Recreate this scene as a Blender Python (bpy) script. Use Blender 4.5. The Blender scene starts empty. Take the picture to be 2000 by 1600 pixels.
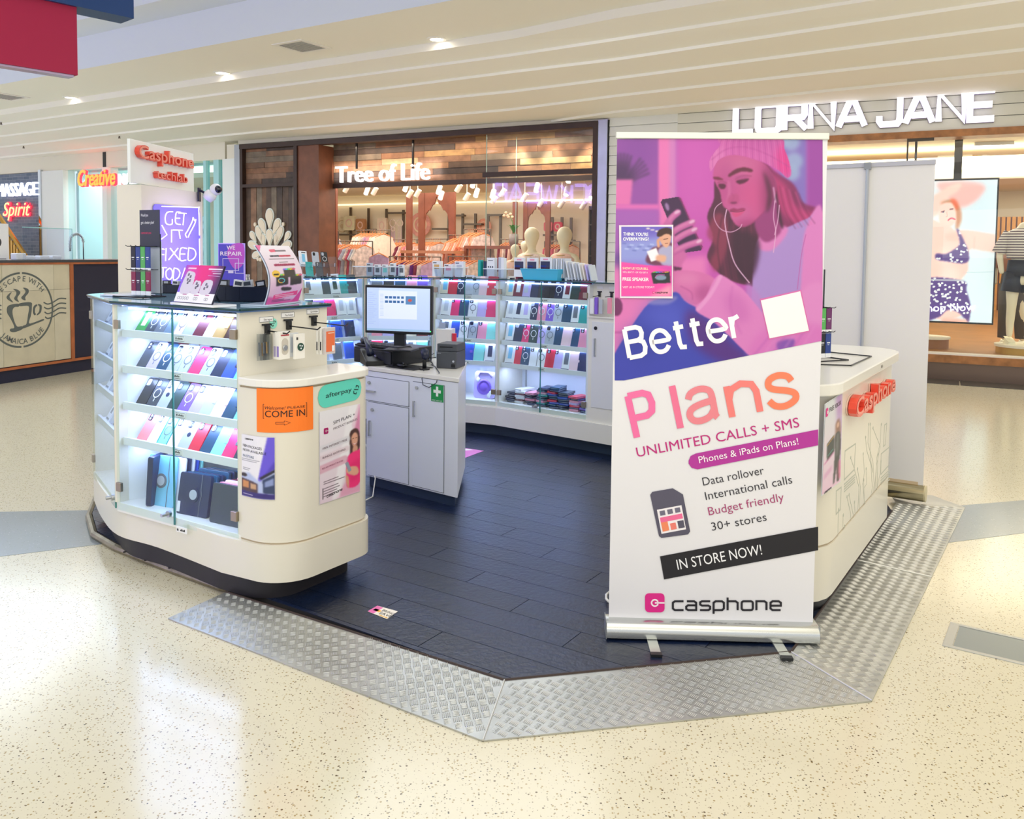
import bpy, math, random
import numpy as np
from mathutils import Matrix, Vector
random.seed(7)
S = bpy.context.scene
COL = S.collection
# ---------------------------------------------------------------- camera
FPX, CXP, CYP, CAMH = 1660.0, 1000.0, 587.0, 1.59
PITCH = math.atan(FPX/30000.0); ROLL = math.radians(0.6)
_u0 = Vector((0, math.sin(PITCH), math.cos(PITCH))); _fw = Vector((0, math.cos(PITCH), -math.sin(PITCH)))
_R = Vector((1,0,0))*math.cos(ROLL) + _u0*math.sin(ROLL)
_U = Vector((1,0,0))*-math.sin(ROLL) + _u0*math.cos(ROLL)
CAMP = Vector((0,0,CAMH))
cd = bpy.data.cameras.new('camera'); cam = bpy.data.objects.new('camera', cd); COL.objects.link(cam)
cam.matrix_world = Matrix((( _R.x,_U.x,-_fw.x,0),(_R.y,_U.y,-_fw.y,0),(_R.z,_U.z,-_fw.z,CAMH),(0,0,0,1)))
cd.sensor_fit = 'HORIZONTAL'; cd.sensor_width = 36; cd.lens = FPX/2000*36; cd.shift_y = -(800-CYP)/2000
cd.clip_start = .05; cd.clip_end = 200
S.camera = cam
# ---------------------------------------------------------------- light and exposure
S.view_settings.view_transform = 'Standard'; S.view_settings.look = 'None'
S.view_settings.exposure = 0.42; S.view_settings.gamma = 1.0
w = bpy.data.worlds.new('world'); S.world = w; w.use_nodes = True
w.node_tree.nodes['Background'].inputs[0].default_value = (.95,.97,1.0,1); w.node_tree.nodes['Background'].inputs[1].default_value = .75
def area(name, loc, size, power, col, rot=(0,0,0), sy=None):
    l = bpy.data.lights.new(name,'AREA'); l.energy = power; l.color = col; l.size = size
    if sy: l.shape='RECTANGLE'; l.size_y = sy
    o = bpy.data.objects.new(name,l); COL.objects.link(o); o.location = loc; o.rotation_euler = rot
    return o
area('light_concourse_left', (-4.8,4.4,4.95), 4.5, 55, (.80,.90,1.0), sy=5)
area('light_concourse_front', (0,.6,4.15), 5, 58, (1.0,.95,.84), sy=3)
area('light_concourse_right', (5.0,4.5,4.15), 4, 75, (1.0,.92,.80), sy=4)
area('light_concourse_behind', (-1,-6,4.1), 8, 90, (1.0,.95,.88), sy=5)
area('light_concourse_fill', (.5,-2.2,2.3), 8, 105, (1.0,.97,.92), (math.radians(152),0,0), sy=3)  # added fill with no fixture, aimed up to brighten the ceiling
area('light_concourse_middle', (-1.0,8.3,4.15), 4, 62, (.90,.95,1.0), sy=2.4)
area('light_concourse_far', (-8.5,12,4.1), 5, 190, (.80,.90,1.0), sy=4)
# ---------------------------------------------------------------- pixel helpers (plan measured from the photograph)
def ray(x,y): return _R*((x-CXP)/FPX) - _U*((y-CYP)/FPX) + _fw
def onz(x,y,z=0.0):
    d = ray(x,y); return CAMP + d*((z-CAMH)/d.z)
def aty(x,y,Y):
    d = ray(x,y); return CAMP + d*(Y/d.y)
class Frame:
    """vertical plane: local x to the right along a->b, local y away from the viewer, z up"""
    def __init__(s,a,b):
        s.o = Vector((a[0],a[1],0)); d = Vector((b[0]-a[0],b[1]-a[1],0)); s.L = d.length; s.d = d.normalized()
        s.n = Vector((-s.d.y,s.d.x,0)); s.rz = math.atan2(s.d.y,s.d.x)
        s.M = Matrix.Translation(s.o) @ Matrix.Rotation(s.rz,4,'Z')
    def w(s,u,n,z): return s.o + s.d*u + s.n*n + Vector((0,0,z))
    def px(s,x,y,n=0.0):
        d = ray(x,y); o = s.o + s.n*n; t = (o-CAMP).dot(s.n)/d.dot(s.n); p = CAMP + d*t
        return ((p-s.o).dot(s.d), p.z)
    def npx(s,X,Y,n=0.0):
        dx=[_R[i]*((X-CXP)/FPX)-_U[i]*((Y-CYP)/FPX)+_fw[i] for i in range(3)]; o=s.o+s.n*n
        t=((o-CAMP).dot(s.n))/(dx[0]*s.n.x+dx[1]*s.n.y)
        px,py,pz=dx[0]*t,dx[1]*t,CAMH+dx[2]*t
        return (px-s.o.x)*s.d.x+(py-s.o.y)*s.d.y, pz
# ---------------------------------------------------------------- materials
MATS = {}
def lin(c):
    if isinstance(c,str):
        c = c.lstrip('#'); c = [int(c[i:i+2],16)/255 for i in (0,2,4)]
        return tuple((v/12.92 if v<=.04045 else ((v+.055)/1.055)**2.4) for v in c)
    return tuple(c)
def mat(name, col='#cccccc', rough=.45, metal=0.0, emit=0.0, ecol=None, noise=0.0, nscale=8, bump=0.0, coat=0.0, spec=.5, bscale=None):
    key = (name,str(col),rough,metal,emit,noise,bump)
    if key in MATS: return MATS[key]
    m = bpy.data.materials.new(name); m.use_nodes = True; nt = m.node_tree; b = nt.nodes['Principled BSDF']
    c = lin(col)
    b.inputs['Base Color'].default_value = (*c,1); b.inputs['Roughness'].default_value = rough; b.inputs['Metallic'].default_value = metal
    b.inputs['Coat Weight'].default_value = coat; b.inputs['Specular IOR Level'].default_value = spec
    if emit: b.inputs['Emission Color'].default_value = (*lin(ecol or col),1); b.inputs['Emission Strength'].default_value = emit
    if noise or bump:
        tc = nt.nodes.new('ShaderNodeTexCoord'); n = nt.nodes.new('ShaderNodeTexNoise'); n.inputs['Scale'].default_value = nscale; n.inputs['Detail'].default_value = 5
        nt.links.new(tc.outputs['Object'], n.inputs['Vector'])
        if noise:
            r = nt.nodes.new('ShaderNodeValToRGB'); e = r.color_ramp.elements
            e[0].position = .3; e[1].position = .7
            e[0].color = (*[v*(1-noise) for v in c],1); e[1].color = (*[min(1,v*(1+noise*.6)) for v in c],1)
            nt.links.new(n.outputs['Fac'], r.inputs['Fac']); nt.links.new(r.outputs['Color'], b.inputs['Base Color'])
        if bump:
            n2 = nt.nodes.new('ShaderNodeTexNoise'); n2.inputs['Scale'].default_value = bscale or nscale*6
            nt.links.new(tc.outputs['Object'], n2.inputs['Vector'])
            bp = nt.nodes.new('ShaderNodeBump'); bp.inputs['Strength'].default_value = bump; bp.inputs['Distance'].default_value = .01
            nt.links.new(n2.outputs['Fac'], bp.inputs['Height']); nt.links.new(bp.outputs['Normal'], b.inputs['Normal'])
    MATS[key] = m; return m
def glassmat(name, tint=(.93,.98,.97), refl=1.0, rough=0.0):
    if name in MATS: return MATS[name]
    m = bpy.data.materials.new(name); m.use_nodes = True; nt = m.node_tree; nt.nodes.clear()
    o = nt.nodes.new('ShaderNodeOutputMaterial'); mx = nt.nodes.new('ShaderNodeMixShader'); t = nt.nodes.new('ShaderNodeBsdfTransparent'); g = nt.nodes.new('ShaderNodeBsdfGlossy')
    f = nt.nodes.new('ShaderNodeFresnel'); f.inputs['IOR'].default_value = 1.45
    mm = nt.nodes.new('ShaderNodeMath'); mm.operation = 'MULTIPLY'; mm.inputs[1].default_value = refl; mm.use_clamp = True
    t.inputs['Color'].default_value = (*tint,1); g.inputs['Roughness'].default_value = rough
    gm = nt.nodes.new('ShaderNodeNewGeometry'); iv = nt.nodes.new('ShaderNodeMath'); iv.operation='SUBTRACT'; iv.inputs[0].default_value = 1.0; nt.links.new(gm.outputs['Backfacing'], iv.inputs[1])
    m2 = nt.nodes.new('ShaderNodeMath'); m2.operation='MULTIPLY'; nt.links.new(f.outputs[0], m2.inputs[0]); nt.links.new(iv.outputs[0], m2.inputs[1])
    nt.links.new(m2.outputs[0], mm.inputs[0]); nt.links.new(mm.outputs[0], mx.inputs[0]); nt.links.new(t.outputs[0], mx.inputs[1]); nt.links.new(g.outputs[0], mx.inputs[2]); nt.links.new(mx.outputs[0], o.inputs[0])
    MATS[name] = m; return m
def paintmat(name, emit=0.0, rough=.5):
    if name in MATS: return MATS[name]
    m = bpy.data.materials.new(name); m.use_nodes = True; nt = m.node_tree; b = nt.nodes['Principled BSDF']
    a = nt.nodes.new('ShaderNodeVertexColor'); a.layer_name = 'Col'
    nt.links.new(a.outputs['Color'], b.inputs['Base Color']); b.inputs['Roughness'].default_value = rough
    if emit: nt.links.new(a.outputs['Color'], b.inputs['Emission Color']); b.inputs['Emission Strength'].default_value = emit
    MATS[name] = m; return m
WHITE = mat('white laminate','#eceae2',.28,coat=.15); WHITEC = mat('cool white laminate','#e9ecf2',.3)
CREAM = mat('cream laminate','#e4dfd0',.3,coat=.15); BLACK = mat('black plastic','#15171c',.4); DARK = mat('dark navy board','#181c38',.6)
CHROME = mat('brushed metal','#b9bcc0',.28,1.0); STEEL = mat('stainless steel','#a9acb3',.35,1.0,noise=.1,nscale=3)
GLASS = glassmat('clear glass'); GLASSG = mat('glass edge green','#2f7f78',.1); ACRYL = glassmat('clear acrylic',(.95,.97,1.0),1.2)
LED = mat('led strip','#dfe6ff',.5,emit=4,ecol='#b3c4ff')
# ---------------------------------------------------------------- objects
def tag(o,label=None,cat=None,group=None,kind=None):
    if label: o['label']=label
    if cat: o['category']=cat
    if group: o['group']=group
    if kind: o['kind']=kind
    return o
def thing(name,label,cat,loc=(0,0,0),rz=0.0,group=None,M=None):
    o = bpy.data.objects.new(name,None); COL.objects.link(o); o.empty_display_size=.05
    if M is not None: o.matrix_world = M
    else: o.location = loc; o.rotation_euler=(0,0,rz)
    return tag(o,label,cat,group)
def fthing(name,label,cat,fr,u,n,z,rz=0.0,group=None):
    p = fr.w(u,n,z); return thing(name,label,cat,p,fr.rz+rz,group)
class MB:
    def __init__(s): s.v=[]; s.f=[]; s.smooth=False
    def add(s,vs,fs,M=None):
        k=len(s.v)
        if M is not None: vs=[tuple(M@Vector(v)) for v in vs]
        s.v += [tuple(v) for v in vs]; s.f += [tuple(i+k for i in f) for f in fs]; return s
    def box(s,x0,x1,y0,y1,z0,z1,M=None):
        return s.add([(x0,y0,z0),(x1,y0,z0),(x1,y1,z0),(x0,y1,z0),(x0,y0,z1),(x1,y0,z1),(x1,y1,z1),(x0,y1,z1)],
          [(3,2,1,0),(4,5,6,7),(0,1,5,4),(1,2,6,5),(2,3,7,6),(3,0,4,7)],M)
    def prism(s,pts,z0,z1,M=None,cap=True):
        """polygon in xy, extruded in z"""
        n=len(pts); a=sum(pts[i][0]*pts[(i+1)%n][1]-pts[(i+1)%n][0]*pts[i][1] for i in range(n))
        if a<0: pts=list(pts)[::-1]
        vs=[(p[0],p[1],z0) for p in pts]+[(p[0],p[1],z1) for p in pts]
        fs=[(i,(i+1)%n,n+(i+1)%n,n+i) for i in range(n)]
        if cap: fs+=[tuple(range(n))[::-1],tuple(range(n,2*n))]
        return s.add(vs,fs,M)
    def sheet(s,pts,y0,y1,M=None):
        """polygon in xz, extruded in y (y0 = front)"""
        n=len(pts); a=sum(pts[i][0]*pts[(i+1)%n][1]-pts[(i+1)%n][0]*pts[i][1] for i in range(n))
        if a<0: pts=list(pts)[::-1]
        vs=[(p[0],y0,p[1]) for p in pts]+[(p[0],y1,p[1]) for p in pts]
        fs=[tuple(range(n)),tuple(range(n,2*n))[::-1]]+[(i,n+i,n+(i+1)%n,(i+1)%n) for i in range(n)]
        return s.add(vs,fs,M)
    def cyl(s,c,r,h,n=20,axis='Z',r2=None,M=None):
        r2=r if r2 is None else r2; vs=[];
        for rr,hh in ((r,0),(r2,h)):
            for i in range(n):
                a=2*math.pi*i/n; x,y=math.cos(a)*rr,math.sin(a)*rr
                p={'Z':(x,y,hh),'Y':(x,hh,y),'X':(hh,x,y)}[axis]; vs.append((c[0]+p[0],c[1]+p[1],c[2]+p[2]))
        fl = axis=='Y'
        fs=[(i,(i+1)%n,n+(i+1)%n,n+i) for i in range(n)]+[tuple(range(n))[::-1],tuple(range(n,2*n))]
        if fl: fs=[f[::-1] for f in fs]
        return s.add(vs,fs,M)
    def lathe(s,prof,c=(0,0,0),n=20,M=None,sx=1,sy=1,cap=True):
        k=len(prof); vs=[]
        for r,z in prof:
            for i in range(n):
                a=2*math.pi*i/n; vs.append((c[0]+math.cos(a)*r*sx,c[1]+math.sin(a)*r*sy,c[2]+z))
        fs=[(j*n+i,j*n+(i+1)%n,(j+1)*n+(i+1)%n,(j+1)*n+i) for j in range(k-1) for i in range(n)]
        if cap: fs+=[tuple(range(n))[::-1],tuple(range((k-1)*n,k*n))]
        return s.add(vs,fs,M)
    def tube(s,path,r,n=6,M=None,closed=False):
        P=[Vector(p) for p in path]; k=len(P); vs=[]; up=None
        for i,p in enumerate(P):
            a=P[(i-1)%k] if closed else P[max(i-1,0)]; b=P[(i+1)%k] if closed else P[min(i+1,k-1)]
            t=(b-a); t=t.normalized() if t.length>1e-9 else Vector((0,0,1))
            if up is None: up = Vector((0,0,1)) if abs(t.z)<.9 else Vector((1,0,0))
            x=t.cross(up)
            if x.length<1e-3: x=t.cross(Vector((.3,.8,.1)))
            x.normalize(); y=x.cross(t).normalized(); up=y
            rr = r[i] if isinstance(r,(list,tuple)) else r
            for j in range(n):
                an=2*math.pi*j/n; vs.append(tuple(p+x*math.cos(an)*rr+y*math.sin(an)*rr))
        m=k if closed else k-1
        fs=[(i*n+j,i*n+(j+1)%n,((i+1)%k)*n+(j+1)%n,((i+1)%k)*n+j) for i in range(m) for j in range(n)]
        if not closed: fs+=[tuple(range(n))[::-1],tuple(range((k-1)*n,k*n))]
        return s.add(vs,fs,M)
    def ball(s,c,r,n=14,m=9,sc=(1,1,1),M=None):
        pr=[(max(1e-4,math.sin(math.pi*j/m))*r,-math.cos(math.pi*j/m)*r*sc[2]) for j in range(m+1)]
        return s.lathe(pr,c,n,M,sc[0],sc[1])
    def mesh(s,name='mesh'):
        me=bpy.data.meshes.new(name); me.from_pydata(s.v,[],s.f)
        if s.smooth:
            me.polygons.foreach_set('use_smooth',[True]*len(me.polygons))
        return me
    def build(s,name,m,parent=None,label=None,smooth=None,kind=None,bevel=0,auto=False):
        if smooth: s.smooth=True
        me=s.mesh(name)
        if auto: me.polygons.foreach_set('use_smooth',[True]*len(me.polygons)); me.set_sharp_from_angle(angle=math.radians(38))
        me.materials.append(m)
        o=link(name,me,parent); tag(o,label,kind=kind)
        if bevel:
            b=o.modifiers.new('bevel','BEVEL'); b.width=bevel; b.segments=2; b.limit_method='ANGLE'
        return o
def link(name,me,parent=None):
    o=bpy.data.objects.new(name,me); COL.objects.link(o)
    if parent: o.parent=parent
    return o
def single(name,mb,m,label,cat,group=None,fr=None,loc=None,rz=0,**k):
    o=mb.build(name,m,None,label,**k); tag(o,None,cat,group)
    if fr is not None: o.matrix_world=fr.M
    if loc is not None: o.location=loc; o.rotation_euler=(0,0,rz)
    return o
def struct(name,mb,m,fr=None,parent=None,**k):
    o=mb.build(name,m,parent,**k)
    if parent is None: o['kind']='structure'
    if fr is not None and parent is None: o.matrix_world=fr.M
    return o
def rrect(x0,x1,y0,y1,r,n=4):
    out=[]
    for cx,cy,a0 in ((x1-r,y0+r,-90),(x1-r,y1-r,0),(x0+r,y1-r,90),(x0+r,y0+r,180)):
        for i in range(n+1):
            a=math.radians(a0+90*i/n); out.append((cx+math.cos(a)*r,cy+math.sin(a)*r))
    return out
def ell(cx,cy,rx,ry,n=24,a0=0,a1=360):
    return [(cx+math.cos(math.radians(a0+(a1-a0)*i/n))*rx,cy+math.sin(math.radians(a0+(a1-a0)*i/n))*ry) for i in range(n+(0 if a1-a0==360 else 1))]
def crom(pts,k=5,closed=True):
    P=[Vector((p[0],p[1],0)) for p in pts]; n=len(P); out=[]
    for i in range(n if closed else n-1):
        g=(lambda j:P[j%n]) if closed else (lambda j:P[min(max(j,0),n-1)])
        a,b,c,d=g(i-1),g(i),g(i+1),g(i+2)
        for j in range(k):
            t=j/k; q=.5*((2*b)+(c-a)*t+(2*a-5*b+4*c-d)*t*t+(-a+3*b-3*c+d)*t**3); out.append((q.x,q.y))
    if not closed: out.append((P[-1].x,P[-1].y))
    return out
# ribbons: strokes of letters and logos in the xz plane
def ribbon(mb,path,wd,y0,y1,closed=False,caps=True):
    P=[Vector((p[0],p[1],0)) for p in path]; n=len(P); L=[];R_=[]
    for i,p in enumerate(P):
        a=P[(i-1)%n] if (closed or i>0) else None; b=P[(i+1)%n] if (closed or i<n-1) else None
        d1=(p-a).normalized() if a is not None else None; d2=(b-p).normalized() if b is not None else None
        if d1 is None: d1=d2
        if d2 is None: d2=d1
        n1=Vector((-d1.y,d1.x,0)); n2=Vector((-d2.y,d2.x,0)); m=(n1+n2)
        m = n1 if m.length<.2 else m.normalized(); k=1/max(.72,m.dot(n1))
        L.append(p+m*k*wd/2); R_.append(p-m*k*wd/2)
    vs=[]
    for a,b in zip(L,R_): vs+=[(a.x,y0,a.y),(b.x,y0,b.y),(a.x,y1,a.y),(b.x,y1,b.y)]
    fs=[]; m=n if closed else n-1
    for i in range(m):
        j=(i+1)%n; a=4*i; b=4*j
        fs+=[(a,a+1,b+1,b),(a+2,b+2,b+3,a+3),(a,b,b+2,a+2),(a+1,a+3,b+3,b+1)]
    if not closed: fs+=[(0,2,3,1),(4*(n-1),4*(n-1)+1,4*(n-1)+3,4*(n-1)+2)]
    mb.add(vs,fs)
def arcp(cx,cy,rx,ry,a0,a1,n=8): return [(cx+math.cos(math.radians(a0+(a1-a0)*i/n))*rx,cy+math.sin(math.radians(a0+(a1-a0)*i/n))*ry) for i in range(n+1)]
_tc={}
def text(s,h,depth=.001,bold=0.0,xs=1.0,shear=0.0,align='LEFT',sp=1.0,width=None):
    """letters as one mesh in the xz plane facing -y, h = cap height, baseline at z 0"""
    c=bpy.data.curves.new('t','FONT'); c.body=s; c.size=1; c.extrude=0; c.offset=bold; c.shear=shear; c.space_character=sp; c.resolution_u=3
    o=bpy.data.objects.new('t',c); COL.objects.link(o); dg=bpy.context.evaluated_depsgraph_get(); dg.update()
    me=bpy.data.meshes.new_from_object(o.evaluated_get(dg)); bpy.data.objects.remove(o); bpy.data.curves.remove(c)
    vs=[tuple(v.co) for v in me.vertices]; fs=[tuple(p.vertices) for p in me.polygons]; bpy.data.meshes.remove(me)
    mb=MB()
    if not vs: return mb
    x0=min(v[0] for v in vs); x1=max(v[0] for v in vs); k=h/.73
    kx=k*xs if width is None else width/(x1-x0)
    off={'LEFT':x0,'CENTER':(x0+x1)/2,'RIGHT':x1}[align]
    flip = sum((vs[f[1]][0]-vs[f[0]][0])*(vs[f[2]][1]-vs[f[0]][1])-(vs[f[2]][0]-vs[f[0]][0])*(vs[f[1]][1]-vs[f[0]][1]) for f in fs)<0
    if flip: fs=[f[::-1] for f in fs]
    n=len(vs); V=[((v[0]-off)*kx,0,v[1]*k) for v in vs]
    if depth<=.0015:
        mb.v=V; mb.f=fs
    else:
        from collections import Counter
        ec=Counter()
        for f in fs:
            for i in range(len(f)): ec[(f[i],f[(i+1)%len(f)])]+=1
        mb.v=[(x,-depth,z) for x,_,z in V]+[(x,0,z) for x,_,z in V]
        mb.f=list(fs)+[tuple(i+n for i in f[::-1]) for f in fs]
        for (a,b) in ec:
            if (b,a) not in ec: mb.f.append((b,a,a+n,b+n))
    return mb
def moved(mb,dx=0,dy=0,dz=0,rot=0,fn=None):
    out=MB(); c,s=math.cos(rot),math.sin(rot)
    for x,y,z in mb.v:
        X,Z=x*c-z*s,x*s+z*c; p=(X+dx,y+dy,Z+dz); out.v.append(fn(p) if fn else p)
    out.f=list(mb.f); out.smooth=mb.smooth; return out
def bent(mb,fn): 
    out=MB(); out.v=[fn(*p) for p in mb.v]; out.f=list(mb.f); return out
# ---------------------------------------------------------------- flat print painted as vertex colours on a fine grid
class Paint:
    """x0,y0,x1,y1 in any picture units (y down); step = grid pitch"""
    def __init__(s,x0,y0,x1,y1,step,bg='#ffffff'):
        s.x0,s.y0,s.x1,s.y1=x0,y0,x1,y1; s.nx=int((x1-x0)/step)+1; s.ny=int((y1-y0)/step)+1
        s.X,s.Y=np.meshgrid(np.linspace(x0,x1,s.nx),np.linspace(y0,y1,s.ny)); s.st=step
        s.I=np.zeros((s.ny,s.nx,3)); s.I[:]=s.c(bg)
    def c(s,c):
        if isinstance(c,str): c=c.lstrip('#'); return np.array([int(c[i:i+2],16)/255 for i in (0,2,4)])
        return np.array(c,float)
    def mask(s,pts,blur=0):
        P=np.array(pts,float); m=np.zeros(s.X.shape,bool); n=len(P)
        for i in range(n):
            xa,ya=P[i]; xb,yb=P[(i+1)%n]
            if ya==yb: continue
            cnd=((ya>s.Y)!=(yb>s.Y))&(s.X<(xb-xa)*(s.Y-ya)/(yb-ya)+xa); m^=cnd
        m=m.astype(float); return s.blur(m,blur)
    def blur(s,m,b):
        r=int(round(b/s.st))
        if r<1: return m
        for _ in range(2):
            for ax in (0,1):
                p=np.pad(m,[(r+1,r) if a==ax else (0,0) for a in (0,1)],mode='edge'); cs=np.cumsum(p,axis=ax)
                m=(np.take(cs,range(2*r+1,cs.shape[ax]),axis=ax)-np.take(cs,range(0,cs.shape[ax]-2*r-1),axis=ax))/(2*r+1)
        return m
    def poly(s,pts,col,blur=0,a=1.0,sm=True,clip=None):
        if sm: pts=crom(pts,5)
        m=s.mask(pts,blur)*a
        if clip is not None: m=m*clip
        s.I=s.I*(1-m[...,None])+s.c(col)*m[...,None]; return m
    def ell(s,cx,cy,rx,ry,col,blur=0,a=1.0,rot=0,clip=None):
        c,q=math.cos(math.radians(rot)),math.sin(math.radians(rot)); dx=s.X-cx; dy=s.Y-cy
        m=(((dx*c+dy*q)/rx)**2+((-dx*q+dy*c)/ry)**2<1).astype(float); m=s.blur(m,blur)*a
        if clip is not None: m=m*clip
        s.I=s.I*(1-m[...,None])+s.c(col)*m[...,None]
    def line(s,pts,wd,col,a=1.0,blur=0,sm=True,clip=None):
        if sm and len(pts)>2: pts=crom(pts,5,False)
        D=np.full(s.X.shape,1e9)
        for (xa,ya),(xb,yb) in zip(pts,pts[1:]):
            L=(xb-xa)**2+(yb-ya)**2+1e-9; t=np.clip(((s.X-xa)*(xb-xa)+(s.Y-ya)*(yb-ya))/L,0,1)
            D=np.minimum(D,np.hypot(s.X-xa-t*(xb-xa),s.Y-ya-t*(yb-ya)))
        m=s.blur(np.clip((wd/2-D)/s.st+.5,0,1),blur)*a
        if clip is not None: m=m*clip
        s.I=s.I*(1-m[...,None])+s.c(col)*m[...,None]
    def grad(s,c0,c1,vert=True,m=None,t0=0.,t1=1.):
        t=(s.Y-s.y0)/(s.y1-s.y0) if vert else (s.X-s.x0)/(s.x1-s.x0); t=np.clip((t-t0)/(t1-t0),0,1)[...,None]
        G=s.c(c0)*(1-t)+s.c(c1)*t
        if m is None: s.I=G
        else: s.I=s.I*(1-m[...,None])+G*m[...,None]
    def mesh(s,fn,name='print'):
        """fn(X,Y)-> arrays of x,y,z"""
        x,y,z=fn(s.X,s.Y); V=np.stack([x,y,z],-1).reshape(-1,3); me=bpy.data.meshes.new(name)
        i=np.arange(s.ny*s.nx).reshape(s.ny,s.nx); Q=np.stack([i[1:,:-1],i[1:,1:],i[:-1,1:],i[:-1,:-1]],-1).reshape(-1,4)
        me.vertices.add(len(V)); me.vertices.foreach_set('co',V.ravel().astype(np.float32))
        me.loops.add(Q.size); me.loops.foreach_set('vertex_index',Q.ravel().astype(np.int32))
        me.polygons.add(len(Q)); me.polygons.foreach_set('loop_start',np.arange(0,Q.size,4,dtype=np.int32)); me.polygons.foreach_set('loop_total',np.full(len(Q),4,np.int32))
        me.update(); at=me.color_attributes.new('Col','FLOAT_COLOR','POINT'); I=np.clip(s.I,0,1); L=np.where(I<=.04045,I/12.92,((I+.055)/1.055)**2.4)
        at.data.foreach_set('color',np.concatenate([L.reshape(-1,3),np.ones((len(V),1))],1).ravel().astype(np.float32)); return me
    def build(s,name,fn,parent,m):
        me=s.mesh(fn,name); me.materials.append(m); return link(name,me,parent)
# ================================================================ plan
AD = Vector((.836,-.549,0)).normalized(); CDR = Vector((.549,.836,0)).normalized()
F0 = Vector((6.0,10.87,0)); DD = Vector((.89,-.455,0)).normalized()
FA = Frame(F0-DD*12.70, F0+DD*5)          # shop fronts
fu = lambda x,y=400,n=0.: FA.px(x,y,n)[0]
# ---------------------------------------------------------------- terrazzo floor
def terrazzo(name,base,specks,rough=.16,sc=1.0):
    m=bpy.data.materials.new(name); m.use_nodes=True; nt=m.node_tree; b=nt.nodes['Principled BSDF']
    tc=nt.nodes.new('ShaderNodeTexCoord'); prev=None
    rgb=nt.nodes.new('ShaderNodeRGB'); rgb.outputs[0].default_value=(*lin(base),1)
    n=nt.nodes.new('ShaderNodeTexNoise'); n.inputs['Scale'].default_value=.6; nt.links.new(tc.outputs['Object'],n.inputs['Vector'])
    mx=nt.nodes.new('ShaderNodeMix'); mx.data_type='RGBA'; nt.links.new(n.outputs['Fac'],mx.inputs[0]); nt.links.new(rgb.outputs[0],mx.inputs[6]); mx.inputs[7].default_value=(*[v*.95 for v in lin(base)],1); prev=mx.outputs[2]
    for scale,thr,sel,colr in specks:
        v=nt.nodes.new('ShaderNodeTexVoronoi'); v.inputs['Scale'].default_value=scale; nt.links.new(tc.outputs['Object'],v.inputs['Vector'])
        lt=nt.nodes.new('ShaderNodeMath'); lt.operation='LESS_THAN'; lt.inputs[1].default_value=thr; nt.links.new(v.outputs['Distance'],lt.inputs[0])
        sp=nt.nodes.new('ShaderNodeSeparateColor'); nt.links.new(v.outputs['Color'],sp.inputs[0])
        l2=nt.nodes.new('ShaderNodeMath'); l2.operation='LESS_THAN'; l2.inputs[1].default_value=sel; nt.links.new(sp.outputs[0],l2.inputs[0])
        mu=nt.nodes.new('ShaderNodeMath'); mu.operation='MULTIPLY'; nt.links.new(lt.outputs[0],mu.inputs[0]); nt.links.new(l2.outputs[0],mu.inputs[1])
        q=nt.nodes.new('ShaderNodeMix'); q.data_type='RGBA'; nt.links.new(mu.outputs[0],q.inputs[0]); nt.links.new(prev,q.inputs[6]); q.inputs[7].default_value=(*lin(colr),1); prev=q.outputs[2]
    nt.links.new(prev,b.inputs['Base Color']); b.inputs['Roughness'].default_value=rough; b.inputs['Specular IOR Level'].default_value=.55
    n2=nt.nodes.new('ShaderNodeTexNoise'); n2.inputs['Scale'].default_value=60; nt.links.new(tc.outputs['Object'],n2.inputs['Vector'])
    bp=nt.nodes.new('ShaderNodeBump'); bp.inputs['Strength'].default_value=.05; bp.inputs['Distance'].default_value=.004; nt.links.new(n2.outputs['Fac'],bp.inputs['Height']); nt.links.new(bp.outputs['Normal'],b.inputs['Normal'])
    return m
SPK=[(70,.24,.5,'#a8966c'),(95,.22,.4,'#8b7f66'),(48,.17,.24,'#66553a'),(60,.16,.17,'#3a3733'),(120,.25,.3,'#c2b99f')]
m=MB(); m.box(-14,13,-9,26,-.1,0); struct('floor',m,terrazzo('terrazzo','#dad3b9',SPK))
def band(pts,name):
    m=MB(); m.prism(pts,0,.0015); struct(name,m,terrazzo(name+'_terrazzo','#8e9799',[(80,.2,.4,'#777f80'),(60,.18,.3,'#a8aeae')],.2))
pL=[onz(-200,1004),onz(180,997),onz(225,1060),onz(-200,1112)]
pR=[onz(1850,990),onz(2150,965),onz(2150,1022),onz(1840,1062)]
band([(p.x,p.y) for p in pL],'trim_1'); band([(p.x,p.y) for p in pR],'trim_2')
# floor access hatch
q=[onz(*p) for p in ((1855,1214),(2060,1262),(2050,1312),(1840,1262))]
hf=Frame((q[3].x,q[3].y),(q[2].x,q[2].y)); L=hf.L; D_=.27
t=thing('floor_hatch','stainless steel access hatch set in the terrazzo at the right edge','hatch',hf.o,hf.rz)
m=MB()
for a in ((0,L,0,.02),(0,L,D_-.02,D_),(0,.035,.02,D_-.02),(L-.03,L,.02,D_-.02)): m.box(a[0],a[1],a[2],a[3],0,.004)
m.build('frame',mat('hatch frame','#c4c6c4',.35,.9),t,bevel=.001)
m=MB(); m.box(.038,L-.033,.023,D_-.023,0,.002); m.build('lid',mat('hatch lid','#8f989b',.3,.6),t)
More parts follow.
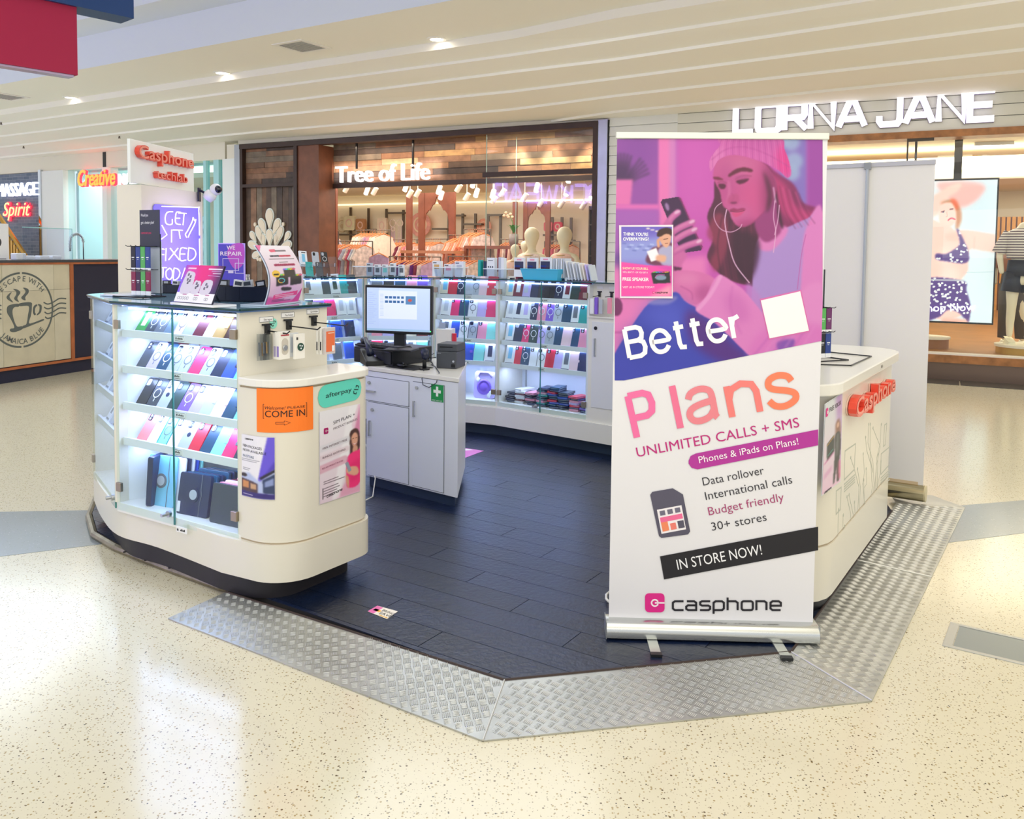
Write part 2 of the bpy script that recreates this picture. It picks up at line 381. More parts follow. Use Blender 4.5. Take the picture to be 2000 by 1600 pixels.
# ---------------------------------------------------------------- ceiling
LX=(-500,0,500,1000,1200,2000,2600)
LN=[(262,225,149,76,36,-95,-190),(276,245,176,110,80,-45,-140),(293,268,207,143,119,0,-90),(312,289,231,181,156,52,-35),(330,309,260,216,190,100,20),(350,330,290,250,221,142,70)]
ZC=[4.25,4.15,4.04,3.93,3.83,3.74,3.68]
lines=[]
for k,ys in enumerate(LN):
    zb=ZC[k+1] if k<5 else 3.70; zb=ZC[k+1]
    lines.append([onz(x,y,zb) for x,y in zip(LX,ys)])
CEILM=mat('ceiling paint','#f6f3ea',.7)
m=MB()
n=len(LX)
rows=[]
rows.append([(p.x,p.y,ZC[0]) for p in lines[0]])
for k,l in enumerate(lines):
    if k: rows.append([(p.x,p.y,ZC[k+1]+.035) for p in l])
    rows.append([(p.x,p.y,ZC[k+1]) for p in l])
rows.append([(p.x+.5,p.y+1.2,ZC[6]) for p in lines[-1]])
vs=[v for r in rows for v in r]; fs=[]
for j in range(len(rows)-1):
    for i in range(n-1): fs.append((j*n+i,(j+1)*n+i,(j+1)*n+i+1,j*n+i+1))
m.add(vs,fs); struct('trim_3',m,CEILM)
# main ceiling slab with a raised coffer
ce=[onz(-500,262,4.15),onz(2600,-190,4.15)]
m=MB(); c0=[onz(-600,262,4.25),onz(0,165,4.25),onz(500,75,4.25),onz(886,0,4.25)]
ed=(c0[3]-c0[1]).normalized(); e0=c0[1]-ed*8; e1=c0[3]+ed*3.2
m.add([(p.x,p.y,4.25) for p in lines[0]]+[(e0.x,e0.y,4.25),(e1.x,e1.y,4.25)],[(n,)+tuple(range(n))[:]+(n+1,)])
E1=(e1.x,e1.y)
m.add([(e1.x,e1.y,4.25),(lines[0][-1].x,lines[0][-1].y,4.25),(13,-9,4.25),(-2.0,-9,4.25)],[(0,1,2,3)])
struct('ceiling',m,CEILM)
nn=Vector((-ed.y,ed.x,0));
if nn.y>0: nn=-nn
m=MB()
def rowp(p,d,z): return (p.x+nn.x*d,p.y+nn.y*d,z)
prof=[(0,4.25),(0,4.72),(.55,4.72),(.55,5.0),(9,5.0)]
for (d0,z0),(d1,z1) in zip(prof,prof[1:]):
    m.add([rowp(e0,d0,z0),rowp(e0,d1,z1),rowp(e1,d1,z1),rowp(e1,d0,z0)],[(0,1,2,3)])
m.add([(e1.x,e1.y,4.25),(e1.x,e1.y,5),rowp(e1,9,5),rowp(e1,9,4.25)],[(0,1,2,3)])
struct('ceiling_coffer',m,mat('coffer paint','#dfe5ef',.7))
# downlights, vents, sprinklers
DLE=mat('downlight lens','#fff6e8',.5,emit=14,ecol='#fff3e0'); RIM=mat('white rim','#f2f0ea',.4)
for i,(x,y,lab) in enumerate(((137,190,'round downlight near the red hanging sign'),(433,142,'round downlight in ceiling, second from the left'),(853,76,'bright round downlight above the timber shop front'))):
    p=onz(x,y,4.25); t=thing('ceiling_downlight',lab,'downlight',(p.x,p.y,4.25),0,'recessed downlights in the concourse ceiling')
    m=MB(); m.lathe([(.085,-.012),(.12,-.012),(.125,0),(.085,0)],n=28,cap=False); m.build('rim',RIM,t,smooth=False)
    m=MB(); m.cyl((0,0,-.008),.084,.007,28); m.build('lens',DLE,t)
def vent(x,y,lab,s=.42):
    p=onz(x,y,4.25); t=thing('ceiling_vent',lab,'vent',(p.x,p.y,4.25),math.atan2(ed.y,ed.x),'square air vents in the ceiling')
    m=MB()
    for a in ((-s,s,-s,-s+.06),(-s,s,s-.06,s),(-s,-s+.06,-s+.06,s-.06),(s-.06,s,-s+.06,s-.06)): m.box(*a,-.012,-.0005)
    m.build('frame',RIM,t)
    m=MB(); m.box(-s+.06,s-.06,-s+.06,s-.06,-.004,-.001); m.build('backing',mat('vent void','#2a2c30',.9),t)
    for i in range(9):
        yy=-s+.1+i*(2*s-.2)/8; m=MB(); m.box(-s+.06,s-.06,yy-.014,yy+.010,-.012,-.004); m.build('slat',mat('vent slat','#b9b9b4',.5),t)
vent(590,90,'square ceiling vent with slats left of the bright downlight',.27); vent(8,188,'ceiling vent cut by the left edge of the picture',.3)
p=onz(1175,38,4.25); t=thing('smoke_detector','pale round smoke detector on ceiling above the pink banner','detector',(p.x,p.y,4.25))
m=MB(); m.lathe([(.05,-.075),(.075,-.05),(.085,-.01),(.095,0)],n=22); m.build('body',mat('detector','#d9dad6',.5),t,smooth=True)
m=MB(); m.cyl((0,0,-.078),.035,.004,16); m.build('sensor',mat('detector sensor','#c2c4c2',.5),t)
p=onz(776,99,4.25); m=MB(); m.lathe([(.12,-.002),(.145,-.006),(.15,0)],n=30); single('access_panel',m,RIM,'round blank cover plate flush in ceiling beside the bright downlight','ceiling plate',loc=(p.x,p.y,4.25))
def spr(x,y,z,lab):
    p=onz(x,y,z); t=thing('fire_sprinkler',lab,'sprinkler',(p.x,p.y,z))
    m=MB(); m.cyl((0,0,-.006),.035,.006,16); m.build('escutcheon',RIM,t)
    m=MB(); m.cyl((0,0,-.04),.011,.034,8); m.cyl((0,0,-.055),.022,.006,10); m.box(-.016,-.012,-.004,.004,-.05,-.02); m.box(.012,.016,-.004,.004,-.05,-.02); m.build('head',mat('sprinkler bronze','#5a4c40',.5,.6),t)
for a in ((183,209,4.15,'small sprinkler head below the left downlight'),(418,176,4.15,'small sprinkler head on the step under the second downlight'),(724,134,4.15,'small sprinkler head left of the bright downlight on stepped ceiling'),(1120,71,4.2,'small sprinkler head beside the smoke detector'),
  (464,240,3.93,'sprinkler head on stepped ceiling above the lower left timber corner'),(768,207,3.93,'sprinkler head on lower ceiling step above the timber shop front'),(1154,162,3.93,'sprinkler head on ceiling step left of the white glowing letters'),(1735,92,4.04,'sprinkler head on ceiling above the white glowing letters'),(46,285,3.83,'sprinkler head above the massage shop wall'),(233,265,3.83,'sprinkler head above the orange script sign'),(2,238,4.04,'sprinkler head at the left picture edge')): spr(*a)
# ---------------------------------------------------------------- upper shop wall behind fascia
uT=fu(1168); uL=0.0; uTl=fu(472)
m=MB(); m.box(uTl-.1,uT+.35,.02,.25,3.66,4.4); struct('wall_back',m,mat('cream wall','#e6e0d0',.6),FA)
# ---------------------------------------------------------------- timber shop front
WOODS=['#75553f','#8a6145','#9a7150','#b08a5c','#5c483a','#8c6850','#b5966f','#4f4038','#80705f']
WM=[mat('reclaimed timber %d'%i,c,.6,noise=.35,nscale=6,bump=.3,bscale=60) for i,c in enumerate(WOODS)]
DWOOD=mat('dark timber frame','#3a261f',.5,noise=.2,nscale=5); MWOOD=mat('warm timber post','#7a4a33',.5,noise=.25,nscale=4)
u=lambda x,y,n=0.: FA.px(x,y,n)[0]
zt=3.64
uA,uB,uC,uD,uE=u(472,400),u(580,400),u(624,400),u(950,400),u(1168,400)
t=thing('timber_shopfront','dark reclaimed timber shop front with glowing white lettering','shop front',FA.o,FA.rz)
zh=FA.px(790,357)[1]; zm=FA.px(530,362)[1]
m=MB(); m.box(uA-.0,uE,-.06,.10,zt-.09,zt); m.box(uA,uA+.07,-.05,.1,0,zt-.09); m.box(uB-.04,uB+.04,-.05,.1,0,zt-.09); m.box(uE-.08,uE,-.06,.1,0,zt-.09); m.box(uA+.07,uB-.04,-.05,.08,zm-.03,zm+.03); m.build('frame',DWOOD,t)
m=MB(); m.box(uA+.07,uB-.04,.06,.10,0,zt-.09); m.box(uC,uE-.08,.42,.46,zh,zt-.02); m.build('backing',DWOOD,t)
m=MB(); m.box(uB+.04,uC,-.02,.45,0,zt-.09); m.build('pier',MWOOD,t)
m=MB(); m.box(uC,uE-.08,.10,.45,zt-.05,zt-.03); m.build('soffit',WM[1],t)
# planks: wall panel at left (horizontal above, vertical below) and header
def hplanks(x0,x1,z0,z1,y,ph,tt,pal=range(9)):
    z=z0
    while z<z1-.02:
        h=min(ph,z1-z); x=x0-random.uniform(0,.8)
        while x<x1:
            l=random.uniform(.5,1.6); a,b=max(x,x0),min(x+l,x1)
            if b-a>.02:
                mm=MB(); mm.box(a+.002,b-.002,y-random.uniform(.008,.02),y+.01,z+.002,z+h-.002); mm.build('plank',WM[random.choice(list(pal))],tt)
            x+=l
        z+=h
hplanks(uA+.07,uB-.04,zm+.03,zt-.09,.06,.105,t,(0,1,4,5,7,8))
hplanks(uC,uE-.08,zh+.06,zt-.05,.42,.105,t)
x=uA+.07
while x<uB-.06:
    wd=min(random.uniform(.09,.15),uB-.04-x); mm=MB(); mm.box(x+.002,x+wd-.002,.06-random.uniform(.006,.02),.07,0,zm-.03); mm.build('plank',WM[random.choice((0,4,7,8,8,5))],t); x+=wd
m=MB(); m.box(uC,uE-.08,.38,.46,zh-.02,zh+.06); m.build('header_edge',DWOOD,t)
# leaf emblem on the panel
def petal(cx,cz,ln,wd,ang):
    P=[(0,0),(.28*wd,.3*ln),(.5*wd,.62*ln),(.36*wd,.9*ln),(0,ln),(-.36*wd,.9*ln),(-.5*wd,.62*ln),(-.28*wd,.3*ln)]
    P=crom(P,4); a=math.radians(-ang); return [(cx+x*math.cos(a)-z*math.sin(a),cz+x*math.sin(a)+z*math.cos(a)) for x,z in P]
e=thing('leaf_emblem','cut-out cream petal emblem on the dark timber panel','emblem',FA.o,FA.rz)
CREAMM=mat('emblem cream','#e9d9c0',.5); EMG=mat('emblem edge','#dfe3da',.4)
pet=[(525.6,446,525.6,409,16),(518,457,507,429,13),(533,457,544,429,13),(512,478,501,443,12),(538.5,478,549,443,12),(525.6,479,525.6,449,14),(515,479,512,458,10),(537,479,540,458,10),
     (498,471,489,454,9),(555,471,564,454,9),(507,486,485,475,12),(545,485,567,475,12),(511,492,493,501,10),(541,492,559,501,10)]
for (xb,yb,xh,yh,wpx) in pet:
    ua,za=FA.px(xb,yb); ub,zb=FA.px(xh,yh); ln=math.hypot(ub-ua,zb-za); ang=math.degrees(math.atan2(ub-ua,zb-za)); wd=wpx*.0105
    m=MB(); m.sheet(petal(ua,za,ln,wd,ang),.0,.034); m.build('petal',CREAMM,e)
    dx,dz=(ub-ua)/ln,(zb-za)/ln; m=MB(); m.sheet(petal(ua-dx*.03,za-dz*.03,ln+.055,wd+.045,ang),.012,.035); m.build('petal_rim',EMG,e)
for x,y in ((497.4,438.5),(552.5,438),(503,506),(508,507)): ua,za=FA.px(x,y); m=MB(); m.sheet(ell(ua,za,.03,.04,12),.0,.034); m.build('petal',CREAMM,e)
# glass front: two panes and black mullions
t=thing('shop_window','tall frameless glass panes across the timber shop front','window',FA.o,FA.rz)
ug=u(951,400); zg=FA.px(1050,338)[1]
m=MB(); m.box(ug,uE-.09,-.02,-.01,0,zt-.1); m.build('pane',glassmat('shop glass',(.97,.985,.975),1.3),t)
m=MB(); m.box(ug-.012,ug,-.022,-.008,0,zt-.1); m.box(u(986,400)-.006,u(986,400)+.006,.4,.41,0,zt-.1); m.build('pane_edge',mat('pane edge','#a9bdb0',.1),t)
m=MB(); m.box(u(944,400),uE-.08,-.04,.0,zg-.04,zg+.04); m.build('rail',DWOOD,t)
m=MB()
for x in (697,807): uu=u(x,300,.3); m.box(uu-.015,uu+.015,.28,.31,FA.px(x,330,.3)[1],zt-.05)
m.build('hanger_bar',mat('dark steel','#3b3a3a',.4,.7),t)
# silver posts each side
m=MB(); m.box(uE,u(1186,400),-.05,.3,0,3.66); single('steel_post',m,STEEL,'brushed steel post right of the timber shop front','post',fr=FA)
m=MB(); m.box(u(462,400),uA,-.05,.3,0,3.64); single('steel_post',m,STEEL,'narrow steel post left of the timber shop front','post',fr=FA)
m=MB(); m.box(u(444,400),u(462,400),.0,.4,0,3.66); struct('wall_left_pier',m,mat('cream wall','#e6e0d0',.6),FA)
# soffit downlights
for x,y in ((1001,260),(1070,253),(1143,247)):
    uu,zz=FA.px(x,y,.15); t=fthing('soffit_light','%s small round downlight under the timber shop header'%{1001:'left',1070:'middle',1143:'right'}[x],'downlight',FA,uu,.15,zt-.05,group='three downlights under the timber header')
    m=MB(); m.lathe([(.06,-.01),(.08,-.01),(.085,0),(.06,0)],n=20,cap=False); m.build('rim',mat('copper rim','#8a6a55',.3,.6),t)
    m=MB(); m.cyl((0,0,-.008),.06,.007,20); m.build('lens',DLE,t)
    l=bpy.data.lights.new('soffit_spot','SPOT'); l.energy=60; l.color=(1,.82,.6); l.spot_size=1.5; l.spot_blend=.6; l.shadow_soft_size=.05
    o=bpy.data.objects.new('soffit_spot',l); COL.objects.link(o); o.location=FA.w(uu,.22,zt-.09)
o=area('header_fill',FA.w((uC+uE)/2,.2,zt-.12),4.5,22,(1,.80,.58),(0,0,FA.rz),sy=.12)  # added strip of light without a fixture, brightens the header planks
# white board-clad strip between the shops
ub0,ub1=u(1188,400),u(1320,400); t=thing('board_cladding','white horizontal weatherboards between the two shop fronts','cladding',FA.o,FA.rz)
z=0; k=0
m=MB(); m.box(ub0,ub1,.02,.2,0,3.8); m.build('backing',mat('board gap','#a9aaa4',.8),t)
while z<3.7:
    m=MB(); m.add([(ub0,-.004,z),(ub1,-.004,z),(ub1,.02,z),(ub0,.02,z),(ub0,.008,z+.142),(ub1,.008,z+.142),(ub1,.02,z+.142),(ub0,.02,z+.142)],[(3,2,1,0),(4,5,6,7),(0,1,5,4),(1,2,6,5),(2,3,7,6),(3,0,4,7)]); m.build('board',mat('white board','#e4e5e0',.5),t); z+=.148
# sportswear fascia
ur=u(2000,300)+1.5; zl=3.24
t=thing('shop_fascia','pale board fascia above the sportswear shop with timber edge','fascia',FA.o,FA.rz)
m=MB(); m.box(ub1,ur,.03,.3,zl,3.82); m.build('backing',mat('board gap','#a9aaa4',.8),t)
z=zl+.0
while z<3.8:
    m=MB(); m.box(ub1,ur,-.0,.03,z+.004,z+.14); m.build('board',mat('fascia board','#dddcd0',.5),t); z+=.146
m=MB(); m.box(u(1560,300),ur,-.03,.32,zl-.09,zl); m.build('edge_board',mat('oak edge','#a8703f',.4,noise=.35,nscale=9),t)
m=MB(); m.box(ub1+.4,ur,-.035,.0,3.80,3.84); m.build('light_strip',mat('fascia light strip','#e9efff',.5,emit=1.2),t)
# white cladding below fascia left of the opening
# ---------------------------------------------------------------- lettering helper glyphs (squared rounded strokes, unit cap height)
def glyph(ch):
    """list of (path,closed) in a box width w, height 1; returns w, strokes"""
    g={'L':(.95,[([(0,1),(0,0),(.95,0)],0)]),
     'O':(1.15,[(rrect(0,1.15,0,1,.16,2),1)]),
     'R':(1.1,[([(0,0),(0,1),(.95,1),(1.05,.9),(1.05,.55),(.95,.45),(0,.45)],0),([(.55,.45),(1.15,0)],0)]),
     'N':(1.15,[([(0,0),(0,1),(1.15,0),(1.15,1)],0)]),
     'A':(1.3,[([(0,0),(.58,1),(.72,1),(1.3,0)],0),([(.3,.27),(1.0,.27)],0)]),
     'J':(1.0,[([(0,.3),(0,.12),(.12,0),(.88,0),(1,.12),(1,1)],0)]),
     'E':(1.1,[([(1.1,1),(0,1),(0,0),(1.1,0)],0),([(0,.5),(1.0,.5)],0)]),
     'C':(1.1,[([(1.1,1),(.15,1),(0,.86),(0,.14),(.15,0),(1.1,0)],0)]),
     'K':(1.1,[([(0,1),(0,0)],0),([(1.05,1),(.35,.5),(1.1,0)],0),([(0,.5),(.35,.5)],0)]),
     'W':(1.5,[([(0,1),(.3,0),(.45,0),(.75,.9),(1.05,0),(1.2,0),(1.5,1)],0)]),
     'c':(.8,[([(.85,.72),(.2,.72),(.05,.6),(.05,.13),(.2,0),(.85,0)],0)]),
     'a':(.85,[([(.1,.72),(.65,.72),(.8,.6),(.8,0),(.2,0),(.05,.1),(.05,.28),(.18,.39),(.8,.39)],0)]),
     's':(.8,[([(.8,.72),(.18,.72),(.05,.64),(.05,.45),(.18,.37),(.66,.37),(.79,.28),(.79,.1),(.66,0),(.03,0)],0)]),
     'p':(.85,[([(.05,-.3),(.05,.6),(.2,.72),(.68,.72),(.82,.6),(.82,.13),(.68,0),(.05,0)],0)]),
     'h':(.85,[([(.05,1.02),(.05,0)],0),([(.05,.72),(.65,.72),(.8,.6),(.8,0)],0)]),
     'o':(.9,[(rrect(.05,.88,0,.72,.15,3),1)]),
     'n':(.85,[([(.05,0),(.05,.72),(.65,.72),(.8,.6),(.8,0)],0)]),
     'e':(.85,[([(.8,0),(.2,0),(.05,.13),(.05,.6),(.2,.72),(.66,.72),(.82,.6),(.82,.36),(.05,.36)],0)]),
     ' ':(.5,[])}
    return g[ch]
def lettering(s,h,wd,y0,y1,sp=.28,skew=0.0,xs=1.0,fn=None):
    mb=MB(); x=0
    for ch in s:
        gw,st=glyph(ch)
        for path,cl in st: ribbon(mb,[((x+px)*h*xs+pz*h*skew,pz*h) for px,pz in path],wd,y0,y1,bool(cl))
        x+=gw+sp
    mb.w=(x-sp)*h*xs; return mb
def logo_c(s,y0=-.001):
    """rounded square with the open ring, as two meshes: field, mark (size s, origin lower left)"""
    a=MB(); a.sheet(rrect(0,s,0,s,.2*s,4),y0,0)
    b=MB(); ribbon(b,arcp(s*.5,s*.5,s*.17,s*.17,20,340,16),s*.075,y0*1.8,y0); ribbon(b,[(s*.5,s*.5),(s,s*.5)],s*.075,y0*1.8,y0)
    return a,b
GLOW=mat('lit letter face','#ffffff',.5,emit=.75,ecol='#f2eeff'); 
# white glowing words on the timber front
ua,za=FA.px(657,357,.3); ub,_=FA.px(841,353,.3); hz=FA.px(690,322,.3)[1]-za
LT=thing('shop_letters','glowing white letters Tree of Life on the timber header','sign',FA.w(ua,.33,za),FA.rz)
mb=text('Tree of Life',hz,.07,bold=.0,width=(ub-ua)*.99); mb.build('letter_face',mat('warm lit letters','#ffffff',.5,emit=.85,ecol='#fff4f2'),LT)
l=area('letter_glow',FA.w((ua+ub)/2,.36,za+.2),.3,4,(1,.93,.9),(math.radians(90),0,FA.rz+math.pi),sy=None); l.data.shape='RECTANGLE'; l.data.size=2.4; l.data.size_y=.3; l.rotation_euler=(math.radians(90),0,FA.rz)
# LORNA JANE
ua,za=FA.px(1432,255,-.06); ub,zb=FA.px(1945,229,-.06); hz=FA.px(1700,205,-.06)[1]-FA.px(1700,245,-.06)[1]
T=thing('shop_letters','wide white glowing letters on the pale board fascia','sign',FA.w(ua,-.0,3.345),FA.rz)
def lj(txt,u0,u1):
    base=lettering(txt,1,.1,0,.1); k=(u1-u0)/base.w; return k
h=.36
lo0,lo1=u(1432,250),u(1693,240); ja0,ja1=u(1710,240),u(1945,225)
for txt,a,b in (('LORNA',lo0,lo1),('JANE',ja0,ja1)):
    bw=sum(glyph(c)[0] for c in txt)+.28*(len(txt)-1); xs=(b-a-.07)/(bw*h)
    f=lettering(txt,h,.075,-.11,-.045,xs=xs); f=moved(f,a-lo0+.035); f.build('letter_face',GLOW,T)
    f=lettering(txt,h,.085,-.045,-.004,xs=xs); f=moved(f,a-lo0+.035); f.build('letter_return',mat('letter return','#857a96',.4),T)
# ROCKWEAR sign of the shop opposite, seen mirrored in the glass
pl=FA.w(0,-.015,0); nrm=FA.n
def refl(p): d=(p-pl).dot(nrm); return p-nrm*2*d
va=CAMP+ray(978,372)*31; vb=CAMP+ray(1205,358)*31
ra,rb=refl(vb),refl(va)
OF=Frame((ra.x,ra.y),(rb.x,rb.y))
zz=CAMP.z+ray(1080,395).z*31
T=thing('shop_letters','violet lit letters of the shop opposite, seen only mirrored in the glass','sign',OF.w(0,0,zz),OF.rz)
f=lettering('ROCKWEAR',.62,.1,-.08,0,xs=OF.L/(8.9*.62+1.2)); f.build('letter_face',mat('violet letters','#b9a8ff',.5,emit=14,ecol='#a897ff'),T)
m=MB(); m.box(-3,OF.L+3,.05,.15,zz-.4,4.2); struct('wall_opposite',m,mat('cream wall','#e6e0d0',.6),OF)
# ================================================================ kiosk platform
ZP=.035
def V2(x,y): return Vector((x,y,0))
PI=[V2(-1.29,3.79),V2(-.013,3.015),V2(1.111,3.259),V2(1.111,3.259)+CDR*2.25]
plat=[(-1.335,3.90),PI[1][:2],PI[2][:2],PI[3][:2],(2.55,6.0),(1.4,6.9),(.3,7.7),(-.7,7.95),(-1.5,7.9),(-2.2,7.3),(-2.66,6.2),(-2.62,5.35),(-2.46,4.93),(-2.28,4.62),(-2.07,4.42),(-1.70,4.15)]
plat=[(p[0],p[1]) for p in plat]
T=thing('kiosk_platform','low black vinyl plank platform that carries the phone kiosk','platform')
m=MB(); m.prism(plat,0,ZP-.004); m.build('base',mat('platform base','#1a191d',.7),T)
def clip(poly,cl):
    n=len(cl); a=sum(cl[i][0]*cl[(i+1)%n][1]-cl[(i+1)%n][0]*cl[i][1] for i in range(n)); c=cl if a>0 else cl[::-1]
    out=poly
    for i in range(n):
        (x0,y0),(x1,y1)=c[i],c[(i+1)%n]; ins=lambda p:(x1-x0)*(p[1]-y0)-(y1-y0)*(p[0]-x0)>=-1e-9; new=[]
        for j in range(len(out)):
            p,q=out[j],out[(j+1)%len(out)]
            if ins(p): new.append(p)
            if ins(p)!=ins(q):
                d0=(x1-x0)*(p[1]-y0)-(y1-y0)*(p[0]-x0); d1=(x1-x0)*(q[1]-y0)-(y1-y0)*(q[0]-x0); t=d0/(d0-d1); new.append((p[0]+(q[0]-p[0])*t,p[1]+(q[1]-p[1])*t))
        out=new
        if not out: return out
    return out
VIN=[mat('vinyl plank %d'%i,c,.33,noise=.25,nscale=7,bump=.25,bscale=45,spec=.6) for i,c in enumerate(('#0e1c38','#101f3e','#0c1932'))]  # black vinyl, blue of the LED reflections mixed into its colour
d=AD; e=CDR; org=V2(-2.2,2.0); k=0
for r in range(-4,38):
    s=-4.0+(r*37%10)*.118
    while s<6.5:
        c=org+e*(r*.16); P=[c+d*(s+.0015)+e*.0015,c+d*(s+1.178)+e*.0015,c+d*(s+1.178)+e*.1585,c+d*(s+.0015)+e*.1585]
        q=clip([(p.x,p.y) for p in P],plat)
        if len(q)>2 and max(abs(q[0][0]-p[0])+abs(q[0][1]-p[1]) for p in q)>.05:
            m=MB(); m.prism(q,ZP-.004,ZP); m.build('plank',VIN[k%3],T); k+=1
        s+=1.18
# metal edge strip along the curved side
cv=[(-1.30,3.88),(-1.345,3.895),(-1.70,4.135),(-2.075,4.405),(-2.29,4.605),(-2.475,4.92),(-2.635,5.345),(-2.67,6.2)]
m=MB(); m.tube([(x,y,.018) for x,y in cv],.020,8); m.build('edge_strip',mat('worn metal edge','#8d8470',.4,.6,noise=.3,nscale=20),T)
for x,y in ((227,1066),(243,1080),(284,1096),(331,1111),(380,1128),(430,1147)):
    p=onz(x,y,.03); m=MB(); m.cyl((p.x,p.y,.032),.007,.004,10); m.build('screw',mat('dark screw','#3a3630',.5,.6),T)
# tread plate ramp
T=thing('tread_plate_ramp','aluminium checker plate ramp around the front edge of the platform','ramp')
PO=[V2(-1.47,3.58),V2(-.08,2.683),V2(1.303,2.957),V2(2.898,5.331)]
quads=[(PO[0],PO[1],PI[1],PI[0]),(PO[1],PO[2],PI[2],PI[1])]
mid=.50; A_=PO[2].lerp(PO[3],mid); B_=PI[2].lerp(V2(2.45,5.31),mid)
quads+=[(PO[2],A_,B_,PI[2]),(A_,PO[3],V2(2.45,5.31),B_)]
ALU=mat('tread aluminium','#c4c6c3',.40,.85,noise=.18,nscale=5); ALB=mat('tread bars','#d0d1cd',.45,.85)
bars=MB()
for qi,(a,b,c,dd) in enumerate(quads):
    zi=ZP+.003
    g=.003; cen=(a+b+c+dd)/4
    pp=[p+(cen-p).normalized()*g for p in (a,b,c,dd)]; zz=[.006,.006,zi,zi]
    m=MB(); m.add([(p.x,p.y,z-.005) for p,z in zip(pp,zz)]+[(p.x,p.y,z) for p,z in zip(pp,zz)],[(3,2,1,0),(4,5,6,7),(0,1,5,4),(1,2,6,5),(2,3,7,6),(3,0,4,7)])
    m.build('plate',ALU,T)
    if qi==3:
        m=MB(); ex=[(PO[3].x,PO[3].y,.006),(2.82,5.60,.006),(2.50,5.52,zi),(2.45,5.31,zi)]
        m.add([(x,y,z-.005) for x,y,z in ex]+ex,[(3,2,1,0),(4,5,6,7),(0,1,5,4),(1,2,6,5),(2,3,7,6),(3,0,4,7)]); m.build('plate',ALU,T)
    ax=(b-a).normalized(); ay=Vector((-ax.y,ax.x,0)); wd=(dd-a).dot(ay); L=(b-a).length; x0=min((dd-a).dot(ax),0); x1=max((c-a).dot(ax),L)
    P=[((p-a).dot(ax),(p-a).dot(ay)) for p in (a,b,c,dd)]
    def ins(x,y):
        r=True
        for i in range(4):
            (xa,ya),(xb,yb)=P[i],P[(i+1)%4]; l=math.hypot(xb-xa,yb-ya)
            if ((xb-xa)*(y-ya)-(yb-ya)*(x-xa))/l<.013: r=False
        return r
    cs=.0335
    for i in range(int(-3/cs),int(4/cs)):
        for j in range(int(-3/cs),int(4/cs)):
            cx=(i-j)*cs*.7071; cy=(i+j)*cs*.7071
            if not(-.05<cy<wd+.05 and x0-.05<cx<x1+.05): continue
            if not ins(cx,cy): continue
            ang=math.radians(45 if (i+j)%2 else 135); ca,sa=math.cos(ang),math.sin(ang)
            for k in range(5):
                o=(k-2)*.0062; bx=cx-sa*o; by=cy+ca*o; hl=.0122; hw=.0013
                z=.0062+(zi-.006)*by/wd
                v=[]
                for (l_,w_,h_) in ((-hl,-hw,0),(hl,-hw,0),(hl,hw,0),(-hl,hw,0),(-hl*.6,0,.0010),(hl*.6,0,.0010)):
                    X=bx+ca*l_-sa*w_; Y=by+sa*l_+ca*w_; p=a+ax*X+ay*Y; v.append((p.x,p.y,z+h_))
                bars.add(v,[(0,1,5,4),(2,3,4,5),(1,2,5),(3,0,4)])
bars.build('tread_pattern',ALB,T,kind='stuff')
# weld seams
for a,b in ((PO[1],PI[1]),(PO[2],PI[2]),(A_,B_)):
    m=MB(); m.tube([(a.x,a.y,.007),(b.x,b.y,ZP+.004)],.0035,6); m.build('weld_seam',mat('weld','#cfcfca',.4,.7),T)
m=MB(); m.tube([(p.x,p.y,ZP+.002) for p in PI[:3]]+[(PI[3].x,PI[3].y,ZP+.002)],.006,6); m.build('rubber_edge',mat('rubber edge','#3a2c26',.7),T)
# floor stickers
q=[onz(*p,ZP) for p in ((718,1195),(737,1184),(777,1195),(756,1210))]
fr=Frame((q[0].x,q[0].y),(q[3].x,q[3].y))
T=thing('floor_sticker','white and pink savings sticker on the black floor, near the ramp','sticker',(q[0].x,q[0].y,ZP+.001),0)
o=q[0]; m=MB(); m.prism([(p.x-o.x,p.y-o.y) for p in q],0,.001); m.build('base',mat('sticker white','#f3ece0',.5),T)
ex=(q[3]-q[0]); ey=(q[1]-q[0])
def sp(a,b): p=ex*a+ey*b; return (p.x,p.y)
for (a0,a1,b0,b1,c) in ((0,.3,0,1,'#e86fb0'),(.1,.42,.35,.62,'#f0b030'),(.55,.97,.05,.14,'#eab23a')):
    m=MB(); m.prism([sp(a0,b0),sp(a1,b0),sp(a1,b1),sp(a0,b1)],.001,.0014); m.build('print',mat('sticker '+c,c,.5),T)
def flattext(s,h,a,b,col,w=None):
    mb=text(s,h,width=w); k=1/ex.length; ky=1/ey.length; out=MB()
    for x,y,z in mb.v: p=sp(a+x*k,b+z*ky); out.v.append((p[0],p[1],.0018))
    out.f=mb.f; out.build('lettering',mat('ink '+col,col,.5),T)
flattext('BRING',.018,.42,.62,'#222222',.07); flattext('SAVE!',.022,.45,.22,'#222222',.08)
q=[onz(*p,ZP) for p in ((898,884),(903,875),(945,881),(908,895))]
o=q[0]; T=thing('floor_sticker','pink and white floor sticker beside the white till cabinet','sticker',(o.x,o.y,ZP+.001),0)
m=MB(); m.prism([(p.x-o.x,p.y-o.y) for p in q],0,.001); m.build('base',mat('sticker pink','#e07ac0',.5),T)
m=MB(); m.prism([((p.x-o.x)*.55+.0,(p.y-o.y)*.55+.05) for p in (q[0],q[1],q[2])],.001,.0014); m.build('print',mat('sticker white','#f3ece0',.5),T)

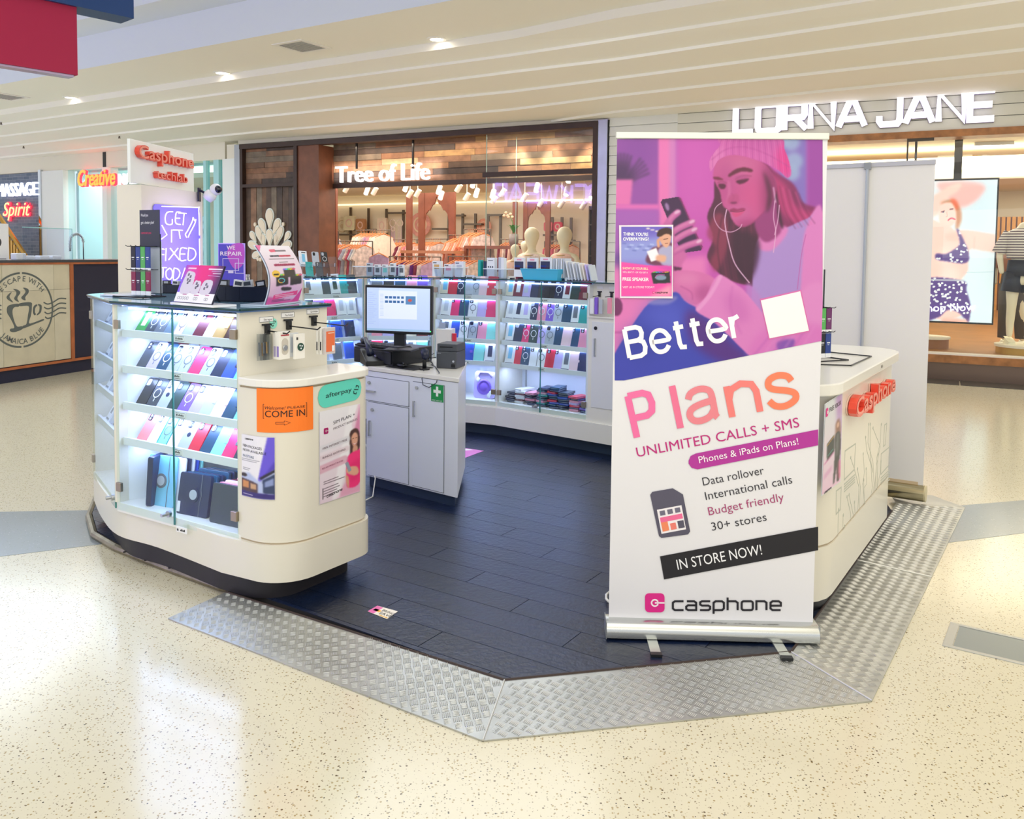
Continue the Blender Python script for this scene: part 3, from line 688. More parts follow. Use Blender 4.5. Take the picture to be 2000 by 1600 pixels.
# ================================================================ display cases
WH=WHITE
def lamp_in(fr,u0,u1,y,z,power,rot=0.0,col=(.50,.60,1.0)):
    l=bpy.data.lights.new('case_light','AREA'); l.shape='RECTANGLE'; l.size=(u1-u0)*.96; l.size_y=.03; l.energy=power*.4; l.color=col
    o=bpy.data.objects.new('case_light',l); COL.objects.link(o); o.matrix_world=fr.M@Matrix.Translation(((u0+u1)/2,y,z))@Matrix.Rotation(rot,4,'X'); return o
def case(label,fr,L,ztop,shelves,zb,depth,plinth=None,doors=2,led=4.0,u0=0.0,lab=True,back=True,group=None):
    T=thing('display_cabinet',label,'cabinet',fr.o,fr.rz,group); H0=zb
    m=MB(); m.box(u0,L,.0,depth,H0-.05,H0); m.build('base_shelf',WH,T,bevel=.002)
    if back: m=MB(); m.box(u0,L,depth-.015,depth,H0,ztop-.02); m.build('back_panel',WHITEC,T)
    for a in (u0,L-.022): m=MB(); m.box(a,a+.022,.004,depth-.016,H0,ztop-.02); m.build('side_panel',CREAM if a==u0 else WHITEC,T)
    for si,z in enumerate(shelves):
        s=MB(); s.box(u0+.03,L-.03,.03,depth-.02,z-.018,z); sh=s.build('shelf',WHITEC,T)
        s=MB(); s.box(u0+.03,L-.03,.018,.032,z-.022,z+.016); s.build('lip',WHITEC,sh)
        s=MB(); s.box(u0+.05,L-.05,.05,.065,z-.026,z-.019); s.build('led_strip',LED,sh)
        lamp_in(fr,u0+.04,L-.04,.09,z-.03,led,0)
        if lab:
            s=MB(); uu=u0+(L-u0)*(.46+.03*(si%2)); s.box(uu,uu+.07,.014,.0185,z-.016,z+.010); la=s.build('shelf_label',mat('label white','#f1f1f1',.4),sh)
            s=MB(); s.box(uu+.002,uu+.068,.0135,.0142,z+.007,z+.0085); s.box(uu+.002,uu+.068,.0135,.0142,z-.0145,z-.013)
            for k in range(5): s.box(uu+.02+k*.008,uu+.025+k*.008,.0132,.0142,z-.007,z-.001+.003*(k%2))
            s.box(uu+.006,uu+.013,.0132,.0142,z-.008,z+.002); s.build('print',mat('ink black','#222226',.5),la)
    s=MB(); s.box(u0+.04,L-.04,.05,.065,ztop-.035,ztop-.025); s.build('led_strip',LED,T); lamp_in(fr,u0+.04,L-.04,.09,ztop-.04,led,0)
    # slotted uprights
    for a in (u0+.06,L-.075): 
        s=MB(); s.box(a,a+.012,depth-.022,depth-.015,H0+.05,ztop-.08); s.build('shelf_upright',CHROME,T)
    # glass doors
    n=doors; w=(L-u0-.02)/n
    for i in range(n):
        a=u0+.01+w*i; s=MB(); s.box(a+.002,a+w-.002,-.008,-.002,H0-.035,ztop-.012); g=s.build('glass_door',GLASS,T)
        s=MB(); e1=a+w-.0035 if i==0 else a+.0015; s.box(e1,e1+.002,-.0085,-.0015,H0-.035,ztop-.012); s.build('polished_edge',GLASSG,g)
        hx=a+.002 if i==0 else a+w-.04
        for hz in (H0+.06,ztop-.13): s=MB(); s.box(hx,hx+.038,-.016,.0,hz,hz+.045); s.build('hinge',mat('satin hinge','#a39684',.3,.9),g,bevel=.002)
        if i==0:
            s=MB(); s.cyl((a+w-.03,-.022,H0+.015),.016,.014,18,'Y'); s.cyl((a+w-.045,-.045,H0+.012),.009,.03,14,'Y'); s.build('lock',CHROME,g,auto=True)
    return T
def poly_thing(name,label,cat,pts,z0,z1,m,bev=.004,**k):
    mb=MB(); mb.prism(pts,z0,z1); o=mb.build(name,m,None,label,bevel=bev); tag(o,None,cat); return o
# --- left front cabinet
P0=V2(-2.394,4.83); P1=V2(-1.985,4.235); K=V2(-1.206,3.752)
FL=Frame(P0,P1); FC=Frame(P1,K); ZT=1.325; ZBc=.315; SH1=[.63,.81,.995,1.175]
DC=.46
case('angled left end of the glass phone case cabinet, glimpsed edge-on',FL,FL.L,ZT,SH1,ZBc,.26,doors=1,led=1.4,lab=False)
case('front glass cabinet full of phone cases at the left',FC,FC.L,ZT,SH1,ZBc,DC,led=3.2)
# corner post between facets
m=MB(); m.prism([(P1.x-.022,P1.y+.022),(P1.x-.008,P1.y-.006),(P1.x+.02,P1.y-.012),(P1.x+.028,P1.y+.02)],ZBc,ZT-.008); single('corner_post',m,CREAM,'cream corner post between the two left glass fronts','post')
# solid end wall with pegs: from K along C
FW=Frame(K,K+CDR*.53)       # x goes deeper, -y faces right/front
T=thing('cabinet_end_wall','white end wall of the left cabinet with hook rails','panel',FW.o,FW.rz)
m=MB(); m.box(.0,.53,0,.02,.13,ZT-.008); m.build('panel',CREAM,T)
# base: curved plinth shared by left cabinet and low counter
nA=Vector((FC.d.y,-FC.d.x,0))
kx=K+AD*.40
LC=[K, K+AD*.40, K+AD*.40+CDR*.62, K+CDR*.62]
def dshape(off,z=0):
    """rounded D of the low counter, expanded by off"""
    w=.262+off; d=.60+off*.5; r=.18+off; o=K-CDR*off*1.0-AD*0
    pts=[(0,-off)]
    pts+=[(w-r+math.cos(math.radians(a))*r, -off+r+math.sin(math.radians(a))*r) for a in range(-90,1,10)]
    r2=.12
    pts+=[(w-r2+math.cos(math.radians(a))*r2, d-r2+math.sin(math.radians(a))*r2) for a in range(0,91,15)]
    pts+=[(0,d)]
    return [(K.x+AD.x*a+CDR.x*b,K.y+AD.y*a+CDR.y*b) for a,b in pts]
T=thing('low_counter','low white counter with rounded front, left of the entrance','counter')
m=MB(); m.prism(dshape(0),.305,.985); m.build('body',CREAM,T,auto=True)
m=MB(); m.prism(dshape(.012),.995,1.03); m.build('worktop',WHITE,T,bevel=.005)
m=MB(); m.prism(dshape(-.006),.985,.995); m.build('shadow_gap',mat('shadow gap','#b8a88e',.6),T)
m=MB(); m.prism(dshape(-.004),.297,.305); m.build('plinth_gap',mat('shadow gap','#b8a88e',.6),T)
# common plinth
bp=[]
ls=dshape(.012)
fo=-FC.n*.022
bp=[tuple((P0+V2(-.03,.30))[:2])]+[tuple(v) for v in crom([(P0.x-.03,P0.y+.05),(-2.225,4.56),(-2.0,4.27),(-1.72,4.095),(K.x-.10,K.y+.03)],5,False)]+ls[1:-1]+[(K.x+CDR.x*.6,K.y+CDR.y*.6),(-1.75,4.75)]
T=thing('kiosk_plinth','cream curved plinth under the left cabinet and low counter','plinth')
m=MB(); m.prism(bp,.13,.297); m.build('plinth',CREAM,T,auto=True)
cx=sum(p[0] for p in bp)/len(bp); cy=sum(p[1] for p in bp)/len(bp)
m=MB(); m.prism([(cx+(x-cx)*.87,cy+(y-cy)*.87) for x,y in bp],ZP,.13); m.build('kickboard',mat('kickboard','#1d1a22',.5),T,auto=True)
m=MB(); u_,z_=.52,.235; 
lb=MB(); lb.box(.50,.575,-.0275,-.024,.262,.288); o=lb.build('shelf_label',mat('label white','#f1f1f1',.4),T); o.matrix_world=FC.M
lb=MB()
for k in range(4): lb.box(.53+k*.009,.536+k*.009,-.029,-.0275,.270,.276+.004*(k%2))
lb.box(.507,.516,-.029,-.0275,.268,.278); o=lb.build('print',mat('ink black','#222226',.5),T); o.matrix_world=FC.M
# glass top over the left cabinet
ctop=K+CDR*.53
top=[(P0.x-.02,P0.y+.02),(P0.x-.01,P0.y-.025),(P1.x-.012,P1.y-.02),(K.x+.012,K.y-.03),(ctop.x+.02,ctop.y+.0),(ctop.x-.30,ctop.y+.35),(-2.05,5.2),(-2.35,5.15)]
T=thing('glass_countertop','green-edged glass top over the left cabinet','countertop')
m=MB(); m.prism([(x*1,y) for x,y in top],ZT-.008,ZT-.0015); m.build('support_board',mat('dark blue board','#3d5f8e',.25),T)
m=MB(); m.prism(top,ZT-.001,ZT+.009); m.build('glass_sheet',mat('glass top','#7fa6bd',.04,spec=.8),T)
m=MB(); n=len(top); 
for i in range(0,4):
    a=Vector((*top[i],0)); b=Vector((*top[i+1],0)); m.tube([(a.x,a.y,ZT+.004),(b.x,b.y,ZT+.004)],.0056,6)
m.build('polished_edge',mat('glass edge dark','#17424a',.15),T)
# --- back cabinets
N=[V2(-1.72,6.97),V2(-1.285,7.40),V2(-.69,7.42),V2(-.12,7.17),V2(.60,6.60),V2(.95,6.322)]
BF=[Frame(N[i],N[i+1]) for i in range(5)]; ZT2=1.375; SH2=[.65,.84,1.03,1.215]; ZB2=.33
BL=['back cabinet at far left behind the low counter','back cabinet hidden behind the computer screen','narrow lit back cabinet right of the receipt printer','wide lit back cabinet beside the pink banner']
for i in range(4): case(BL[i],BF[i],BF[i].L,ZT2,SH2,ZB2,.34,doors=2 if i>1 else 1,led=4.0,lab=i!=1)
# locker panel at the right end
fr=BF[4]; T=thing('locker_cabinet','white locker with hook rail above, right end of the back cabinets','cabinet',fr.o,fr.rz)
m=MB(); m.box(0,fr.L,.06,.34,.13,ZT2-.01); m.box(0,fr.L,-.002,.06,.13,1.10); m.build('body',WHITE,T)
m=MB(); m.box(-.004,fr.L,-.015,.02,1.10,1.112); m.build('ledge',WHITE,T)
m=MB(); m.box(.035,fr.L-.10,-.008,-.003,.40,1.07); dd=m.build('door',mat('white door','#e2e4ea',.35),T,bevel=.002)
m=MB(); m.cyl((.07,-.014,1.02),.014,.01,16,'Y'); m.build('lock',BLACK,dd)
m=MB(); m.box(.062,.07,-.022,-.012,.80,.94); m.box(.062,.07,-.014,-.008,.80,.81); m.box(.062,.07,-.014,-.008,.93,.94); m.build('handle',CHROME,dd)
# plinth and kick of the back row
def offs(pts,d):
    out=[]
    for i,p in enumerate(pts):
        a=pts[max(i-1,0)]; b=pts[min(i+1,len(pts)-1)]; t=(b-a).normalized(); out.append(p+Vector((-t.y,t.x,0))*d)
    return out
T=thing('kiosk_plinth','long white plinth under the back row of cabinets','plinth')
f_=offs(N,-.02); b_=offs(N,.34)[::-1]; m=MB(); m.prism([(p.x,p.y) for p in f_+b_],.13,.28); m.build('plinth',WHITE,T)
f_=offs(N,.05); m=MB(); m.prism([(p.x,p.y) for p in f_+b_],ZP,.13); m.build('kickboard',mat('blue black kick','#1f3246',.5),T)
# glass top over back row
T=thing('glass_countertop','long glass top along the back row of cabinets','countertop')
f_=offs(N,-.02); b2=offs(N,.36)[::-1]; m=MB(); m.prism([(p.x,p.y) for p in f_+b2],ZT2-.009,ZT2); m.build('glass_sheet',mat('glass top back','#8fb2c0',.04,spec=.8),T)
m=MB(); m.tube([(p.x,p.y-.002,ZT2-.004) for p in f_],.0052,6); m.build('polished_edge',mat('glass edge dark','#17424a',.15),T)
# --- right counter
RB=V2(1.325,3.53); FRC=Frame(RB+CDR*0,RB+CDR*1.74)   # x deeper; local -y faces right? (normal towards camera side)
def rshape(off,near=.28):
    w=.52+off; L0=-.04-off; L1=1.74+off; r=.22
    pts=[(a,b) for a,b in ([(L1-r+math.cos(math.radians(t))*r, -off+r+math.sin(math.radians(t))*r-.0) for t in range(-90,1,15)]+[(L1-r+math.cos(math.radians(t))*r, w-r+math.sin(math.radians(t))*r) for t in range(0,91,15)]+
      [(L0+r+math.cos(math.radians(t))*r, w-r+math.sin(math.radians(t))*r) for t in range(90,181,15)]+[(L0+r+math.cos(math.radians(t))*r, -off+r+math.sin(math.radians(t))*r) for t in range(180,271,15)])]
    out=[]
    for a,b in pts:
        p=FRC.w(a,b,0); out.append((p.x,p.y))
    return out
# ================================================================ writing and flat print on a frame
INK={}
def ink(c,rough=.5,emit=0.0):
    return mat('ink '+str(c),c,rough,emit=emit)
def ftext(fr,T,s,a,b,hpx,col,bold=0.0,n=-.002,m=None,name='lettering',depth=.001,shear=0.0,label=None):
    """baseline runs between photo points a and b on the frame plane"""
    ua,za=fr.px(*a,n=n); ub,zb=fr.px(*b,n=n); L=math.hypot(ub-ua,zb-za); an=math.atan2(zb-za,ub-ua)
    mx,my=(a[0]+b[0])/2,(a[1]+b[1])/2; h=fr.px(mx,my-hpx,n=n)[1]-fr.px(mx,my,n=n)[1]
    mb=text(s,h,depth,bold=bold,width=L,shear=shear); mb=moved(mb,ua,n,za,an); return mb.build(name,m or ink(col),T,label)
def fpoly(fr,T,pts,col,n=-.001,th=.0006,name='print',sm=False,m=None,label=None):
    P=[fr.px(*p,n=n) for p in pts]; P=crom(P,5) if sm else P
    m_=MB(); m_.sheet(P,n,n+th); return m_.build(name,m or ink(col),T,label)
def frib(fr,T,paths,wd,col,n=-.0015,name='print',m=None,closed=False,th=.0006,sm=False):
    m_=MB()
    for p in paths:
        P=[fr.px(*q,n=n) for q in p]
        if sm and len(P)>2: P=crom(P,4,closed)
        ribbon(m_,P,wd,n,n+th,closed)
    return m_.build(name,m or ink(col),T)
def casphone_logo(fr,T,a,b,hpx,col='#17151c',n=-.002,mark=None,stroke=.2,glyphs='casphone'):
    """rounded logo word between a and b; mark = (x,y,size px) of the pink square's lower left corner"""
    ua,za=fr.px(*a,n=n); ub,zb=fr.px(*b,n=n); an=math.atan2(zb-za,ub-ua); L=math.hypot(ub-ua,zb-za)
    h=fr.px(a[0],a[1]-hpx,n=n)[1]-za; bw=sum(glyph(c)[0] for c in glyphs)+.2*(len(glyphs)-1)
    f=lettering(glyphs,h,h*stroke*.8,0,.0008,sp=.2,xs=L/(bw*h)); f=moved(f,ua,n,za,an); f.build('logo_lettering',ink(col),T)
    if mark:
        um,zm=fr.px(mark[0],mark[1],n=n); s_=fr.px(mark[0]+mark[2],mark[1],n=n)[0]-um
        a_,b_=logo_c(s_); moved(a_,um,n,zm,an).build('logo_mark',ink('#e0218a'),T); moved(b_,um,n-.0005,zm,an).build('logo_ring',ink('#fbeef5'),T)
def prect(fr,x0,y0,x1,y1): return [(x0,y1),(x1,y1),(x1,y0),(x0,y0)]
# ================================================================ big roll-up banner
BN=Frame((.405,3.402),(1.268,3.372))
T=thing('roll_up_banner','tall pink roll-up banner reading Better Plans at the kiosk entrance','banner',BN.o,BN.rz)
uL0,zB0=BN.px(1190,1212); uR0,_=BN.px(1599,1212); _,zT0=BN.px(1204,270)
uL0=(BN.px(1190,1205)[0]+BN.px(1204,272)[0])/2; uR0=(BN.px(1598,1213)[0]+BN.px(1606,266)[0])/2
m=MB(); m.box(uL0,uR0,0,.002,.10,zT0+.01); m.build('graphic_sheet',mat('banner vinyl','#e6e5e9',.42),T)
m=MB(); m.box(uL0-.004,uR0+.004,-.010,.014,zT0-.002,zT0+.024); m.build('top_rail',mat('top rail','#d9dcd2',.3,.3),T,bevel=.003)
m=MB(); P=[(-.055,.045),(-.058,.075),(-.045,.098),(-.03,.108),(.03,.108),(.05,.09),(.055,.05),(.035,.036),(-.035,.036)]
n_=len(P); vs=[(uL0-.012,y,z) for y,z in P]+[(uR0+.012,y,z) for y,z in P]; m.add(vs,[(i,n_+i,n_+(i+1)%n_,(i+1)%n_) for i in range(n_)]+[tuple(range(n_)),tuple(range(n_,2*n_))[::-1]]); m.build('cassette',mat('aluminium cassette','#c9cccb',.22,.9),T,auto=True)
for x in (1270,1512):
    uu,_=BN.px(x,1255); m=MB(); m.box(uu-.02,uu+.02,-.17,.12,.0355,.042); ft=m.build('foot',mat('alu foot','#c4c8c4',.3,.7),T); m=MB(); m.box(uu-.022,uu+.022,-.19,-.165,.0355,.046); m.build('foot_cap',BLACK,ft)
for uu in (uL0-.014,uR0+.012): m=MB(); m.box(uu,uu+.003,-.05,.05,.038,.106); m.build('end_cap',mat('end cap','#9da0a0',.4,.5),T)
m=MB(); m.cyl(((uL0+uR0)/2,.03,.1),.008,zT0-.1,10); m.build('support_pole',CHROME,T)
# photograph part of the banner
q=lambda x,y:(x,y)
A=Paint(72,98,1484,1750,3.6,'#c95fc0')
A.grad('#b65ac0','#d964c6',False)
A.poly([(480,98),(1190,98),(1190,1100),(480,1100)],'#d05cc0',30,sm=False); A.ell(620,380,160,330,'#e070cc',90,.6)
A.poly([(60,90),(372,90),(372,560),(60,560)],'#a25ab6',12,sm=False); A.ell(230,200,150,120,'#8f4fae',60,.7)
for i in range(16):
    a=math.radians(200+i*9.5); A.line([(120,420),(120+math.cos(a)*150+ (40 if i>10 else 0),400+math.sin(a)*190)],16,'#5d3a6e',.8,6)
A.ell(120,350,80,90,'#4d2f5e',25,.8)
A.poly([(60,385),(195,385),(178,560),(60,560)],'#f285c4',6,sm=False)
A.poly([(368,90),(480,90),(480,1100),(368,1100)],'#f68ac8',8,sm=False); A.poly([(440,90),(492,90),(492,1100),(440,1100)],'#c99ad8',10,.5,sm=False)
A.poly([(60,556),(372,556),(372,592),(60,592)],'#f07fca',6,sm=False); A.poly([(60,590),(372,590),(372,960),(60,960)],'#b36cc8',14,sm=False)
A.poly([(60,960),(700,900),(700,1750),(60,1750)],'#f28ecd',25,sm=False); A.ell(85,1250,40,62,'#7c2f6a',4); A.poly([(60,1415),(240,1420),(240,1432),(60,1432)],'#d96cb4',5,sm=False); A.ell(140,930,80,60,'#5f4a96',30,.7)
A.poly([(1190,90),(1385,90),(1385,620),(1190,620)],'#8d80d0',18,sm=False)
for x,y,r in ((1270,130,60),(1290,260,60),(1275,340,55),(1230,110,40)): A.ell(x,y,r,r,'#a6cde6',14,.85)
A.poly([(1380,90),(1490,90),(1490,640),(1380,640)],'#a950b4',10,sm=False)
# hair behind the head
A.poly([(760,380),(745,520),(700,640),(740,780),(700,900),(740,980),(830,1060),(960,1100),(1060,1100),(1080,900),(1060,700),(900,400)],'#5a2142',4)
A.poly([(1060,250),(1160,330),(1290,420),(1350,540),(1470,590),(1480,680),(1400,740),(1290,770),(1180,700),(1100,560)],'#8e2c68',6)
A.poly([(1120,350),(1230,420),(1300,560),(1460,640),(1400,720),(1240,640),(1170,520)],'#c73d80',14,.85)
A.poly([(740,640),(700,760),(760,850),(720,940),(760,1010),(820,900),(850,760),(800,620)],'#9c3a5a',12,.75)
for i in range(9): A.line([(800+i*28,640+i*5),(770+i*34,840),(800+i*34,1060)],7,'#8a3656' if i%2 else '#3a1430',.6,3)
# coat and tee
A.poly([(1040,800),(1180,740),(1380,650),(1484,640),(1484,1560),(1180,1600),(960,1560),(1000,1200),(1010,1000)],'#b7a2e2',5)
A.poly([(1060,760),(1180,700),(1250,720),(1210,800),(1130,870),(1050,850)],'#e893d2',8)
A.poly([(1370,720),(1484,600),(1484,1560),(1300,1560),(1330,1200),(1345,940)],'#e995d6',8)
A.line([(1370,760),(1340,900),(1312,1130)],6,'#c86ab8',.8,1)
A.poly([(1330,1150),(1300,1300),(1400,1500),(1484,1520),(1484,1100)],'#f0a3dd',16,.8)
A.poly([(980,1080),(1100,1250),(1060,1330),(930,1250),(960,1160)],'#c795dd',12,.8)
A.poly([(1030,258),(1110,320),(1160,410),(1185,560),(1215,720),(1150,640),(1120,500),(1090,360)],'#3a1230',8,.95); A.poly([(860,760),(960,740),(1050,800),(1040,960),(980,1080),(900,1040)],'#3a1230',14,.85)
for i in range(7): A.line([(1190+i*22,430+i*8),(1230+i*24,600),(1300+i*22,720-i*6)],5,'#f07ab0' if i%2 else '#6a1c4c',.55,3)
# neck and face
A.poly([(1030,560),(1160,520),(1180,640),(1200,740),(1110,812),(1050,770),(1020,680)],'#a04084',6)
F_=[(742,330),(752,400),(788,470),(806,560),(850,600),(866,650),(905,700),(960,704),(1020,670),(1090,600),(1150,520),(1170,420),(1130,330),(1060,260),(900,215),(780,240)]
A.poly(F_,'#cf5c9c',2)
fm=A.mask(crom(F_,5),2)
A.ell(900,300,150,90,'#d878a8',50,.8,clip=fm); A.ell(1020,500,110,130,'#dc5e9c',60,.8,clip=fm); A.ell(830,400,60,150,'#c2549a',40,.7,clip=fm)
A.ell(905,610,90,60,'#d27ab0',30,.5,clip=fm); A.ell(1140,480,60,230,'#8a2c66',40,.8,clip=fm); A.ell(990,690,90,30,'#a8407e',20,.7,clip=fm)
A.line([(845,400),(850,470),(835,540)],14,'#e58ab8',.7,8,clip=fm)
A.poly([(832,540),(850,500),(900,480),(918,510),(912,545),(870,556)],'#c4548e',8,.9); A.ell(880,543,24,7,'#7c2a5c',5,.9)
A.poly([(846,350),(900,312),(960,303),(1008,318),(1000,334),(940,330),(880,352),(850,368)],'#6b2340',3)
A.poly([(742,368),(770,366),(800,378),(806,388),(760,386),(744,380)],'#7a2848',3)
A.poly([(895,398),(935,382),(985,380),(960,404),(920,416)],'#5e1c40',3); A.line([(890,385),(940,360),(1000,362)],5,'#8a3560',.8,3); A.ell(935,370,50,14,'#b44d90',8,.6)
A.poly([(776,420),(800,412),(828,424),(815,448),(788,446)],'#5e1c40',3); A.line([(770,408),(800,398),(832,410)],5,'#8a3560',.8,3)
A.poly([(850,592),(880,580),(905,586),(945,578),(958,592),(905,604),(868,606)],'#a03268',2); A.poly([(868,606),(905,604),(955,594),(930,626),(895,640),(874,628)],'#dc5690',3); A.line([(858,600),(905,606),(952,596)],4,'#6a1f48',.9,1)
A.poly([(1080,330),(1130,420),(1140,540),(1100,610),(1110,480)],'#4a1638',10,.75); A.line([(866,480),(880,500),(872,530)],7,'#b04884',.5,4,clip=fm); A.line([(905,700),(960,702),(1022,668),(1092,598)],6,'#8a2c66',.6,4)
# beanie
HB=[(722,330),(716,260),(750,200),(790,150),(800,96),(1180,96),(1225,180),(1258,270),(1270,350),(1240,372),(1180,320),(1060,262),(930,222),(850,220),(780,250),(745,300)]
A.poly(HB,'#dd6fbc',2); hm=A.mask(crom(HB,5),1)
A.ell(760,260,60,110,'#eb97cf',30,.7,clip=hm); A.ell(1230,250,60,120,'#f03a98',25,.8,clip=hm); A.ell(1020,130,180,60,'#c85aae',30,.5,clip=hm)
A.line([(730,250),(830,180),(960,165),(1110,215),(1258,300)],8,'#c050a0',.6,5,clip=hm)
for i in range(26):
    x=745+i*20; A.line([(x,96),(x+ (i-13)*2,160),(x+(i-10)*3,300+i*3)],4,'#a83e92' if i%2 else '#f0a0dc',.4,1.5,clip=hm)
# earring and wires
A.line([(800,540),(755,580),(748,650),(790,720),(860,742),(920,715),(935,690)],5,'#eec9e4',.95)
A.line([(832,590),(820,680),(850,830),(890,960),(985,1085)],7,'#f2d6ee',.95); A.line([(1160,530),(1150,640),(1165,740),(1150,880)],6,'#eec9e4',.9); A.line([(1190,560),(1180,660),(1158,760)],6,'#eec9e4',.9)
A.line([(1150,440),(1165,540)],9,'#f2d6ee',.9,2)
# phone and hands
HN=[(398,680),(470,625),(500,600),(510,640),(480,690),(560,670),(600,662),(612,690),(540,735),(600,720),(630,724),(610,760),(520,800),(600,800),(655,795),(660,830),(600,850),(545,880),(530,960),(500,1010),(440,1000),(430,860),(440,760),(420,720)]
A.poly([(384,540),(396,520),(500,502),(520,510),(575,640),(668,840),(660,866),(540,884),(520,872)],'#43204e',1.5,sm=False); A.poly([(500,502),(524,512),(672,850),(664,862),(520,530)],'#b03a86',2,.8,sm=False); A.ell(428,570,13,28,'#a58ab8',2,1,-18)
A.poly([(440,880),(520,840),(560,900),(530,960),(520,1010),(450,1030),(380,980)],'#d977b6',6)
for P_ in ([(430,700),(455,650),(500,610)],[(440,760),(520,710),(600,676)],[(450,820),(540,760),(616,728)],[(470,880),(560,836),(650,808)]):
    A.line(P_,44,'#c867ac',1,2); A.line([(x,y-7) for x,y in P_],24,'#ea97c6',.8,6); x,y=P_[-1]; A.ell(x-4,y-4,22,10,'#f3d3ea',2,.95,-25)
A.poly([(400,690),(440,660),(470,720),(480,860),(450,960),(400,900),(390,780)],'#d978b6',6)
A.poly([(470,975),(528,985),(520,1008),(478,1012)],'#5b2450',3,sm=False)
# lower hand, sleeve, jeans
A.poly([(455,1015),(600,1005),(700,1030),(760,1070),(770,1130),(700,1220),(600,1232),(520,1180),(470,1130)],'#e27fbc',4)
A.ell(560,1060,80,40,'#f0a0cc',20,.6); A.line([(520,1110),(590,1150),(600,1200)],8,'#b8559a',.6,4); A.ell(690,1160,70,60,'#b34f94',20,.6)
A.poly([(60,1600),(150,1440),(290,1240),(400,1190),(490,1150),(560,1220),(700,1290),(800,1350),(900,1500),(1010,1600),(1010,1750),(60,1750)],'#3f4fc4',5)
A.ell(420,1330,150,120,'#5468dd',60,.8); A.ell(260,1500,140,120,'#3346b4',50,.7); A.poly([(560,1280),(700,1330),(860,1480),(980,1590),(860,1650),(600,1500)],'#5a2a8a',30,.9)
A.poly([(300,1215),(420,1180),(500,1185),(440,1230),(330,1235)],'#9aa3dc',8,.7)
A.poly([(620,1270),(690,1180),(750,1060),(800,1035),(900,1100),(960,1150),(1100,1330),(1140,1480),(1090,1600),(1010,1600),(850,1450),(740,1350)],'#ec96d6',5)
A.line([(790,1045),(720,1170),(640,1265)],26,'#f6b5e4',.9,5); A.ell(900,1250,70,120,'#d97cc8',30,.7,rot=-30); A.line([(870,1110),(860,1260),(930,1430)],10,'#cf6cc0',.6,6)
A.poly([(1100,1400),(1484,1380),(1484,1560),(1000,1600)],'#e787d2',20,.9); A.poly([(1180,1490),(1290,1470),(1270,1540),(1190,1550)],'#6a48b8',8,.7)
for i in range(6): A.line([(1000+i*60,1600),(1180+i*50,1380)],9,'#f4a8e4' if i%2 else '#b85cc0',.5,6)
HG={'B':(.62,[([(0,1),(.40,1),(.54,.93),(.58,.77),(.54,.61),(.40,.54),(0,.54)],0),([(0,.54),(.42,.54),(.58,.46),(.62,.28),(.57,.08),(.42,0),(0,0)],0),([(0,0),(0,1)],0)]),
 'e':(.60,[([(.02,.38),(.60,.38),(.56,.58),(.45,.70),(.30,.74),(.13,.68),(.02,.52),(0,.36),(.04,.18),(.15,.04),(.31,0),(.47,.05),(.58,.18)],1)]),
 't':(.34,[([(.12,.93),(.12,.16),(.16,.03),(.34,.01)],0),([(-.02,.72),(.34,.72)],0)]),'r':(.28,[([(0,0),(0,.74)],0),([(0,.42),(.06,.64),(.28,.72)],0)]),
 'P':(.60,[([(0,0),(0,1)],0),([(0,1),(.40,1),(.55,.93),(.60,.73),(.55,.54),(.40,.46),(0,.46)],0)]),'l':(.02,[([(.01,0),(.01,1)],0)]),
 'a':(.52,[([(.03,.55),(.10,.68),(.27,.74),(.43,.69),(.49,.55),(.49,.1),(.52,0)],1),([(.49,.42),(.22,.38),(.05,.30),(0,.17),(.06,.04),(.20,0),(.38,.06),(.48,.2)],1)]),
 'n':(.48,[([(0,0),(0,.74)],0),([(0,.42),(.06,.64),(.24,.74),(.42,.68),(.48,.5),(.48,0)],0)]),
 's':(.48,[([(.46,.55),(.40,.68),(.24,.74),(.08,.68),(.04,.54),(.12,.44),(.36,.34),(.48,.24),(.46,.10),(.28,0),(.10,.04),(0,.19)],1)])}
def bigword(s,a,b,hpx,c):
    ua,za=BN.px(*a); ub,zb=BN.px(*b); an=math.atan2(zb-za,ub-ua); L=math.hypot(ub-ua,zb-za); h=(BN.px(a[0],a[1]-hpx)[1]-za)*.86; st=h*.155
    tot=sum(HG[k][0] for k in s)+.25*(len(s)-1); xs=(L-st)/(tot*h) if tot*h>.02 else 1; x=0
    for k in s:
        m=MB()
        for si,(p,sm) in enumerate(HG[k][1]):
            P=[((x+px_)*h*xs+st/2,pz*h+st/2) for px_,pz in p]; P=crom(P,4,False) if sm else P; ribbon(m,P,st,-.0004*si,.0005)
        moved(m,ua,-.0032,za,an).build('lettering',ink(c),T); x+=HG[k][0]+.25
def bmap(X,Y):
    px=1180+X/3.478; py=240+Y/3.478; 
    lim=748-(px-1195)*.2; py=np.minimum(py,lim); py=np.maximum(py,272-(px-1204)*.0149)
    U,Z=BN.npx(px,py,-.002); U=np.clip(U,uL0+.0005,uR0-.0005); return U,np.full_like(U,-.002),Z
PRINT=paintmat('printed vinyl',0,.42)
A.I=A.I*np.array([.88,.80,.87]); A.build('photo_print',bmap,T,PRINT)
bigword('Better',(1226,704),(1454,661),66,'#fbf7fb')
# blank white card where the square code stood
fpoly(BN,T,[(1484,584),(1565,566),(1582,648),(1501,664)],'#d46cae',-.003); fpoly(BN,T,[(1486,587),(1563,569),(1580,646),(1503,661)],'#f6f2f4',-.0045)
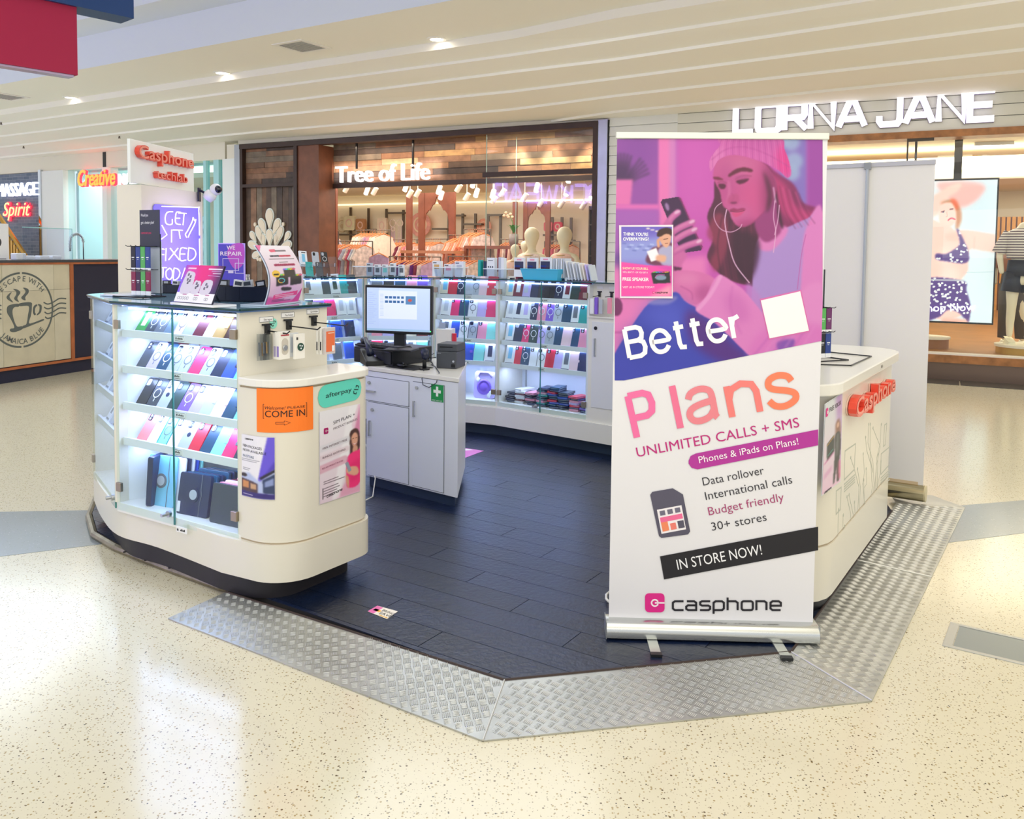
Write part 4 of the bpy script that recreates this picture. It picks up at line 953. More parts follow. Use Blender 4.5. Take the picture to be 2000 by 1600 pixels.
# Plans, one colour per letter
for ch,a,b,hp,c in (('P',(1239,862),(1294,850),92,'#ef6fa6'),('l',(1323,844),(1338,841),94,'#ec7399'),('a',(1345,833),(1409,820),92,'#e98490'),('n',(1425,822),(1492,809),92,'#f07f7b'),('s',(1500,806),(1564,793),92,'#f8825f')):
    bigword(ch,a,b,hp+4,c)
ftext(BN,T,'UNLIMITED CALLS + SMS',(1245,893),(1562,834),20,'#c01f7c',.0)
fpoly(BN,T,[(1345,900),(1349,891),(1359,886),(1598,839),(1598,870),(1362,917),(1351,914),(1345,906)],'#b3309a',-.003)
ftext(BN,T,'Phones & iPads on Plans!',(1366,905),(1560,868),14,'#fdf3fb',0,-.005)
for s_,a,b,c in (('Data rollover',(1374,949),(1493,926),'#2b2a33'),('International calls',(1379,977),(1548,944),'#2b2a33'),('Budget friendly',(1385,1007),(1532,978),'#a83a70'),('30+ stores',(1391,1037),(1498,1017),'#2b2a33')):
    ftext(BN,T,s_,a,b,17,c,-.004)
fpoly(BN,T,[(1289,1087),(1598,1029),(1598,1075),(1297,1132)],'#17161f',-.003); ftext(BN,T,'IN STORE NOW!',(1324,1113),(1489,1083),21,'#f5f5f8',0,-.005)
# sim card symbol
fpoly(BN,T,[(1270,967),(1274,961),(1314,954),(1334,966),(1348,1038),(1344,1044),(1292,1051),(1287,1047)],'#565366',-.003)
fpoly(BN,T,[(1283,996),(1331,987),(1340,1034),(1292,1043)],'#f3eef2',-.004)
def simcell(x0,y0,x1,y1,c): 
    e=lambda a,b:(1285+a*46+b*9,998-a*9+b*43); fpoly(BN,T,[e(x0,y0),e(x1,y0),e(x1,y1),e(x0,y1)],c,-.005)
for i in range(3): simcell(.06+i*.32,.03,.28+i*.32,.24,'#6f6c80')
simcell(.02,.32,.96,.54,'#ef6c9b'); simcell(.02,.54,.3,.95,'#f28a60'); simcell(.38,.66,.62,.95,'#ef7f72'); simcell(.70,.62,.96,.95,'#565366')
casphone_logo(BN,T,(1313,1192),(1526,1192),24,'#1a1822',-.003,mark=(1260,1196,38),stroke=.2)
# laminated poster hung on the banner
T2=thing('laminated_poster','small laminated poster about overpaying, fixed on the pink banner','poster',BN.w(0,0,0),BN.rz)
c4=[(1213,579),(1312,580),(1313,441),(1212,441)]
fpoly(BN,T2,[(1211,582),(1314,583),(1315,439),(1209,440)],'#e9dfe9',-.008,.002,'laminate'); 
B=Paint(0,0,340,465,2.6,'#7b6cc8'); B.grad('#6a5cc0','#9a86d8',True)
B.poly([(0,95),(340,60),(340,240),(0,240)],'#8f9ada',20,.9,sm=False)
for i in range(14): B.line([(8+i*17,110+(i*37%50)),(30+i*17,112+(i*37%50))],7,'#c7d6f6' if i%2 else '#5a64b0',.7,2)
for i in range(5): B.ell(180+i*30,12+i*9,14,5,'#f4ecd8',3,.9)
B.poly([(170,240),(200,150),(250,130),(340,110),(340,260)],'#6a3450',4); B.poly([(250,150),(340,130),(340,260),(270,250)],'#a8a5c8',5)
B.poly([(255,70),(262,40),(290,25),(325,32),(335,60),(330,100),(312,135),(290,135),(265,105)],'#dba58a',3); B.poly([(240,60),(250,25),(290,8),(335,15),(338,60),(322,50),(295,48),(262,66)],'#3a2018',3)
B.line([(250,130),(248,90),(275,82)],18,'#d99e80',1,3); B.line([(285,84),(312,80)],4,'#4a2418'); B.line([(295,112),(312,110)],4,'#8a4a38')
B.poly([(170,165),(235,140),(262,215),(200,235)],'#eceaf2',2,sm=False); B.poly([(240,190),(300,195),(290,235),(235,225)],'#dda68c',4)
B.poly([(0,235),(180,258),(340,262),(340,465),(0,465)],'#ee4aa6',3,sm=False); B.poly([(200,258),(340,262),(340,300)],'#b83aa8',10,.6,sm=False); B.poly([(180,465),(340,380),(340,465)],'#f5a8b8',12,.8,sm=False)
B.poly([(200,310),(225,300),(325,300),(330,375),(215,380)],'#23272c',2,sm=False)
for i,c in enumerate(('#6adf4a','#38b8f0','#a05af0','#e8488a','#f0c030')): B.line([(215+i*20,304),(235+i*20,302)],6,c,.9,1)
B.ell(265,340,38,17,'#7a8fa8',3); B.line([(228,340),(245,322),(290,322)],4,'#d060c0',.9)
def pmap(X,Y):
    px=1213.5+X/3.44; py=443+Y/3.42; U,Z=BN.npx(px,py,-.009); return U,np.full_like(U,-.009),Z
B.build('photo_print',pmap,T2,PRINT)
for s_,a,b,h,c,bo in (("THINK YOU'RE",(1217,460),(1266,461),6.5,'#ffffff',.02),('OVERPAYING?',(1217,470),(1267,470),6.5,'#ffffff',.02),('SHOW US YOUR BILL',(1216,526),(1266,527),4.5,'#fff0c8',.01),("WE'LL BEAT IT - OR YOU GET A",(1216,533),(1265,534),3.2,'#ffffff',0),('FREE SPEAKER',(1216,548),(1267,549),6.5,'#ffffff',.02),('VISIT US IN STORE TODAY!',(1216,563),(1278,563),4.2,'#ffe9f4',0)):
    ftext(BN,T2,s_,a,b,h,c,bo,-.010)
casphone_logo(BN,T2,(1280,573),(1304,573),3.4,'#17151c',-.010,mark=(1274,573.5,4))
# ================================================================ right counter
T=thing('service_counter','white service counter with round corners at the right','counter')
m=MB(); m.prism(rshape(0),.345,.995); m.build('body',CREAM,T,auto=True)
m=MB(); m.prism(rshape(.002),.10,.335); m.build('plinth',CREAM,T,auto=True)
m=MB(); m.prism(rshape(-.004),.335,.345); m.build('plinth_gap',mat('shadow gap','#b8a88e',.6),T)
m=MB(); m.prism(rshape(-.03),ZP,.10); m.build('kickboard',BLACK,T,auto=True)
m=MB(); m.prism(rshape(.03),1.0,1.052); m.build('worktop',WHITE,T,bevel=.006)
m=MB(); m.prism(rshape(-.003),.995,1.0); m.build('shadow_gap',mat('shadow gap','#b8a88e',.6),T)
m=MB(); m.box(1.02,1.05,-.034,-.03,1.02,1.033); o=m.build('small_badge',mat('badge','#8a8880',.4),T); o.matrix_world=FRC.M
SC=T
# red 3d letters on it
T=thing('counter_letters','coral red raised Casphone letters on the white service counter','sign',FRC.o,FRC.rz)
ua,za=FRC.px(1664,822,-.03); ub,zb=FRC.px(1742,776,-.03)
RED=mat('coral acrylic','#f0503c',.3,coat=.3); REDF=mat('coral face','#f98f7c',.3)
hh=FRC.px(1668,783,-.03)[1]-FRC.px(1668,822,-.03)[1]
mb=text('Casphone',hh,.035,bold=.035,width=ub-ua); moved(mb,ua,-.012,za+.01).build('letter_block',RED,T)
mb=text('Casphone',hh*.9,.001,bold=.006,width=(ub-ua)*.98); moved(mb,ua+.005,-.0485,za+.018).build('letter_face',REDF,T)
m=MB(); moved(text('Casphone',hh,.006,bold=.045,width=ub-ua),ua-.0,-.001,za+.01).build('letter_backing',mat('pale pink acrylic','#f0cfc0',.3),T)
# engraved circuit drawing
T=thing('circuit_artwork','grey circuit line drawing of screens and traces on the service counter','wall graphic',FRC.o,FRC.rz)
GR=mat('engraved grey','#b9bdb0',.5); paths=[]; dots=[]
def cp(x,y): return (1580+x/2.7595,720+y/2.7595)
for p in ([(322,300),(318,400),(345,500),(352,620),(340,720)],[(345,320),(385,420),(365,520),(356,620),(350,710)],[(305,370),(312,440),(335,520),(342,640),(328,740)],[(390,300),(385,400),(366,480),(360,640),(360,700)],[(372,460),(370,540),(366,690)],[(292,460),(300,560),(290,620),(300,720),(318,750)],[(262,540),(278,640),(272,760)],[(205,690),(225,780),(228,860)],[(216,680),(240,790),(238,850)],[(245,720),(252,820)],[(185,790),(183,900)],[(190,850),(188,905)],[(225,480),(245,540),(270,640),(262,810)],[(295,600),(300,740)],[(388,500),(385,560),(360,680)],[(160,760),(155,930)],[(308,540),(312,620),(300,640)],[(330,300),(330,480),(345,560)]):
    paths.append([cp(*q_) for q_ in p]); dots.append(cp(*p[0]))
frib(FRC,T,paths,.0035,None,-.0008,'trace',GR)
m=MB()
for d_ in dots:
    a,b=FRC.px(*d_); m.sheet(ell(a,b,.008,.008,10),-.0012,0)
m.build('trace_dot',GR,T)
frib(FRC,T,[[cp(*p) for p in ((195,445),(252,405),(245,545),(190,600))],[cp(*p) for p in ((148,660),(175,640),(170,760),(147,785))],[cp(*p) for p in ((408,305),(420,295),(412,410),(402,420))],[cp(*p) for p in ((390,460),(438,420),(432,520),(388,570))]],.007,None,-.0008,'device_outline',GR,closed=True)
frib(FRC,T,[[cp(190,625+i*13),cp(248,572+i*13)] for i in range(4)]+[[cp(388,590+i*13),cp(436,545+i*13)] for i in range(5)],.006,None,-.0008,'keyboard_lines',GR)
# poster on the counter
T=thing('wall_poster','FREE XBOX poster with a standing woman, fixed on the service counter','poster',FRC.o,FRC.rz)
PC=[(1605,969),(1642,941),(1646,766),(1612,790)]
fpoly(FRC,T,PC,'#dfe4e6',-.004,.003,'sheet')
B=Paint(0,0,100,500,2.4,'#cfdadd'); B.grad('#d7dfe2','#e8c3da',True); B.poly([(62,0),(100,0),(100,500),(82,300)],'#b48ac8',10,.8,sm=False)
B.poly([(18,230),(58,205),(60,300),(20,330)],'#26302e',2,sm=False); B.line([(20,240),(56,214)],7,'#c08a30',.8,1); B.line([(26,300),(52,284)],5,'#3fb0a0',.8,1)
B.ell(77,168,10,22,'#caa08a',3); B.poly([(66,150),(80,130),(92,170),(90,240),(68,240),(64,190)],'#8a5f48',4,.9); B.ell(78,165,6,16,'#dcb09a',2)
B.poly([(64,215),(90,215),(96,300),(88,400),(92,480),(80,480),(76,400),(66,480),(60,470),(64,330)],'#2b2c2e',3); B.poly([(72,220),(84,220),(82,330),(72,330)],'#8a9290',4,.7); B.poly([(84,380),(95,380),(98,470),(86,470)],'#d8507a',5,.7)
B.poly([(5,330),(60,300),(60,310),(5,342)],'#c86aa8',3,.7,sm=False); B.poly([(5,395),(50,370),(50,400),(5,425)],'#d59ac4',4,.7,sm=False)
def pmap(X,Y):
    a=X/100; b=Y/500; px=(1612.5*(1-a)+1645.5*a)*(1-b)+(1605.5*(1-a)+1641.5*a)*b; py=(791*(1-a)+768*a)*(1-b)+(967*(1-a)+940*a)*b
    U,Z=FRC.npx(px,py,-.005); return U,np.full_like(U,-.005),Z
B.build('photo_print',pmap,T,PRINT)
ftext(FRC,T,'FREE XBOX',(1620,806),(1643,790),9,'#33313a',0,-.006)
um,zm=FRC.px(1613,815,-.006); a_,b_=logo_c(.035); moved(a_,um,-.006,zm).build('logo_mark',ink('#e0218a'),T); moved(b_,um,-.0066,zm).build('logo_ring',ink('#fbeef5'),T)
casphone_logo(FRC,T,(1610,965),(1624,954),4,n=-.006)
# white banner seen from behind, beyond the counter
WB=Frame(V2(2.62,5.32)-AD*.86,(2.62,5.32))
T=thing('roll_up_banner','plain white back of a roll-up banner behind the service counter','banner',WB.o,WB.rz)
zt_=2.20; VIN2=mat('banner back','#e6e4e2',.55)
m=MB(); m.box(0,.86,.0,.002,.10,zt_-.02); m.build('sheet',VIN2,T)
m=MB(); m.box(-.004,.864,-.012,.010,zt_-.03,zt_); m.build('top_rail',mat('grey rail','#b9bac4',.4),T,bevel=.002)
uu=WB.px(1690,500)[0]; m=MB(); m.cyl((uu,-.02,.1),.010,zt_-.12,10); m.build('support_pole',mat('pole grey','#aeb4bd',.35,.5),T)
m=MB(); m.box(uu-.02,uu+.02,-.03,.0,zt_-.045,zt_-.0); m.build('pole_clip',mat('clip grey','#8f949c',.4),T)
m=MB(); m.cyl((-.01,0,.095),.052,.88,24,'X'); m.build('cassette',mat('bronze chrome','#b5ab8c',.18,.95),T,auto=True)
m=MB(); m.cyl((.87,0,.095),.052,.01,24,'X'); m.build('end_cap',mat('cap beige','#c9bd98',.4),T,auto=True)
m=MB(); m.box(.03,.83,-.003,.0,.13,.165); m.build('hem_strip',mat('hem tan','#cdb898',.6),T)
# ================================================================ goods
PC={'grey':'#6c737c','dark grey':'#3c4450','black':'#191c24','navy':'#16284e','blue':'#2d57c8','light blue':'#7cc6ea','white':'#eef0f4','frosted':'#c3cad6','lilac':'#c7b8f0','purple':'#8560d8','pink':'#f29ab4','pale pink':'#f0cfd6',
 'hot pink':'#ec2f74','red':'#dc2440','maroon':'#7a1e34','teal':'#12a5a2','mint':'#8fe6dc','green':'#1f9a3e','dark green':'#1d3f3c','tan':'#d9ac66','brown':'#5b3a33','silver':'#b8bfca','orange':'#e87040','glitter grey':'#7d93a5','petrol':'#12496a','peach':'#ef8d92','cream':'#efe6d4'}
PM={k:mat('goods '+k,c,.32,coat=.2) for k,c in PC.items()}
PM['glitter grey']=mat('goods glitter','#7d93a5',.3,noise=.6,nscale=400)
DARKL=mat('camera glass','#0d1226',.15,coat=.5)
_g={}
def gm_(key,fn):
    if key not in _g:
        mb=fn(); me=mb.mesh(key); me.materials.append(WHITE)
        if mb.smooth: pass
        _g[key]=me
    return _g[key]
def inst(name,key,fn,m,parent,label=None):
    o=link(name,gm_(key,fn),parent); o.material_slots[0].link='OBJECT'; o.material_slots[0].material=m
    if label: o['label']=label
    return o
def slab(w,h,r,t,z0=0): 
    def f():
        m=MB(); m.sheet(rrect(-w/2,w/2,z0,z0+h,r,3),0,t); return m
    return f
def cam_fn():
    m=MB(); m.sheet(rrect(-.032,-.004,.112,.148,.008,3),-.0015,.001); return m
def lens_fn():
    m=MB()
    for z in (.122,.139): m.cyl((-.018,-.0028,z),.0068,.0015,10,'Y')
    return m
def ring_fn():
    m=MB(); n=18
    for r0,r1,y in ((.021,.026,-.001),):
        vs=[]; 
        for i in range(n):
            a=2*math.pi*i/n; c,s=math.cos(a),math.sin(a); vs+=[(c*r0,y,.078+s*r0),(c*r1,y,.078+s*r1)]
        m.add(vs,[(2*i,2*i+1,(2*i+3)%(2*n),(2*i+2)%(2*n)) for i in range(n)][::1])
        m.f=[f[::-1] for f in m.f]
    m.box(-.002,.002,-.0012,0,.033,.048); return m
def disc_fn():
    m=MB(); m.cyl((0,-.0012,.078),.012,.0012,14,'Y'); return m
def tab_fn():
    m=MB(); m.box(.018,.041,-.003,.0,.068,.085); return m
def seam_fn():
    m=MB(); m.box(.030,.0315,-.0008,.0,.004,.151); m.box(-.009,.009,-.001,0,.142,.146); return m
def strip(y0,y1,x0=-.034,x1=.034,d=.001):
    def f():
        m=MB(); m.box(x0,x1,-d,0,y0,y1); return m
    return f
def goods(fr,u,n,z,kind,col,label,lean=35,roll=0,group=None,extra=None,sc=1.0,yaw=0):
    M=fr.M@Matrix.Translation((u,n,z))@Matrix.Rotation(math.radians(yaw),4,'Z')@Matrix.Rotation(math.radians(-lean),4,'X')@Matrix.Rotation(math.radians(roll),4,'Y')@Matrix.Scale(sc,4)
    nm={'C':'phone_case','R':'phone_case','K':'phone_case','F':'wallet_case','B':'boxed_phone_case','T':'phone_case'}[kind]; cat='packaged case' if kind=='B' else 'phone case'
    T=thing(nm,label,cat,M=M,group=group); m=PM[col]
    if kind in 'CRKT':
        inst('shell','case',slab(.078,.156,.011,.011),m,T)
        inst('camera_opening','cam',cam_fn,DARKL if col not in('black','navy') else PM['silver'],T)
        inst('camera_lens','lens',lens_fn,PM['silver'] if col!='silver' else DARKL,T)
    if kind=='R': inst('magnet_ring','ring',ring_fn,PM['white'] if col in('black','navy','dark grey','blue','petrol','pink','hot pink','red','green','dark green','grey','purple') else PM['grey'],T)
    if kind=='T':
        inst('magnet_ring','ring',ring_fn,PM['grey'],T)
        inst('bumper_edge','bump',lambda:_frame(.078,.156,.004),PM[extra or 'silver'],T)
    if kind=='K': inst('logo_disc','disc',disc_fn,PM['navy'] if col!='navy' else PM['white'],T)
    if kind=='F':
        inst('cover','folio',slab(.082,.158,.006,.016),m,T); inst('clasp_tab','tab',tab_fn,PM[extra] if extra else m,T); inst('stitching','seam',seam_fn,PM['frosted'] if col in('white',) else m,T)
    if kind=='B':
        inst('carton','carton',slab(.086,.165,.002,.020),m,T); inst('picture','pic',strip(.045,.13,-.018,.018),PM[extra or 'light blue'],T)
        inst('title_print','ttl',strip(.143,.151,-.02,.026),DARKL,T); inst('footer_print','ftr',strip(.006,.016,-.036,.036),PM['grey'],T)
    return T
def _frame(w,h,t):
    m=MB(); ribbon(m,rrect(-w/2+t/2,w/2-t/2,t/2,h-t/2,.009,3),t,-.002,.001,True); return m
def backstock(fr,u,n,z,col,label,group,lean=35,folio=False):
    M=fr.M@Matrix.Translation((u,n,z))@Matrix.Rotation(math.radians(-lean),4,'X')
    o=link('phone_case',gm_('case1',slab(.078,.156,.011,.011)),None); o.material_slots[0].link='OBJECT'; o.material_slots[0].material=PM[col]; o.matrix_world=M; tag(o,label,'phone case',group)
ORD=['first','second','third','fourth','fifth','sixth','seventh','eighth','ninth','tenth','eleventh','twelfth','thirteenth']
KN={'C':'phone case','R':'ringed phone case','K':'phone case with disc','F':'wallet case','B':'boxed case','T':'clear-edged phone case'}
def row(fr,u0,u1,z,rowname,casename,items,n0=.045,lean=35,sc=1.0):
    k=len(items)
    for i,it in enumerate(items):
        kind,col=it[0],it[1]; ex=it[2] if len(it)>2 else None; nb=it[3] if len(it)>3 else 0
        u=u0+(u1-u0)*(i+.5)/k; g='phone cases in the %s'%casename
        goods(fr,u,n0+random.uniform(0,.004),z+.002,kind,col,'%s %s, %s from left, %s shelf, %s'%(col,KN[kind],ORD[i],rowname,casename),lean,random.uniform(-2,2),g,ex,sc)
        for b in range(nb):
            c=random.choice(('navy','grey','lilac','maroon','frosted','silver','blue','black','dark green'))
            backstock(fr,u+.012+.010*(b+1),n0+.020+.017*(b+1),z+.004+.0035*b,c,'%s case %s behind the %s item, %s shelf, %s'%(c,('just','two','three','four')[b],ORD[i],rowname,casename),'spare phone cases in the %s'%casename,lean)
LN_='left front cabinet'; L=FC.L
x0=.085; x1=L-.03
row(FC,x0,x1,SH1[3],'top',LN_,[('B','green','cream'),('R','dark grey',None,1),('R','grey',None,1),('C','glitter grey',None,1),('T','pale pink','silver',1),('C','frosted',None,1),('C','maroon',None,1),('C','cream'),('F','tan'),('F','brown'),('F','dark green','tan')],sc=.92)
row(FC,x0,x1,SH1[2],'second',LN_,[('C','dark grey',None,2),('R','lilac',None,3),('R','petrol',None,1),('T','silver','frosted',2),('T','frosted','silver',2),('C','hot pink',None,2),('R','frosted',None,1),('C','navy',None,3),('F','blue','navy',2),('F','mint')])
row(FC,x0,x1,SH1[1],'third',LN_,[('C','black',None,1),('R','dark grey',None,1),('K','silver',None,1),('C','dark green',None,1),('R','purple',None,2),('C','lilac',None,3),('F','frosted'),('F','pale pink'),('F','petrol'),('F','mint')])
row(FC,x0,x1,SH1[0],'fourth',LN_,[('C','peach',None,1),('C','white',None,1),('T','mint','teal',1),('C','pale pink',None,1),('K','silver'),('C','red'),('C','petrol'),('F','mint'),('F','hot pink','grey'),('F','dark grey')])
for z,r in zip(SH1,('lowest','lower','upper','top')):
    row(FL,.10,.52,z,r,'angled end cabinet',[('B','white','grey'),('C','frosted',None,1),('B','white','light blue'),('C','grey')],lean=30,sc=.95)
# tablet folios on the floor of the left cabinet
def tablet(fr,u,n,z,w,h,t,col,label,yaw,lean,ring=None,group='tablet cases at the bottom of the left cabinet'):
    M=fr.M@Matrix.Translation((u,n,z))@Matrix.Rotation(math.radians(yaw),4,'Z')@Matrix.Rotation(math.radians(-lean),4,'X')
    T=thing('tablet_case',label,'tablet case',M=M,group=group); m=MB(); m.sheet(rrect(-w/2,w/2,0,h,.012,4),0,t); m.build('cover',PM[col],T,bevel=.002)
    if ring:
        m=MB(); m.cyl((.0,-.003,h*.5),.036,.003,28,'Y'); m.build('swivel_ring',PM[ring],T); m=MB(); m.cyl((0,-.0045,h*.5),.024,.002,24,'Y'); m.build('ring_centre',PM['silver'],T)
        m=MB(); m.tube([(.045,-.001,0),(.045,-.001,h*.35),(.052,-.001,h*.5),(.045,-.001,h*.65),(.045,-.001,h)],.0018,5); m.build('seam',PM['grey'],T)
        m=MB(); m.box(-w/2+.004,-w/2+.022,-.002,0,.01,.06); m.build('barcode_label',PM['white'],T)
    return T
tablet(FC,.15,.12,ZBc,.20,.25,.03,'navy','slim navy tablet sleeve seen edge-on at the bottom left',-68,4)
tablet(FC,.235,.07,ZBc,.185,.25,.012,'light blue','light blue tablet case with round swivel ring, bottom shelf',8,8,'grey')
for i,c in enumerate(('white','navy','white','blue','mint')): tablet(FC,.27+.006*i,.095+.02*i,ZBc,.185,.245,.010,c,'%s tablet case, %s behind the light blue swivel case'%(c,ORD[i]),8,8)
for i in range(6): tablet(FC,.50+.010*i,.055+.026*i,ZBc,.20,.20-.004*(i%3)+.002*i,.018,'petrol' if i%2 else 'navy','%s tablet folio, %s in the dark block beside the lock'%('petrol' if i%2 else 'navy',ORD[i]),6,10,'navy' if i==0 else None)
for i in range(6): tablet(FC,.75+.010*i,.05+.026*i,ZBc,.21,.185-.003*(i%2)+.002*i,.018,('dark grey','pink','pale pink','maroon','pink','lilac')[i],'%s tablet folio, %s in the block at the bottom right'%(('dark grey','pink','pale pink','maroon','pink','lilac')[i],ORD[i]),4,9)
# back cabinets
bn=['far left back cabinet','screened back cabinet','narrow back cabinet','wide back cabinet']
def r4(i,rows,names=('top','second','third','fourth'),sc=1.14,x0=.05,x1=None,lean=14):
    fr=BF[i]
    for z,nm,it in zip(SH2[::-1],names,rows):
        if it: row(fr,x0,x1 or fr.L-.045,z,nm,bn[i],it,n0=.04,lean=lean,sc=sc)
r4(0,[[('B','white','grey'),('C','white'),('C','dark grey'),('B','white','dark green'),('F','teal'),('F','dark grey')],[('F','black'),('F','purple'),('F','hot pink'),('B','white','frosted'),('B','white','silver')],[('F','blue'),('F','light blue','white'),('F','blue'),('F','navy')],[('F','pink'),('C','frosted'),('C','grey'),('F','blue')]])
r4(1,[[('C','grey'),('C','black'),('C','petrol'),('C','pink'),('C','purple')],[('C','frosted'),('F','blue'),('F','red'),('C','silver'),('F','purple')],[('F','pink'),('F','lilac'),('C','frosted'),('C','cream'),('F','maroon')],[('F','red'),('C','silver'),('F','navy'),('B','white','grey'),('F','mint')]])
r4(2,[[('B','cream','light blue'),('C','red'),('R','navy'),('B','frosted','silver'),('R','silver'),('F','pale pink'),('F','red','white')],[('B','white','frosted'),('C','hot pink'),('C','petrol'),('T','white','silver'),('F','lilac'),('F','hot pink')],[('B','white','grey'),('F','blue'),('R','white'),('T','silver','navy'),('C','pink'),('F','mint')],[('F','black'),('C','navy'),('F','blue','purple'),('F','mint'),('B','white','navy')]])
r4(3,[[('B','cream','light blue'),('B','maroon','white'),('B','lilac','frosted'),('C','navy'),('K','black'),('C','black'),('R','navy'),('B','white','maroon'),('F','dark green'),('F','maroon')],
 [('B','white','frosted'),('B','white','navy'),('B','white','lilac'),('R','navy'),('R','pink'),('R','purple'),('R','frosted'),('C','petrol'),('B','white','grey'),('C','teal')],
 [('B','white','light blue'),('C','navy'),('R','hot pink'),('R','dark green'),('R','lilac'),('R','silver'),('C','petrol'),('F','pale pink'),('C','petrol'),('C','pink')],
 [('B','white','light blue'),('C','red'),('R','petrol'),('C','white'),('T','white','black'),('C','red'),('C','lilac'),('B','white','grey'),('F','pale pink'),('F','navy')]])
# purple tablet case and sundries at the bottom of the narrow back cabinet
fr=BF[2]
M=fr.M@Matrix.Translation((fr.L-.17,.09,ZB2))@Matrix.Rotation(math.radians(-8),4,'X')
T=thing('tablet_case','lilac childrens tablet case with round swivel stand, behind the white till cabinet','tablet case',M=M)
m=MB(); m.sheet(rrect(-.10,.10,0,.235,.03,5),0,.03); m.build('shell',PM['lilac'],T,bevel=.004)
m=MB(); m.tube([(-.055,-.004,.19),(-.04,-.01,.225),(.04,-.01,.225),(.07,-.004,.19)],.009,8); m.build('handle',PM['lilac'],T,smooth=True)
m=MB(); m.lathe([(.068,0),(.068,.006),(.05,.012),(.045,.006),(.03,.012),(.001,.012)],n=26,M=Matrix.Translation((0,0,.10))@Matrix.Rotation(math.radians(90),4,'X')); m.build('swivel_stand',PM['purple'],T,smooth=True)
for dx,dz in ((-.06,.16),(.065,.05),(.05,.03)): m=MB(); m.ball((dx,-.004,dz),.018,10,7,(1,.4,1.2)); m.build('flower_patch',PM['white'],T,smooth=True)
for i in range(7): 
    M=fr.M@Matrix.Translation((.10+.012*(i%2),.10,ZB2+.002+.029*i)); o=MB(); o.box(-.09,.09,-.05,.10,0,.024); x=o.build('boxed_goods',PM[('navy','white','pink','petrol','silver','blue','navy')[i]],None); x.matrix_world=M; tag(x,'%s flat box, %s up in the pile behind the till cabinet'%(('navy','white','pink','petrol','silver','blue','dark blue')[i],ORD[i]),'box','boxes piled in the narrow back cabinet')
# piles of wallet cases lying on the floor of the wide cabinet
fr=BF[3]; gi=0
piles=[(.10,5,('dark grey','navy','black')),(.19,7,('white','maroon','white')),(.30,6,('navy','black','pink')),(.42,9,('navy','teal','pink','petrol')),(.53,10,('navy','petrol','blue','red')),(.63,8,('navy','dark grey','blue')),(.75,7,('pink','navy','red','lilac')),(.85,5,('navy','purple','dark grey'))]
for p,(uu,nn_,cs) in enumerate(piles):
    zz=ZB2+.002
    for k in range(nn_):
        c=cs[k%len(cs)]; t_=.017; M=fr.M@Matrix.Translation((uu+random.uniform(-.012,.012),.14+random.uniform(-.01,.01),zz))@Matrix.Rotation(math.radians(random.uniform(-16,16)),4,'Z')
        T=thing('wallet_case','%s wallet case lying flat, %s up in the %s floor pile, wide back cabinet'%(c,ORD[k],ORD[p]),'phone case',M=M,group='wallet cases lying in piles')
        inst('cover','lyingfolio',lambda:MB().box(-.042,.042,-.08,.08,0,.006).box(-.042,.042,-.08,.08,.010,.016).box(-.042,-.038,-.08,.08,.006,.010),PM[c],T)
        inst('lining','lyinglining',lambda:MB().box(-.038,.040,-.077,.077,.0062,.0098),PM['frosted'],T); zz+=t_
# ---------------------------------------------------------------- hooks and hanging packs on the end wall (front faces local -y of FW)
FW2=FW
SS=mat('pack clear','#d9dcdf',.2); 
for i,(x,y,txt) in enumerate(((520,634,'Straps'),(562,625,'Pop Sockets'),(611,618,'Card Holders'))):
    uu,zz=FW.px(x,y,-.003)
    T=thing('peg_hook',['left hook with black arm carrying boxed phone grips','middle hook with black arm holding card packs','right hook with black arm, bare at its tip'][i],'hook',FW.w(uu,0,zz),FW.rz)
    m=MB(); m.box(-.025,.025,-.012,-.002,-.004,.004); m.box(-.010,.010,-.020,-.002,-.045,-.004); m.build('bracket',BLACK,T)
    m=MB(); Lh=(.14,.20,.22)[i]; m.tube([(0,-.015,-.028),(0,-Lh,-.034),(0,-Lh-.018,-.022)],.0032,6); m.build('arm',BLACK,T)
    m=MB(); m.box(-.04,.04,-.004,-.0005,.012,.036); m.build('hook_label',mat('label white','#f1f1f1',.4),T)
    m=MB(); ribbon(m,[(-.039,.013),(.039,.013),(.039,.035),(-.039,.035)],.0014,-.0045,-.004,True); m.build('label_border',ink('#33333a'),T)
    lt=text(txt,.009,width=.048); moved(lt,-.016,-.0048,.019).build('lettering',ink('#22222a'),T)
uu,zz=FW.px(534,632,-.002); T=thing('round_sticker','round mint sticker with black arrows, between the left and middle hooks','sticker',FW.w(uu,0,zz),FW.rz)
m=MB(); m.sheet(ell(0,0,.022,.024,24),-.003,-.001); m.build('disc',mat('mint sticker','#8fe0cc',.4),T)
m=MB(); ribbon(m,[(-.012,-.002),(-.012,-.008),(-.004,-.012),(.0,-.006)],.003,-.004,-.003); ribbon(m,[(.012,.004),(.012,.010),(.004,.012),(0,.006)],.003,-.004,-.003); ribbon(m,[(-.008,.0),(.008,.002)],.0025,-.004,-.003); m.build('arrows',ink('#17171c'),T)
def pack(x,y,w,h,t,n,label,col,parts,name='hanging_pack',cat='package'):
    uu,zz=FW.px(x,y,n); T=thing(name,label,cat,FW.w(uu,n,zz-h),FW.rz,'packages hanging on the end wall hooks')
    m=MB(); m.box(-w/2,w/2,0,t,0,h); m.build('pack',col,T,bevel=.0015)
    for nm,fn,mm in parts: m=MB(); fn(m); m.build(nm,mm,T)
    return T
BX=mat('pack card','#efece4',.5); PURP=mat('pack purple','#8f7cc0',.5)
